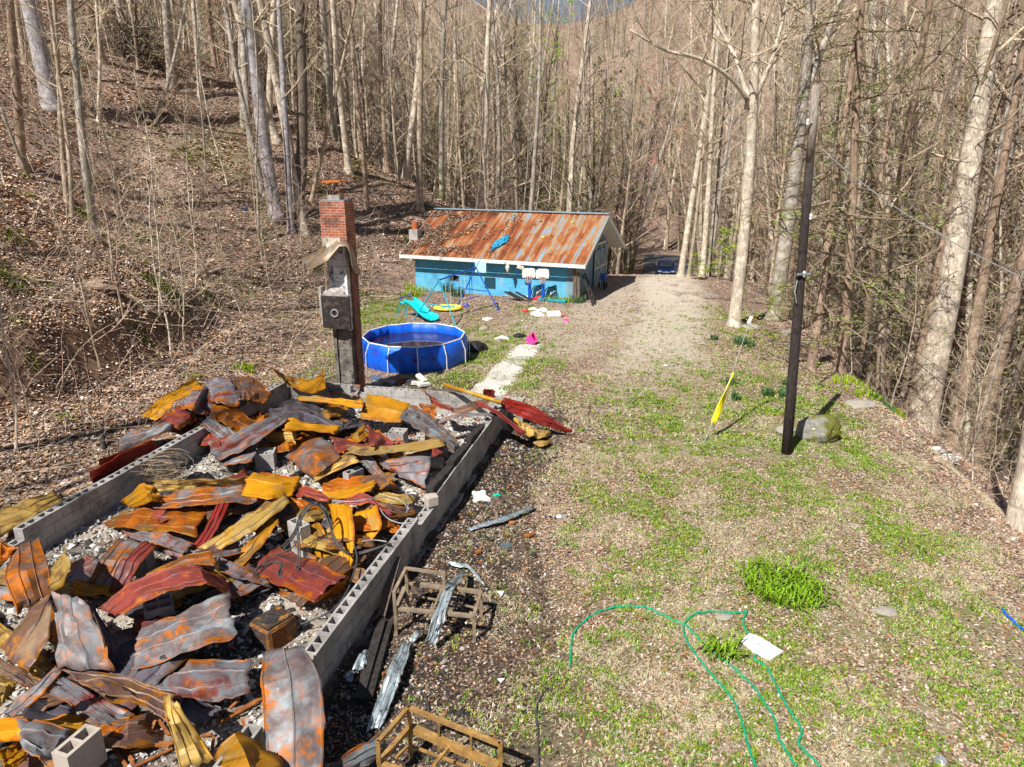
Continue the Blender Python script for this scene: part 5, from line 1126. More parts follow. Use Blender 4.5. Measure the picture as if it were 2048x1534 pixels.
# blue tarp rag on the roof
u_ = Vector((.927, -.375, 0)); v_ = Vector((.375, .927, 0)); rs_ = 2.06/4.2
pr = GP(4.9, 1.0, 1.66+rs_*1.0+.06); mb = MB(); rr = random.Random(4); nU, nV = 9, 14
for j in range(nV):
    f = j/(nV-1); c = u_*(-.2+.4*f*f)+v_*(-.5+1.25*f)+Vector((0, 0, rs_*(-.5+1.25*f))); w_ = .08+.27*math.sin(min(1, (1-f)*1.25)*math.pi)**1.0*(1-f*.3)
    for i in range(nU):
        g = i/(nU-1)-.5; mb.v.append(pr+c+u_*(g*2*w_+rr.uniform(-.03, .03))+Vector((0, 0, .04+rr.uniform(-.02, .07)+.08*(1-4*g*g))))
for j in range(nV-1):
    for i in range(nU-1): q = j*nU+i; mb.f.append((q, q+1, q+nU+1, q+nU)); mb.m.append(0)
o = thing('blue_tarp', mb, M['tarp'], 'crumpled blue netting rag lying on the rusty garage roof', 'tarp'); s = o.modifiers.new('s', 'SOLIDIFY'); s.thickness = .02
for (a, b, lab) in ((1.8, 3.3, 'yellow leaf litter high on the garage roof'), (2.9, 1.9, 'yellow litter near the right of the garage roof'), (7.2, 2.0, 'yellow litter left on the garage roof')):
    mb = MB(); c = GP(a, b, 1.66+rs_*b+.05); mb.poly([c, c+u_*.14+Vector((0, 0, .03)), c+u_*.1+v_*.1+Vector((0, 0, .06)), c+v_*.09+Vector((0, 0, .05))]); o = thing('yellow_litter', mb, M['yellow2'], lab, 'litter'); s = o.modifiers.new('s', 'SOLIDIFY'); s.thickness = .012
# square board and hangings under the eave
mb = MB(); c = GP(5.75, -.12, 1.0); mb.obox(c, u_*.62, v_*-.03, Vector((0, 0, .55))); thing('square_backboard', mb, plain('sky_board', (.42, .68, .78), .5), 'pale blue square board on the eave above the swing set', 'board')
p = GP(4.0, -.02, 1.25); t = empty('hanging_skull', p, 'pale animal skull ornament hanging under the white eave', 'ornament')
mb = MB(); mb.tube([p+Vector((0, 0, .22)), p+Vector((0, 0, .1)), p+Vector((0, 0, -.05)), p+Vector((0, 0, -.25))], [.05, .12, .08, .04], 8); mb.build('skull', M['offwhite'], t, smooth=True)
mb = MB(); mb.tube([p+Vector((-.05, 0, .15)), p+Vector((-.15, 0, .25)), p+Vector((-.12, 0, .36))], [.03, .02, .008], 6); mb.tube([p+Vector((.05, 0, .15)), p+Vector((.15, 0, .25)), p+Vector((.12, 0, .36))], [.03, .02, .008], 6); mb.build('horn', M['plank'], t)
mb = MB(); c = GP(3.3, -.06, 1.37); mb.box(c, (.36, .1, .17), Matrix.Rotation(.25, 3, 'Y')); thing('hanging_box', mb, M['offwhite'], 'small beige box fixed crooked under the eave', 'box', bevel=.02)
for a, lab in ((.62, 'tall dark board leaning at the garage corner'), (.42, 'second dark board leaning at the garage corner')):
    c = GP(a, .25, -.45); mb = MB(); mb.obox(c, u_*.16, v_*.05+u_*.0, Vector((-.06, .12, 1.95 if a > .5 else 1.7))); thing('leaning_plank', mb, M['plank'], lab, 'plank', 'planks at the garage corner')
g0 = GP(-.55, -.25, -.3); g1 = GP(.30, .6, 1.1); t = empty('wooden_ladder', g0, 'short dark wooden ladder leaning against the garage corner', 'ladder')
for o_ in (Vector((0, 0, 0)), v_*.42): mb = MB(); mb.bar(g0+o_, g1+o_, .07, .05); mb.build('side_rail', M['charwood'], t)
for k in range(5): mb = MB(); f = .12+.19*k; c = g0.lerp(g1, f); mb.bar(c, c+v_*.42, .05, .04); mb.build('rung', M['plank'], t)
# blue tricycle by the barn door
p = GP(.0, 5.0, 0); p = GP(.2, 4.4, 0); p.z = H(p.x, p.y); t = empty('blue_tricycle', p, 'dark blue child tricycle parked before the barn door', 'tricycle')
for dx, dy, r in ((0, -.3, .2), (-.2, .3, .13), (.2, .3, .13)):
    mb = MB(); c = p+Vector((dx, dy, r)); mb.tube([c+Vector((0, math.cos(a/14*math.tau)*r, math.sin(a/14*math.tau)*r)) for a in range(15)], .03, 6); mb.build('wheel', M['rubber'], t)
mb = MB(); mb.tube([p+Vector((0, -.3, .2)), p+Vector((0, -.2, .75))], .03, 6); mb.tube([p+Vector((0, -.22, .55)), p+Vector((0, .1, .4)), p+Vector((0, .3, .2))], .035, 6); mb.tube([p+Vector((-.22, .3, .14)), p+Vector((.22, .3, .14))], .02, 6); mb.tube([p+Vector((-.22, -.18, .78)), p+Vector((.22, -.18, .78))], .02, 6); mb.build('frame', M['blue'], t)
mb = MB(); mb.box(p+Vector((0, .2, .5)), (.3, .28, .12)); mb.build('seat', M['blue'], t, bevel=.03); mb = MB(); mb.box(p+Vector((0, .36, .62)), (.3, .05, .3)); mb.build('backrest', M['blue'], t, bevel=.02)
# scrap timber and bicycle wheel by the front wall
for a, b, lab in (((1010, 575), (1040, 583), 'dark timber on the ground left of the toy hoops'), ((1032, 580), (1062, 588), 'second dark timber touching the left toy hoop'), ((1018, 588), (1046, 590), 'low dark timber before the garage wall')):
    mb = MB(); mb.bar(GW(a[0], -.3, .40), GW(b[0], -.6, .12), .12, .06); thing('old_timber', mb, M['charwood'], lab, 'timber', 'old timbers before the garage')
for x, lab in ((1075, 'bicycle wheel leaning between the two toy hoops'), (1101, 'bicycle wheel leaning right of the toy hoops')):
    c = GW(x, .35, .33); mb = MB(); mb.tube([c+Vector((math.cos(a/24*math.tau)*.3, .1*math.sin(a/24*math.tau), math.sin(a/24*math.tau)*.32)) for a in range(25)], .022, 6); t = tag(mb.build('bicycle_wheel', M['rubber']), lab, 'bicycle wheel', 'bicycle wheels at the garage wall')
    mb = MB()
    for k in range(12): a = k/12*math.tau; mb.tube([c, c+Vector((math.cos(a)*.29, .1*math.sin(a), math.sin(a)*.31))], .006, 4)
    mb.build('spoke', M['galv'], t)
mb = MB(); c0, c1 = GW(1078, -.1, .1), GW(1132, -.1, .1); mb.bar(c0, c1, .22, .1); thing('blue_plank', mb, M['teal'], 'bright blue board on the ground at the foot of the garage wall', 'board')
# dark bag and bits by the pool, trash between chimney and wall
lump('dark_bag', 945, 702, .42, 'black', 'dark bag with blue cloth slumped at the right of the pool', 'bag', 1.2, .8, .6, 5); lump('blue_cloth', 938, 692, .22, 'tarp', 'blue cloth over the dark bag beside the pool', 'cloth', 1, .6, .5, 9)
mb = MB(); p = gmb(752, 758); mb.disc(p, .20, .05, 22); thing('pan_lid', mb, plain('slate', (.1, .14, .18), .4), 'dark round lid on the soot by the chimney foot', 'lid')
for i, (x, y, m, lab) in enumerate([(843, 762, 'porcelain', 'white tilted block scrap before the far wall'), (835, 772, 'offwhite', 'lower pale block scrap before the far wall'), (848, 775, 'offwhite', 'right pale block scrap before the far wall')]):
    mb = MB(); p = gmb(x, y, .1); mb.box(p, (.36, .18, .08), Matrix.Rotation(.6*(i-1), 3, 'Z') @ Matrix.Rotation(.5 if i == 0 else .05, 3, 'Y')); thing('block_scrap', mb, M[m], lab, 'block scrap', 'pale scraps before the far wall')
for i, (x, y, z, m, r, lab) in enumerate([(800, 764, 0, 'rustbar', .22, 'tangled rusty spring heap behind the far wall'), (820, 768, 0, 'char', .25, 'charcoal heap behind the far wall'), (770, 768, 0, 'ash', .22, 'grey ash heap beside the chimney')]): lump('ash_heap' if m != 'rustbar' else 'spring_heap', x, y, r, m, lab, 'debris heap', 1.3, .8, .4, i*2.2, amp=.9)
# wire nest on the left wall
c = PZ(325, 935, .62); mb = MB(); rr = random.Random(12)
for k in range(46):
    a0 = rr.uniform(0, 6.28); rX, rY = rr.uniform(.15, .55), rr.uniform(.12, .3); tl = rr.uniform(-.5, .5); o_ = Vector((rr.uniform(-.15, .15), rr.uniform(-.2, .2), rr.uniform(-.25, .1)))
    mb.tube([c+o_+Vector((math.cos(a0+i*.55)*rX, math.sin(a0+i*.55)*rY, math.sin(a0+i*.55)*rX*tl)) for i in range(9)], .006, 4)
thing('wire_nest', mb, M['bedframe2'], 'tangled nest of bed spring wire draped over the left wall', 'wire tangle')
mb = MB(); mb.tube([gmb(207, 900), gmb(207, 888, .25)], .06, 8); thing('charred_post', mb, M['char'], 'short charred post on leaves outside the left wall', 'post')
# ================================================================ the blue car on the lower road
def car():
    c = G(1330, 546); c = PZ(1330, 545, -5.2); c.y = 70; c.x = ray(1330, 537).x/ray(1330, 537).y*70; c.z = H(c.x, c.y)+.06
    t = empty('parked_car', c, 'dark blue hatchback parked on the shaded road below the drive', 'car'); W = .88
    Mx = Matrix.Rotation(R(-8), 3, 'Z')
    prof = [(-2.05, .35), (-2.08, .62), (-1.95, .82), (-1.1, .98), (-.45, 1.40), (.2, 1.50), (1.3, 1.46), (1.95, 1.02), (2.05, .7), (2.02, .35)]
    mb = MB(); n = len(prof)
    for x, s in ((-W, .0), (-W*.96, .15), (-W*.74, .93), (-W*.5, 1), (W*.5, 1), (W*.74, .93), (W*.96, .15), (W, .0)):
        for y, z in prof:
            zz = .92+(z-.92)*s if z > .92 else z
            mb.v.append(c+Mx @ Vector((x, y*(1 if abs(x) < W*.8 else .96), zz)))
    for k in range(7):
        for i in range(n-1): q = k*n+i; mb.f.append((q, q+1, q+1+n, q+n)); mb.m.append(0)
    mb.f.append(tuple(range(n))); mb.f.append(tuple(7*n+i for i in reversed(range(n)))); mb.m += [0, 0]
    mb.build('body', M['carblue'], t, smooth=False, bevel=.03)
    mb = MB(); mb.poly([c+Mx @ Vector(q) for q in ((-.68, -1.10, 1.03), (.68, -1.10, 1.03), (.55, -.5, 1.42), (-.55, -.5, 1.42))]); o = mb.build('windscreen', M['glass_dark'], t); s = o.modifiers.new('s', 'SOLIDIFY'); s.thickness = .03; s.offset = 1
    for sx in (-1, 1):
        mb = MB(); mb.poly([c+Mx @ Vector(q) for q in ((sx*.84, -.9, 1.04), (sx*.84, 1.4, 1.04), (sx*.70, 1.2, 1.38), (sx*.70, -.35, 1.38))]); o = mb.build('side_window', M['glass_dark'], t); s = o.modifiers.new('s', 'SOLIDIFY'); s.thickness = .03; s.offset = 0
        mb = MB(); mb.box(c+Mx @ Vector((sx*.62, -2.02, .72)), (.34, .1, .14), Mx); mb.build('headlight', M['galv'], t, bevel=.02)
        mb = MB(); mb.box(c+Mx @ Vector((sx*1.0, -.75, 1.05)), (.2, .12, .13), Mx); mb.build('wing_mirror', M['carblue'], t, bevel=.02)
        for y in (-1.3, 1.3):
            mb = MB(); mb.disc(c+Mx @ Vector((sx*.74-.09, y, .32)), .32, .18, 18, Mx @ Matrix(((0, 0, 1), (0, 1, 0), (-1, 0, 0)))); wh = mb.build('wheel', M['rubber'], t)
    mb = MB(); mb.box(c+Mx @ Vector((0, -2.08, .66)), (.7, .04, .10), Mx); mb.box(c+Mx @ Vector((0, -2.09, .76)), (.1, .03, .08), Mx); mb.build('grille', M['galv'], t)
    mb = MB(); mb.box(c+Mx @ Vector((0, -2.08, .42)), (1.1, .06, .14), Mx); mb.build('bumper_vent', M['black'], t)
car()

# ================================================================ trees
def grow(mb, p, d, L, r, rnd, lvl, segs, sides, up=.15, wob=.25, tips=None, r_end=.35):
    pts = [p]; q = p.copy(); d = d.normalized()
    for i in range(segs):
        d = (d+Vector((rnd.gauss(0, wob), rnd.gauss(0, wob), rnd.gauss(0, wob)+up))*.33).normalized(); q = q+d*(L/segs); pts.append(q.copy())
    mb.tube(pts, [r*(1-(1-r_end)*i/segs) for i in range(segs+1)], sides, cap=False)
    if tips is not None: tips.append(pts)
    return pts
def branchset(mb, trunk, rads, rnd, n, first, Lf, tw=4, tw2=3, up=.18, ang=(35, 65), tips=None, droop=0, rmul=.42, dead=0):
    """limbs, branches and twigs on a trunk given as points"""
    seg = [0]
    for a, b in zip(trunk, trunk[1:]): seg.append(seg[-1]+(b-a).length)
    T = seg[-1]
    def at(h):
        for i in range(len(seg)-1):
            if h <= seg[i+1] or i == len(seg)-2:
                f = (h-seg[i])/(seg[i+1]-seg[i]); return trunk[i].lerp(trunk[i+1], f), rads[i]+(rads[i+1]-rads[i])*f, (trunk[i+1]-trunk[i]).normalized()
    az = rnd.uniform(0, 6.28)
    for k in range(n):
        f = first+(1-first)*((k+rnd.uniform(0, .9))/n); p, r, td = at(T*f); az += 2.4+rnd.uniform(-.6, .6)
        el = R(90-rnd.uniform(*ang)-15*(1-f)); hd = Vector((math.cos(az), math.sin(az), 0)); d = hd*math.cos(el)+Vector((0, 0, math.sin(el)-droop)); L = Lf(f)*rnd.uniform(.65, 1.2)
        rb = max(.008, min(r*rmul, L*.016)); l1 = grow(mb, p, d, L, rb, rnd, 1, 6, 4, up, .3, None, .3)
        for j in range(tw):
            i = 1+int((j+.5)/tw*4.99); i = min(i, 5); b = l1[i].lerp(l1[i+1] if i < 6 else l1[i], rnd.random()*.6); dd = (l1[i]-l1[i-1]).normalized()
            s_ = Vector((rnd.gauss(0, 1), rnd.gauss(0, 1), rnd.gauss(.15, .6))).normalized(); L2 = L*rnd.uniform(.28, .55)*(1.15-i*.08)
            l2 = grow(mb, b, dd*.75+s_*.75, L2, max(.006, rb*.45), rnd, 2, 4, 3, up*.7, .35, tips, .35)
            for m in range(tw2):
                i2 = rnd.randint(1, 3); b2 = l2[i2]; s_ = Vector((rnd.gauss(0, 1), rnd.gauss(0, 1), rnd.gauss(.2, .6))).normalized(); dd = (l2[i2]-l2[i2-1]).normalized()
                grow(mb, b2, dd*.6+s_*.7, L2*rnd.uniform(.35, .65), .0055, rnd, 3, 3, 3, up*.5, .35, tips, .5)
def trunk_mesh(pts, rads, sides=12, flare=1.35):
    mb = MB(); P_ = []; Rr = []
    n = 16
    for i in range(n+1):
        f = i/n; P_.append(cr(pts, f)); k = f*(len(rads)-1); j = min(int(k), len(rads)-2); r = rads[j]+(rads[j+1]-rads[j])*(k-j); Rr.append(r)
    # root flare
    P_ = [P_[0]-Vector((0, 0, .35)), P_[0]+Vector((0, 0, .02)), P_[0].lerp(P_[1], .28)]+P_[1:]; Rr = [Rr[0]*flare*1.25, Rr[0]*flare, Rr[0]*1.05]+Rr[1:]
    mb.tube(P_, Rr, sides); 
    for i, v in enumerate(mb.v):
        mb.v[i] = v+Vector((vn(v.x+v.z, v.y, 3), vn(v.y-v.z, v.x, 3, 2), 0))*.02
    return mb, P_[1:], Rr[1:]
def make_tree(name, label, group, bpos, pts, rads, seed, bm, tm, n, first, Lf, tw=4, tw2=3, ang=(35, 65), up=.18, fork=None, leaves=None, cat='tree', droop=0):
    rnd = random.Random(seed); t = empty(name, bpos, label, cat, group)
    mb, P_, Rr = trunk_mesh(pts, rads); mb.build('trunk', M[bm], t, smooth=True)
    cb = MB(); tips = []
    branchset(cb, P_, Rr, rnd, n, first, Lf, tw, tw2, up, ang, tips, droop)
    fk = MB()
    for f in (fork or []):
        q = [Vector(x) for x in f[0]]; fk2, P2, R2 = trunk_mesh(q, f[1], 9, 1.0); 
        o = len(fk.v); fk.v += fk2.v; fk.f += [tuple(o+i for i in ff) for ff in fk2.f]; fk.m += fk2.m
        branchset(cb, P2, R2, rnd, max(4, n//2), .25, Lf, tw, tw2, up, ang, tips)
    if fk.v: fk.build('limb', M[bm], t, smooth=True)
    cb.build('crown', M[tm], t)
    if leaves: leafy(t, tips, seed, *leaves)
    return t
def leafy(t, tips, seed, mat, size, per, prob=1.0, name='foliage', spread=.1):
    k = random.Random(seed); mb = MB()
    for pts in tips:
        if k.random() > prob: continue
        for _ in range(per):
            a, b = k.choice(list(zip(pts, pts[1:]))); p = a.lerp(b, k.random())+Vector((k.gauss(0, spread), k.gauss(0, spread), k.gauss(0, spread*.4))); th = k.uniform(0, 6.28); s = size*k.uniform(.6, 1.4)
            d = Vector((math.cos(th), math.sin(th), k.uniform(-.4, .2)))*s; e = Vector((-math.sin(th), math.cos(th), k.uniform(-.3, .3)))*s*.4
            mb.quad(p-d, p-e, p+d, p+e)
    mb.build(name, M[mat], t)
def line_tree(px, width, label, bm, seed, Ht=20, n=16, first=.3, Ls=3.0, tm='twig', group=None, name='bare_tree', sc_=1, forks=None, tw=4, tw2=3, base=None, taper=.28, leaves=None, ang=(35, 65)):
    """px: photo points of the trunk from its base up; grown on beyond the frame in its own upright plane"""
    b = base or G(*px[0]); z = b.y*CP-(b.z-CH)*SP; pts = [b.copy()]
    for x, y in px[1:]: pts.append(PY(x, y, b.y))
    d = (pts[-1]-pts[max(0, len(pts)-2)]).normalized(); d = (d+Vector((0, 0, .25))).normalized(); top = pts[-1].z-b.z
    if top < Ht: pts.append(pts[-1]+d*(Ht-top)*.5); pts.append(pts[-1]+(d+Vector((0, 0, .3))).normalized()*(Ht-top)*.5)
    r = width/2/F*z; L = [0]
    for p_, q_ in zip(pts, pts[1:]): L.append(L[-1]+(q_-p_).length)
    rads = [r*(1-(1-taper)*(l/L[-1])**1.1) for l in L]
    # even stations
    ev = []; m = 8
    for i in range(m+1):
        l = L[-1]*i/m
        for j in range(len(L)-1):
            if l <= L[j+1]+1e-6: ev.append(pts[j].lerp(pts[j+1], (l-L[j])/(L[j+1]-L[j]))); break
    rads = [r*(1-(1-taper)*(i/m)**1.1) for i in range(m+1)]
    fk = [([PY(x, y, b.y+dy) for (x, y, dy) in f[0]], [w_/2/F*z for w_ in f[1]]) for f in (forks or [])]
    return make_tree(name, label, group, b, ev, rads, seed, bm, tm, n, first, lambda f: Ls*(1.15-.5*f), tw, tw2, ang=ang, fork=fk, leaves=leaves)
LT = line_tree; NB = 'large bare trees around the yard'
LT([(104, 215), (82, 110), (58, 0)], 34, 'thick leaning violet grey trunk at the upper left of the leaf slope', 'bark_violet', 1, 24)
LT([(45, 335), (32, 170), (20, 0)], 18, 'brown furrowed trunk nearest the left picture edge', 'bark_brown', 2, 18, tm='twig_dark')
LT([(135, 405), (122, 280), (118, 150), (108, 0)], 11, 'slim brown tree with crooked stem left on the leaf slope', 'bark_tan', 3, 12, n=18, first=.2, Ls=2.2)
LT([(197, 242), (200, 110), (192, 0)], 7, 'thin pale sapling trunk with mossy foot on the upper left slope', 'bark_pale', 4, 12, n=14, Ls=2)
LT([(343, 172), (336, 80), (331, 0)], 16, 'straight grey trunk with green moss at its foot high on the slope', 'bark_gray', 5, 20)
LT([(313, 232), (343, 150), (360, 60), (375, 0)], 8, 'slim tree leaning right across the mossy footed trunk', 'bark_gray', 6, 13, Ls=2)
LT([(401, 195), (394, 90), (386, 0)], 10, 'slim straight grey trunk right of the leaning slim tree', 'bark_pale', 7, 18)
LT([(444, 86), (442, 40), (440, 0)], 12, 'high grey trunk at the crest of the slope', 'bark_gray', 8, 18)
LT([(527, 388), (505, 290), (475, 160), (449, 0)], 12, 'slender curved tree leaning left of the big pale trunk', 'bark_gray', 9, 16)
LT([(552, 432), (530, 300), (508, 130), (492, 0)], 27, 'big smooth pale violet trunk above the lone chimney', 'bark_violet', 10, 24, first=.35)
LT([(582, 462), (574, 300), (562, 100), (558, 0)], 14, 'pale blotched trunk between the two big trunks above the chimney', 'bark_violet', 11, 20)
LT([(594, 452), (606, 300), (603, 120), (600, 0)], 24, 'big dark straight trunk directly above the chimney', 'bark_dark', 12, 24, first=.35)
LT([(622, 405), (650, 280), (682, 140), (712, 0)], 9, 'slim tree leaning right behind the chimney cap', 'bark_tan', 13, 15, n=18, first=.25)
LT([(638, 160), (639, 70), (640, 0)], 9, 'slim dark trunk high above the chimney', 'bark_dark', 14, 18)
LT([(651, 136), (650, 70), (648, 0)], 12, 'grey trunk at the slope crest above the chimney', 'bark_gray', 15, 20)
LT([(765, 300), (768, 200), (772, 90), (776, 0)], 20, 'stout grey trunk on the slope left of the garage', 'bark_gray', 16, 24)
LT([(840, 420), (838, 300), (841, 150), (842, 0)], 14, 'straight tan trunk right behind the garage chimney', 'bark_tan', 17, 22)
LT([(868, 304), (880, 220), (884, 100), (891, 0)], 13, 'curved trunk with a bright mossy foot above the garage', 'bark_dark', 18, 20)
LT([(980, 424), (984, 300), (986, 190), (996, 0)], 11, 'white blotched birch like trunk behind the garage ridge', 'bark_pale', 19, 22)
LT([(1020, 420), (1024, 290), (1030, 120), (1034, 0)], 9, 'slender grey trunk just right of the white blotched one', 'bark_gray', 20, 20)
LT([(1042, 424), (1062, 300), (1084, 150), (1107, 0)], 10, 'slender trunk leaning right above the garage ridge', 'bark_tan', 21, 20)
LT([(1095, 428), (1100, 300), (1112, 120), (1118, 0)], 10, 'grey trunk above the right half of the garage ridge', 'bark_gray', 22, 20)
LT([(900, 342), (900, 230), (902, 120)], 6, 'thin dark trunk right of the mossy footed curved one', 'bark_dark', 23, 12)
LT([(1264, 522), (1280, 440), (1296, 330), (1318, 200)], 10, 'dark leaning trunk beside the garage gable', 'bark_dark', 24, 18, tm='twig_dark')
LT([(1361, 553), (1384, 400), (1406, 260), (1424, 120)], 13, 'pale trunk right beside the blue car', 'bark_pale', 25, 20)
LT([(1377, 553), (1392, 440), (1404, 330)], 7, 'thin tan trunk second to the right of the blue car', 'bark_tan', 26, 13)
LT([(1404, 554), (1416, 400), (1426, 200), (1436, 80)], 12, 'pale straight trunk third to the right of the blue car', 'bark_pale', 27, 20)
LT([(1418, 554), (1426, 440), (1440, 300)], 8, 'thin grey trunk touching the third one by the car', 'bark_gray', 28, 15)
LT([(1468, 652), (1488, 480), (1500, 330), (1508, 190), (1512, 0)], 24, 'big pale forked tree at the yard edge by the drive', 'bark_pale', 29, 22, n=20, first=.42, Ls=4.2, ang=(25, 60),
   forks=[([(1505, 212, 0), (1488, 170, .3), (1472, 120, .5), (1442, 60, .8), (1400, 0, 1)], [11, 9, 8, 6, 4]), ([(1496, 200, 0), (1460, 155, -.4), (1400, 118, -.8), (1330, 100, -1.2), (1260, 60, -1.6)], [10, 8, 7, 5, 3]), ([(1512, 190, 0), (1540, 130, 0), (1560, 60, .3), (1580, -20, .5)], [9, 8, 6, 4])])
LT([(1548, 640), (1568, 500), (1590, 350), (1606, 200), (1622, 0)], 30, 'big grey tree with a split broken base behind the pole', 'bark_gray', 30, 22, n=18, first=.40, Ls=4,
   forks=[([(1608, 190, 0), (1636, 120, .3), (1665, 40, .6), (1690, -30, .8)], [15, 13, 10, 8])])
LT([(1592, 628), (1606, 470), (1614, 330)], 20, 'grey trunk right behind the split based tree', 'bark_gray', 31, 18)
LT([(1842, 850), (1886, 640), (1924, 430), (1958, 210), (1990, 0)], 52, 'largest pale trunk leaning right at the bank', 'bark_pale', 32, 24, n=14, first=.45, Ls=4.5)
LT([(1905, 893), (1945, 680), (1985, 450), (2020, 250)], 24, 'mossy brown trunk just right of the largest pale trunk', 'bark_brown', 33, 20, n=16, tm='twig_dark')
LT([(1950, 905), (2000, 700), (2060, 470)], 32, 'thick brown leaning trunk near the right edge', 'bark_brown', 34, 20, n=16, tm='twig_dark')
LT([(1800, 790), (1838, 620), (1868, 440), (1888, 260)], 18, 'reddish brown trunk left of the largest pale trunk', 'bark_brown', 35, 18, n=16)
LT([(2036, 1060), (2052, 980), (2066, 900)], 46, 'thick pale trunk cut by the right picture edge', 'bark_pale', 36, 20, first=.5)
LT([(2010, 915), (2060, 760), (2110, 600)], 26, 'dark trunk leaning out of the right picture edge', 'bark_dark', 37, 18, n=14, tm='twig_dark')
# split bark at the base of the broken tree
b = G(1548, 640); mb = MB()
for i in range(7): a = i*.13; mb.tube([b+Vector((.12+a*.5, -.30+a*.25, -.1)), b+Vector((.16+a*.45, -.34+a*.2, .6+.2*math.sin(i*2))), b+Vector((.22+a*.35, -.22+a*.2, 1.3+.25*math.sin(i*1.7)))], [.07, .05, .015], 5)
thing('splintered_bark', mb, M['bark_brown'], 'splintered brown bark at the foot of the split based tree', 'broken bark')

# prototypes for the woods, each copied many times
def proto(name, seed, Ht, r, bm, tm, n, first, Ls, tw, tw2, lean=.03, leaves=None, ang=(35, 65), up=.18, droop=0, cat='tree'):
    rnd = random.Random(seed); pts = [Vector((0, 0, 0))]; d = Vector((rnd.gauss(0, lean), rnd.gauss(0, lean), 1))
    for i in range(7): d = (d+Vector((rnd.gauss(0, lean), rnd.gauss(0, lean), .05))).normalized(); pts.append(pts[-1]+d*Ht/7)
    rads = [r*(1-.78*(i/7)**1.15) for i in range(8)]
    return make_tree(name, None, None, Vector((0, 0, 0)), pts, rads, seed, bm, tm, n, first, lambda f: Ls*(1.1-.6*f), tw, tw2, leaves=leaves, ang=ang, up=up, cat=cat, droop=droop)
PR = {
 'tall': [proto('bare_tree', 101, 21, .17, 'bark_gray', 'twig', 22, .30, 3.0, 4, 3), proto('bare_tree', 102, 23, .21, 'bark_pale', 'twig', 22, .35, 3.2, 4, 3), proto('bare_tree', 103, 19, .14, 'bark_tan', 'twig', 24, .22, 2.6, 4, 3), proto('bare_tree', 104, 20, .18, 'bark_brown', 'twig_dark', 22, .3, 2.8, 4, 3)],
 'thin': [proto('bare_tree', 111, 13, .07, 'bark_tan', 'twig', 26, .12, 1.9, 4, 3, .05), proto('bare_tree', 112, 11, .055, 'bark_pale', 'twig', 26, .10, 1.8, 4, 4, .06), proto('bare_tree', 113, 12, .06, 'bark_gray', 'twig_dark', 26, .12, 2.0, 4, 3, .06)],
 'red': [proto('budding_tree', 121, 16, .12, 'bark_gray', 'twig_red', 26, .2, 2.8, 4, 3, .04, ('bud', .028, 3, .6, 'buds', .05))],
 'hemlock': [proto('hemlock_tree', 131, 17, .16, 'bark_brown', 'twig_dark', 42, .08, 3.2, 5, 3, .02, ('needle', .06, 7, .5, 'foliage', .12), ang=(75, 100), up=-.02), proto('hemlock_tree', 132, 15, .14, 'bark_dark', 'twig_dark', 40, .06, 3.4, 5, 3, .03, ('needle', .06, 6, .25, 'foliage', .12), ang=(75, 100), up=-.02)],
 'sap': [proto('sapling', 141, 4.5, .022, 'bark_tan', 'twig_red', 16, .12, 1.2, 4, 2, .10), proto('sapling', 142, 3.4, .018, 'bark_brown', 'twig_dark', 16, .1, 1.2, 4, 2, .16), proto('sapling', 143, 5.5, .028, 'bark_pale', 'twig', 18, .15, 1.5, 4, 3, .08)],
 'bush': [proto('leafy_shrub', 151, 3.6, .03, 'bark_brown', 'twig', 18, .12, 1.3, 4, 3, .08, ('young_leaf', .085, 8, .9, 'foliage', .12), ang=(60, 90), up=.0)],
}
USED = {}
def place(kind, x, y, s, label, group, rnd, idx=None):
    L = PR[kind]; src = L[rnd.randrange(len(L)) if idx is None else idx]
    if src.name not in USED: r = src; USED[src.name] = 1
    else:
        r = src.copy(); C.objects.link(r)
        for ch in src.children:
            c = ch.copy(); C.objects.link(c); c.parent = r
    r.location = (x, y, H(x, y)); r.rotation_euler = (rnd.gauss(0, .055), rnd.gauss(0, .055), rnd.uniform(0, 6.28)); r.scale = (s, s, s*rnd.uniform(.9, 1.1)); r['label'] = label; r['group'] = group
    return r
def inview(x, y, m=60, hh=6):
    z = H(x, y)
    if y < 1: return False
    q = Vector((x, y, z-CH)); zc = q.y*CP-q.z*SP
    if zc < 1: return False
    px = 1024+F*q.x/zc
    return -m < px < 2048+m
def clear(x, y):
    """not in the yard, the drive, the garage or on the foundation"""
    if foot(y)+(.8 if y > 24 else 2.5) < x < 9.9+(y-12)*.16 and y < 41: return False
    if y >= 38 and abs(x-drive_x(y)) < 3.2: return False
    if 38 < y < 60 and foot(y) < x < drive_x(y)+2.5: return False
    s = (Vector((x, y, 0))-Vector((3.5, 34.1, 0))); a = -s.dot(Vector((.927, -.375, 0))); b_ = s.dot(Vector((.375, .927, 0)))
    if -1.5 < a < 11.5 and -1 < b_ < 9.5: return False
    c_ = G_CAR
    t = x/max(y, 1)
    if .172 < t < .246 and 40 < y < 98: return False     # the car and its road stay in view
    return True
G_CAR = None
rnd = random.Random(77); cnt = {'tall': 0, 'thin': 0}
spots = []
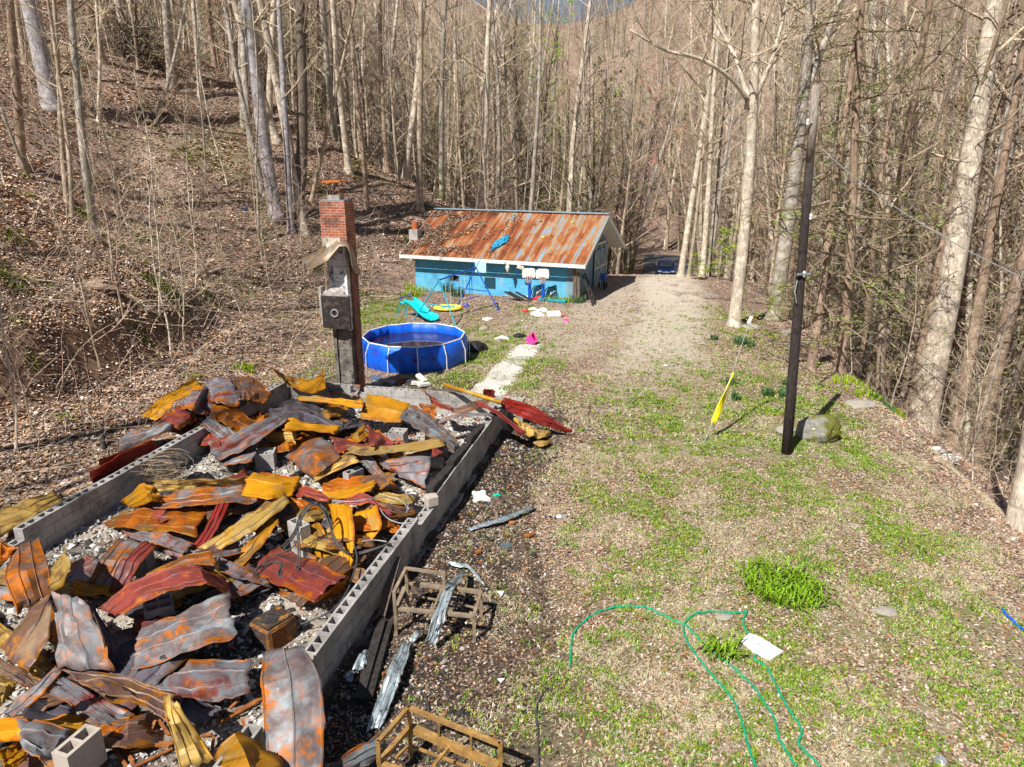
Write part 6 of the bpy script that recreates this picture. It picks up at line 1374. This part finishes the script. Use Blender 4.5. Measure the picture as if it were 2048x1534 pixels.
def zone(x, y, group):
    z = H(x, y); zc = y*CP-(z-CH)*SP; px = 1024+F*x/zc
    if 'bank' in group: return ', '+('left of the pole' if px < 1560 else 'just right of the pole' if px < 1700 else 'before the largest pale trunk' if px < 1840 else 'behind the largest pale trunk' if px < 1960 else 'at the right edge')
    if 'behind the garage' in group: return ', '+('over the big pale violet trunk' if px < 560 else 'over the lone chimney' if px < 780 else 'over the roof left end' if px < 960 else 'over the roof middle' if px < 1120 else 'over the roof right end')
    if 'left slope' in group: return ', '+('far left' if px < 180 else 'near the cut bank' if px < 420 else 'left of the chimney' if px < 640 else 'right of the chimney')
    if 'leaf slope' in group: return ', '+('far left' if px < 250 else 'near the big pale trunks' if px < 560 else 'above the chimney' if px < 760 else 'above the garage')
    return ''
def scatter(n, x0, x1, y0, y1, kinds, label, group, s0=.85, s1=1.2, sep=1.2, cond=None, tries=60):
    k = 0; t = 0
    while k < n and t < n*tries:
        t += 1; x, y = rnd.uniform(x0, x1), rnd.uniform(y0, y1)
        if not inview(x, y) or not clear(x, y) or (cond and not cond(x, y)): continue
        if any((x-a)**2+(y-b)**2 < sep*sep for a, b in spots): continue
        spots.append((x, y)); kd = rnd.choice(kinds); place(kd, x, y, rnd.uniform(s0, s1), (label[kd] if isinstance(label, dict) else label)+zone(x, y, group), group, rnd); k += 1
    return k
hill = lambda x, y: x < foot(y)-2.0
scatter(26, -30, 2, 24, 50, ['tall', 'thin'], {'tall': 'tall bare tree on the open leaf covered hillside', 'thin': 'slender bare tree on the open leaf covered hillside'}, 'bare trees on the leaf slope', sep=2.4, cond=lambda x, y: x < foot(y)-5)
scatter(95, -34, 8, 44, 74, ['tall', 'tall', 'thin', 'thin'], {'tall': 'tall bare tree in the dense woods behind the garage', 'thin': 'thin bare tree in the dense woods behind the garage'}, 'dense bare woods behind the garage', sep=1.0)
scatter(40, 10, 34, 44, 80, ['tall', 'thin', 'red', 'thin'], {'tall': 'tall bare tree beyond the end of the drive', 'thin': 'thin bare tree beyond the end of the drive', 'red': 'red budding tree beyond the end of the drive'}, 'woods beyond the drive', sep=1.2, cond=lambda x, y: x > drive_x(y)+3)
scatter(46, 12.5, 42, 13, 50, ['tall', 'hemlock', 'thin', 'tall', 'tall'], {'tall': 'tall bare tree on the bank below the yard', 'thin': 'thin bare tree on the bank below the yard', 'hemlock': 'hemlock with sparse green sprays on the bank below the yard'}, 'trees on the bank below the yard', sep=1.6, cond=lambda x, y: x > 11.6+(y-12)*.16 and not (.50 < x/y < .84 and y < 24 and not x/y > .76))
scatter(12, -6, 18, 66, 95, ['red'], 'red budding tree in the valley behind the garage', 'red budding trees in the valley', .95, 1.3, 2.5)
scatter(36, -15, -3.5, 9, 42, ['sap'], 'leafless sapling in leaf litter on the left slope', 'saplings on the left slope', .7, 1.5, .6, cond=lambda x, y: x < foot(y)-1.2)
scatter(26, -30, -11, 20, 48, ['sap'], 'leafless sapling high on the leaf slope', 'saplings high on the leaf slope', .8, 1.3, 1.2)
scatter(26, 10, 15, 14, 42, ['sap'], 'leafless sapling along the right bank edge', 'saplings along the bank edge', .6, 1.0, .8, cond=lambda x, y: x > 10.0+(y-12)*.16)
for i, (x, y, s, lab) in enumerate([(1440, 552, 1.0, 'bright green leafing shrub behind the pale trunks by the drive'), (1392, 545, .5, 'small bright green shrub beside the blue car')]):
    p = PY(x, y, 42.5 if i == 0 else 41.5); place('bush', p.x, p.y, s*.85, lab, 'green shrubs by the drive end', rnd)
for x, y, s, i in [(1700, 560, 1.1, 0), (1640, 420, 1.0, 0), (1760, 640, .9, 1)]:
    p = PY(x, 600, 24+i*3); place('hemlock', p.x, p.y, s, ['hemlock with the greenest sprays just behind the utility pole', 'hemlock with thin green sprays right of the pole'][i] if (x != 1640) else 'green sprayed hemlock directly behind the pole top', 'trees on the bank below the yard', rnd, i)
for L in PR.values():
    for src in L:
        if src.name not in USED:
            for ch in list(src.children): bpy.data.objects.remove(ch)
            bpy.data.objects.remove(src)
# the far woods: one mass beyond the single trees
def far_woods():
    pc = bpy.data.collections.new('woods_source'); k = random.Random(31)
    def merged(name, seed, Ht, r, n, Ls, tw, tw2, mats, buds=False):
        rnd = random.Random(seed); pts = [Vector((0, 0, 0))]; d = Vector((0, 0, 1))
        for i in range(5): d = (d+Vector((rnd.gauss(0, .05), rnd.gauss(0, .05), .05))).normalized(); pts.append(pts[-1]+d*Ht/5)
        rads = [r*(1-.75*i/5) for i in range(6)]; mb = MB(); mb.tube([pts[0]-Vector((0, 0, 1))]+pts, [rads[0]]+rads, 6, cap=False); nb = len(mb.f)
        tips = []; branchset(mb, pts, rads, rnd, n, .12, lambda f: Ls*(1.1-.5*f), tw, tw2, tips=tips); mb.m = [0]*nb+[1]*(len(mb.f)-nb)
        if buds:
            for pp in tips:
                if rnd.random() > .5: continue
                for _ in range(3): a = rnd.choice(pp)+Vector((rnd.gauss(0, .1), rnd.gauss(0, .1), rnd.gauss(0, .1))); s = buds; mb.quad(a+Vector((-s, 0, 0)), a+Vector((0, -s, s)), a+Vector((s, 0, 0)), a+Vector((0, s, -s)), 2)
        mb.m += [2]*(len(mb.f)-len(mb.m))
        o = bpy.data.objects.new(name, mb.mesh(name, mats)); pc.objects.link(o); return o
    merged('w0', 1, 19, .22, 26, 3.4, 4, 3, [M['bark_gray'], M['twig']]); merged('w1', 2, 21, .24, 26, 3.4, 4, 3, [M['bark_pale'], M['twig']]); merged('w2', 3, 17, .18, 28, 3.2, 4, 3, [M['bark_tan'], M['twig_dark']])
    merged('w3', 4, 14, .12, 30, 3.0, 4, 3, [M['bark_tan'], M['twig']]); merged('w4', 5, 16, .14, 26, 3.2, 4, 3, [M['bark_gray'], M['twig_red'], M['bud']], .05); merged('w5', 6, 16, .18, 34, 3.0, 4, 2, [M['bark_dark'], M['twig_dark'], M['needle']], .055)
    V = []; tries = 0
    while len(V) < 2600 and tries < 200000:
        tries += 1; y = 66+340*(k.random()**1.6); x = k.uniform(-.78, .82)*y*.98
        if x > 34 and k.random() < .2: pass
        if not inview(x, y, 120) or not clear(x, y): continue
        V.append((x, y, H(x, y)))
    while len(V) < 3100:
        x, y = k.uniform(24, 90), k.uniform(14, 70)
        if inview(x, y, 150) and clear(x, y) and not 26.5 < x < 31.5: V.append((x, y, H(x, y)))
    me = bpy.data.meshes.new('distant_woods'); me.from_pydata(V, [], []); o = bpy.data.objects.new('distant_woods', me); C.objects.link(o)
    tag(o, 'far off mass of bare grey brown woods covering the valley sides', 'woods', kind='stuff')
    ng = bpy.data.node_groups.new('woods', 'GeometryNodeTree'); ng.interface.new_socket('Geometry', in_out='INPUT', socket_type='NodeSocketGeometry'); ng.interface.new_socket('Geometry', in_out='OUTPUT', socket_type='NodeSocketGeometry')
    gi, go = ng.nodes.new('NodeGroupInput'), ng.nodes.new('NodeGroupOutput'); ip = ng.nodes.new('GeometryNodeInstanceOnPoints'); ci = ng.nodes.new('GeometryNodeCollectionInfo'); ci.inputs[0].default_value = pc
    ci.inputs['Separate Children'].default_value = True; ci.inputs['Reset Children'].default_value = True
    ip.inputs['Pick Instance'].default_value = True
    rs = ng.nodes.new('FunctionNodeRandomValue'); rs.data_type = 'FLOAT_VECTOR'; rs.inputs[0].default_value = (-.11, -.11, 0); rs.inputs[1].default_value = (.11, .11, 6.28)
    r2 = ng.nodes.new('FunctionNodeRandomValue'); r2.data_type = 'FLOAT'; r2.inputs[2].default_value = .55; r2.inputs[3].default_value = 1.4
    ri = ng.nodes.new('FunctionNodeRandomValue'); ri.data_type = 'INT'; ri.inputs[4].default_value = 0; ri.inputs[5].default_value = 5; ri.inputs[8].default_value = 3
    l = ng.links.new; l(gi.outputs[0], ip.inputs['Points']); l(ci.outputs[0], ip.inputs['Instance']); l(rs.outputs[0], ip.inputs['Rotation']); l(r2.outputs[1], ip.inputs['Scale']); l(ri.outputs[2], ip.inputs['Instance Index']); l(ip.outputs[0], go.inputs[0])
    o.modifiers.new('woods', 'NODES').node_group = ng
far_woods()
rnd = random.Random(5)
for i, (x, y) in enumerate([(-21, 2), (-24, 7), (-19, -4), (-26, 12), (-18, 6), (-23, -1), (-17.5, 1), (-28, 4)]): place('tall', x, y, 1.0, 'tall bare tree standing outside the picture behind the viewpoint', 'trees outside the picture', rnd)
# ================================================================ logs, brush, leaves, grass, rubble
for i, (a, b, r0, r1, m, lab) in enumerate([((385, 548), (468, 537), .07, .03, 'bark_pale', 'pale curved dead branch on top of the cut bank'), ((700, 292), (790, 345), .10, .07, 'bark_tan', 'long fallen log on the slope left of the garage'), ((925, 352), (990, 395), .09, .05, 'bark_pale', 'pale fallen log behind the garage roof'), ((120, 85), (330, 125), .07, .03, 'bark_pale', 'long pale fallen branch across the upper left slope'), ((330, 130), (470, 175), .08, .05, 'bark_brown', 'dark fallen log right of the leaning slim tree'), ((250, 240), (310, 250), .12, .10, 'bark_brown', 'short mossy log in the middle of the leaf slope'), ((1950, 905), (2010, 950), .06, .04, 'bark_pale', 'pale stick on the right bank'), ((1985, 925), (2048, 890), .09, .06, 'bark_tan', 'fallen log at the foot of the right bank trunks'), ((1770, 540), (1660, 560), .05, .03, 'bark_pale', 'fallen pole below the hemlocks'), ((165, 575), (60, 560), .06, .03, 'bark_brown', 'exposed root along the cut bank'), ((260, 590), (300, 640), .05, .02, 'bark_brown', 'hanging root on the face of the cut bank')]):
    A, B = G(*a), G(*b); mb = MB(); n = 6; mb.tube([A.lerp(B, j/n)+Vector((0, 0, 0)) for j in range(n+1)], [r0+(r1-r0)*j/n for j in range(n+1)], 8)
    for j in range(n+1):
        p = A.lerp(B, j/n); z = H(p.x, p.y)+r0*.8+.04*math.sin(j*2+i); dz = z-p.z
        for q in range(8): mb.v[j*8+q].z += dz
    thing('fallen_log', mb, M[m], lab, 'fallen log', 'fallen wood on the slopes', smooth=True)
def root_mass():
    c = G(262, 120); k = random.Random(6); mb = MB()
    for i in range(240):
        a = k.uniform(0, 6.28); r = k.uniform(.2, 2.0); p = c+Vector((math.cos(a)*r*.5, math.sin(a)*.4, k.uniform(.2, 1.9))); d = Vector((math.cos(a)+k.gauss(0, .6), k.gauss(0, .5), k.gauss(.1, .7)))
        grow(mb, p, d, k.uniform(.8, 2.2), k.choice([.012, .02, .05]), k, 2, 5, 4, -.05, .5)
    thing('root_tangle', mb, M['bark_dark'], 'dark tangle of roots and vines at the top of the leaf slope', 'root tangle')
root_mass()
lump('leaf_mound', 185, 575, .45, 'bark_brown', 'brown fern mound on top of the cut bank', 'mound', 1.6, .8, .35, 3, amp=.8)
def clump(px, py, r, n, hgt, mat, label, cat='plant clump', name='daffodil_clump', group='leafy clumps in the yard', wid=.014, flop=.5, seed=0):
    k = random.Random(px*7+py); c = G(px, py); mb = MB()
    for i in range(n):
        a = k.uniform(0, 6.28); q = r*math.sqrt(k.random()); p = Vector((c.x+math.cos(a)*q, c.y+math.sin(a)*q, 0)); p.z = H(p.x, p.y)-.01
        th = k.uniform(0, 6.28); d = Vector((math.cos(th), math.sin(th), 0)); s = Vector((-d.y, d.x, 0))*wid*k.uniform(.7, 1.3); h = hgt*k.uniform(.6, 1.15); fl = flop*k.uniform(.3, 1.3)
        b = [(p, 1), (p+Vector((0, 0, h*.5))+d*h*.15*fl, 1), (p+Vector((0, 0, h*.85))+d*h*.5*fl, .8), (p+Vector((0, 0, h*(1-.4*fl)))+d*h*.95*fl, .1)]
        for (u, w0), (v, w1) in zip(b, b[1:]): mb.quad(u-s*w0, u+s*w0, v+s*w1, v-s*w1)
    thing(name, mb, M[mat], label, cat, group)
M['lily'] = plain('lily', (.15, .27, .01), .5, var=.65, sc_=9); M['daff'] = plain('daff', (.06, .13, .045), .5, var=.4, sc_=9); M['lime'] = plain('lime', (.24, .34, .01), .5, var=.35, sc_=5)
clump(1555, 1176, .60, 300, .28, 'lily', 'big bright green daylily clump in the middle of the lawn', name='daylily_clump', wid=.013, flop=1.2)
clump(1612, 1192, .42, 100, .22, 'lily', 'loose right edge of the bright daylily clump', name='daylily_clump', wid=.016, flop=1.1)
clump(1438, 1308, .26, 60, .24, 'lily', 'small yellow green lily tuft between the hose loops', name='daylily_clump', flop=1.1)
for x, y, r, n, h, m, lab in [(1428, 680, .16, 40, .28, 'daff', 'small daffodil tuft left of the wide one near the guy wire'), (1487, 688, .42, 150, .30, 'daff', 'wide dark daffodil clump under the guy wire insulator'), (1462, 770, .15, 45, .30, 'daff', 'daffodil tuft behind the yellow guard'), (1471, 800, .15, 45, .28, 'daff', 'daffodil tuft in front of the one behind the yellow guard'), (1535, 792, .18, 60, .30, 'daff', 'daffodil tuft left of the utility pole'), (1566, 795, .14, 40, .28, 'daff', 'daffodil tuft touching the left of the pole'), (1568, 770, .1, 20, .24, 'daff', 'smaller daffodil tuft farther behind the pole'), (1490, 665, .3, 70, .2, 'lime', 'lime green leaves at the foot of the forked tree'), (1540, 672, .4, 60, .16, 'lime', 'lime green leaves beside the flat stones'), (1668, 690, .5, 110, .24, 'lime', 'bright leaves on the bank edge right of the ledge stone'), (1690, 722, .3, 60, .28, 'daff', 'dark leaf tuft on the bank edge'), (1700, 765, .6, 120, .26, 'lime', 'bright leaf patch along the bank edge above the slab'), (1725, 790, .5, 100, .26, 'lime', 'second bright leaf patch along the bank edge'), (1762, 808, .45, 120, .3, 'daff', 'dark daffodil clump on the bank edge right of the slab'), (1795, 830, .3, 80, .28, 'lime', 'bright leaf tuft left of the largest pale trunk'),
    (895, 583, .35, 80, .5, 'daff', 'dark leaf tuft at the garage wall left of the vent'), (916, 592, .4, 100, .5, 'daff', 'dark leaf tuft under the swing chains'), (975, 586, .4, 90, .5, 'daff', 'dark leaf tuft at the wall behind the right swing leg'), (1155, 605, .4, 100, .4, 'daff', 'dark leaf tuft at the garage corner'), (1100, 602, .5, 120, .3, 'lime', 'lime leaves along the blue board'), (1130, 604, .4, 90, .3, 'lime', 'lime leaves right of the blue board'), (835, 580, .8, 180, .3, 'lime', 'lime green leaves at the left end of the garage wall'), (822, 592, .6, 120, .3, 'lime', 'lime green leaves before the left garage end'), (487, 738, .35, 90, .25, 'lime', 'lime leaf tuft left of the chimney'), (500, 745, .2, 50, .22, 'lime', 'small lime leaf tuft just right of the one left of the chimney'), (1250, 1205, .01, 0, .1, 'lime', '')]:
    if lab: clump(x, y, r, n, h, m, lab)
# undergrowth: thin arching stems
def brushwood():
    k = random.Random(44); mb = MB(); i = 0
    while i < 2200:
        z = k.random()
        if z < .60: x, y = k.uniform(-16, -7), k.uniform(7, 40); ok = x < foot(y)+.3
        elif z < .8: x, y = k.uniform(-34, 0), k.uniform(30, 52); ok = x < foot(y)-1
        else: y = k.uniform(14, 44); x = 10.6+(y-12)*.16+k.uniform(0, 5); ok = True
        if not ok or not inview(x, y) or (not clear(x, y) and y > 33): continue
        p = Vector((x, y, H(x, y)-.05)); lie = k.random() < .5
        d = Vector((k.gauss(0, 1), k.gauss(0, 1), 0 if lie else k.uniform(.6, 2.4))).normalized(); L = k.uniform(.6, 2.8); pts = [p+Vector((0, 0, .08 if lie else 0))]
        for j in range(4): d = (d+Vector((k.gauss(0, .2), k.gauss(0, .2), -.12 if not lie else 0))).normalized(); q = pts[-1]+d*L/4; q.z = max(q.z, H(q.x, q.y)+.04); pts.append(q)
        mb.tube(pts, [.012, .010, .008, .006, .004], 3, cap=False, m=k.choice((0, 0, 1, 2))); i += 1
    o = mb.build('undergrowth', [M['twig'], M['twig_dark'], M['twig_red']]); tag(o, 'tangle of bare stems and sticks over the leaf slope and bank', 'brush', kind='stuff')
brushwood()
g = np.random.default_rng(11)
def scatter_pts(n, x0, x1, y0, y1, cond, pw=1.0):
    out = []
    while len(out) < n:
        y = y0+(y1-y0)*(g.random()**pw); x = g.uniform(x0, x1)
        if inview(x, y, 40) and cond(x, y): out.append((x, y))
    return out
def lay_leaves():
    P_ = []
    def yard(x, y):
        s, t = infound(x, y)
        if s > -.3 and -FW-.3 < t < .05: return g.random() < .06
        d = cover(x, y); return g.random() < max(.10, (1-.88*d[1])*(1-.35*d[0])*(1-.55*d[2]))*(.45+1.0*max(0, vn(x, y, .8, 8)+.5))
    P_ += [(x, y, .024) for x, y in scatter_pts(80000, -4, 11, 4.5, 15, yard)]
    P_ += [(x, y, .033) for x, y in scatter_pts(46000, -9, 13, 15, 30, yard)]
    P_ += [(x, y, .05) for x, y in scatter_pts(12000, -4, 16, 30, 48, yard)]
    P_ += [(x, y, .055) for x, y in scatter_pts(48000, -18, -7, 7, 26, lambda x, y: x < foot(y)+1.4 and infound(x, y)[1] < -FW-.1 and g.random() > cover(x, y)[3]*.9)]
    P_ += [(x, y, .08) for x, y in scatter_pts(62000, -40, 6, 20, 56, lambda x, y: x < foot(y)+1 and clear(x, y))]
    P_ += [(x, y, .07) for x, y in scatter_pts(12000, 9, 22, 9, 50, lambda x, y: x > 9.4+(y-12)*.16)]
    n = len(P_); V = np.zeros((n, 4, 3)); Cn = np.zeros((n, 4))
    for i, (x, y, r) in enumerate(P_):
        c = leafcolor(g, 1.0+.65*sst(.5, 4, foot(y)-x))  # hill leaves coloured brighter to make up for the slope facing away from the sun
        if x > -6 and cover(x, y)[2] > .5 and g.random() < .6: c = (c[0]*.35, c[1]*.33, c[2]*.32, 1)
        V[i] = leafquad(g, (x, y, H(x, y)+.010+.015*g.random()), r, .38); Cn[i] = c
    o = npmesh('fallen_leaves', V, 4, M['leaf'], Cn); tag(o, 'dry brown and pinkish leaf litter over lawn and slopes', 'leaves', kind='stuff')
lay_leaves()
def moss():
    V = []; Cn = []
    ok = lambda x, y: x < foot(y)-1.2 and clear(x, y) and vn(x, y, .45, 50)+.5*vn(x, y, 1.6, 51) > .42
    for x, y in scatter_pts(2600, -18, -7, 8, 30, ok)+scatter_pts(4200, -38, 4, 22, 52, ok):
        base = np.array((.27, .27, .03)) if g.random() < .6 else np.array((.14, .19, .04))
        for _ in range(3):
            a, b = g.normal(0, .09, 2); V.append(leafquad(g, (x+a, y+b, H(x+a, y+b)+.03), .05, .4)); k = base*g.uniform(.6, 1.4); Cn.append((k[0], k[1], k[2], 1))
    o = npmesh('moss', np.array(V), 4, M['leaf'], np.array(Cn)); tag(o, 'yellow green moss and ivy patches on the leaf slope', 'moss', kind='stuff')
moss()
def lay_grass():
    P_ = []
    def c(x, y):
        s, t = infound(x, y)
        if s > -.3 and -FW-.3 < t < .25: return False
        d = cover(x, y); return g.random() < d[0]*(1-.75*d[1])*(1-.8*d[2])*max(0, min(1, (vn(x, y, .9, 1)*.8+vn(x, y, 2.6, 2)*.7+vn(x, y, 6.5, 3)*.8)*2.0+.12))
    T = scatter_pts(21000, -3, 11, 4.5, 16, c)+scatter_pts(8500, -8, 13, 16, 37, c)
    V = []; Cn = []
    for x, y in T:
        m = g.integers(3, 8); base = np.array((.17, .25, .018)) if g.random() < .7 else np.array((.09, .20, .02))
        if g.random() < .12: base = np.array((.30, .30, .08))
        sz = 1 if y < 16 else 1.5
        for _ in range(m):
            a, b = g.normal(0, .03*sz, 2); z = H(x+a, y+b); th = g.uniform(0, 6.28); h = g.uniform(.015, .045)*sz; w_ = g.uniform(.006, .014)*sz; d = (math.cos(th), math.sin(th)); l = g.uniform(.01, .05)*sz
            V.append(((x+a-d[1]*w_, y+b+d[0]*w_, z), (x+a+d[1]*w_, y+b-d[0]*w_, z), (x+a+d[1]*w_*.6+d[0]*l, y+b-d[0]*w_*.6+d[1]*l, z+h), (x+a-d[1]*w_*.6+d[0]*l, y+b+d[0]*w_*.6+d[1]*l, z+h))); k = base*g.uniform(.7, 1.35); Cn.append((k[0], k[1], k[2], 1))
    def c2(x, y):
        s, t = infound(x, y)
        if s > -.3 and -FW-.3 < t < .6: return False
        d = cover(x, y); return x > foot(y) and g.random() < (1-.85*d[1])*(1-.9*d[2])*max(0, min(1, (vn(x, y, .9, 21)+vn(x, y, 2.7, 22)*.7)*2.2+.35))
    for x, y in scatter_pts(11000, -3, 11, 4.5, 16, c2)+scatter_pts(5000, -8, 13, 16, 30, c2):
        m = g.integers(5, 11); sz = 1 if y < 16 else 1.5; base = np.array((.52, .45, .29))*g.uniform(.7, 1.15)
        for _ in range(m):
            a, b = g.normal(0, .05*sz, 2); z = H(x+a, y+b)+.004; th = g.uniform(0, 6.28); h = g.uniform(.005, .035)*sz; w_ = g.uniform(.003, .006)*sz; d = (math.cos(th), math.sin(th)); l = g.uniform(.03, .09)*sz
            V.append(((x+a-d[1]*w_, y+b+d[0]*w_, z), (x+a+d[1]*w_, y+b-d[0]*w_, z), (x+a+d[1]*w_*.6+d[0]*l, y+b-d[0]*w_*.6+d[1]*l, z+h), (x+a-d[1]*w_*.6+d[0]*l, y+b+d[0]*w_*.6+d[1]*l, z+h))); k = base*g.uniform(.7, 1.3); Cn.append((k[0], k[1], k[2], 1))
    o = npmesh('grass', np.array(V), 4, M['grass'], np.array(Cn)); tag(o, 'patchy bright green grass and clover in the lawn', 'grass', kind='stuff')
lay_grass()
def rubble():
    pts = []; V = []; Cn = []
    def inside(x, y): s, t = infound(x, y); return 0 < s < 14 and -FW+.2 < t < -.2
    for x, y in scatter_pts(26000, -11, 1, 4.5, 19, inside): pts.append((x, y, g.choice([.012, .02, .035, .06], p=[.52, .32, .13, .03]), 0))
    def side(x, y): s, t = infound(x, y); return -2 < s < 14 and .1 < t < 2.6 and g.random() < 1.15-t*.42
    for x, y in scatter_pts(6500, -5, 4, 4.5, 19, side): pts.append((x, y, g.choice([.012, .02, .035], p=[.5, .35, .15]), 1))
    for x, y, r, w_ in pts:
        z = H(x, y); M_ = Matrix.Rotation(g.uniform(0, 6.28), 3, 'Z') @ Matrix.Rotation(g.uniform(-1, 1), 3, 'X')
        a, b, c = r*g.uniform(.6, 1.4), r*g.uniform(.6, 1.3), r*g.uniform(.3, .9); q = [Vector((-a, -b, 0)), Vector((a, -b*.8, 0)), Vector((a*.7, b, 0)), Vector((-a*.8, b*.8, 0)), Vector((-a*.5, -b*.5, c)), Vector((a*.6, -b*.5, c*1.1)), Vector((a*.4, b*.6, c)), Vector((-a*.5, b*.4, c*.8))]
        q = [M_ @ p+Vector((x, y, z+r*.3)) for p in q]; t = g.random()
        if w_ == 0: col = np.array((.62, .60, .57)) if t < .30 else np.array((.42, .40, .38)) if t < .68 else np.array((.05, .047, .045)) if t < .94 else np.array((.32, .12, .06))
        else: col = np.array((.03, .028, .027)) if t < .7 else np.array((.35, .32, .30)) if t < .9 else np.array((.3, .14, .07))
        col = col*g.uniform(.7, 1.2)
        for f in ((4, 5, 6, 7), (0, 1, 5, 4), (1, 2, 6, 5), (2, 3, 7, 6), (3, 0, 4, 7)): V.append([q[i] for i in f]); Cn.append((*col, 1))
    o = npmesh('rubble', np.array(V), 4, M['leaf'], np.array(Cn)); tag(o, 'ash, charcoal and plaster rubble strewn inside and beside the foundation', 'rubble', kind='stuff')
rubble()
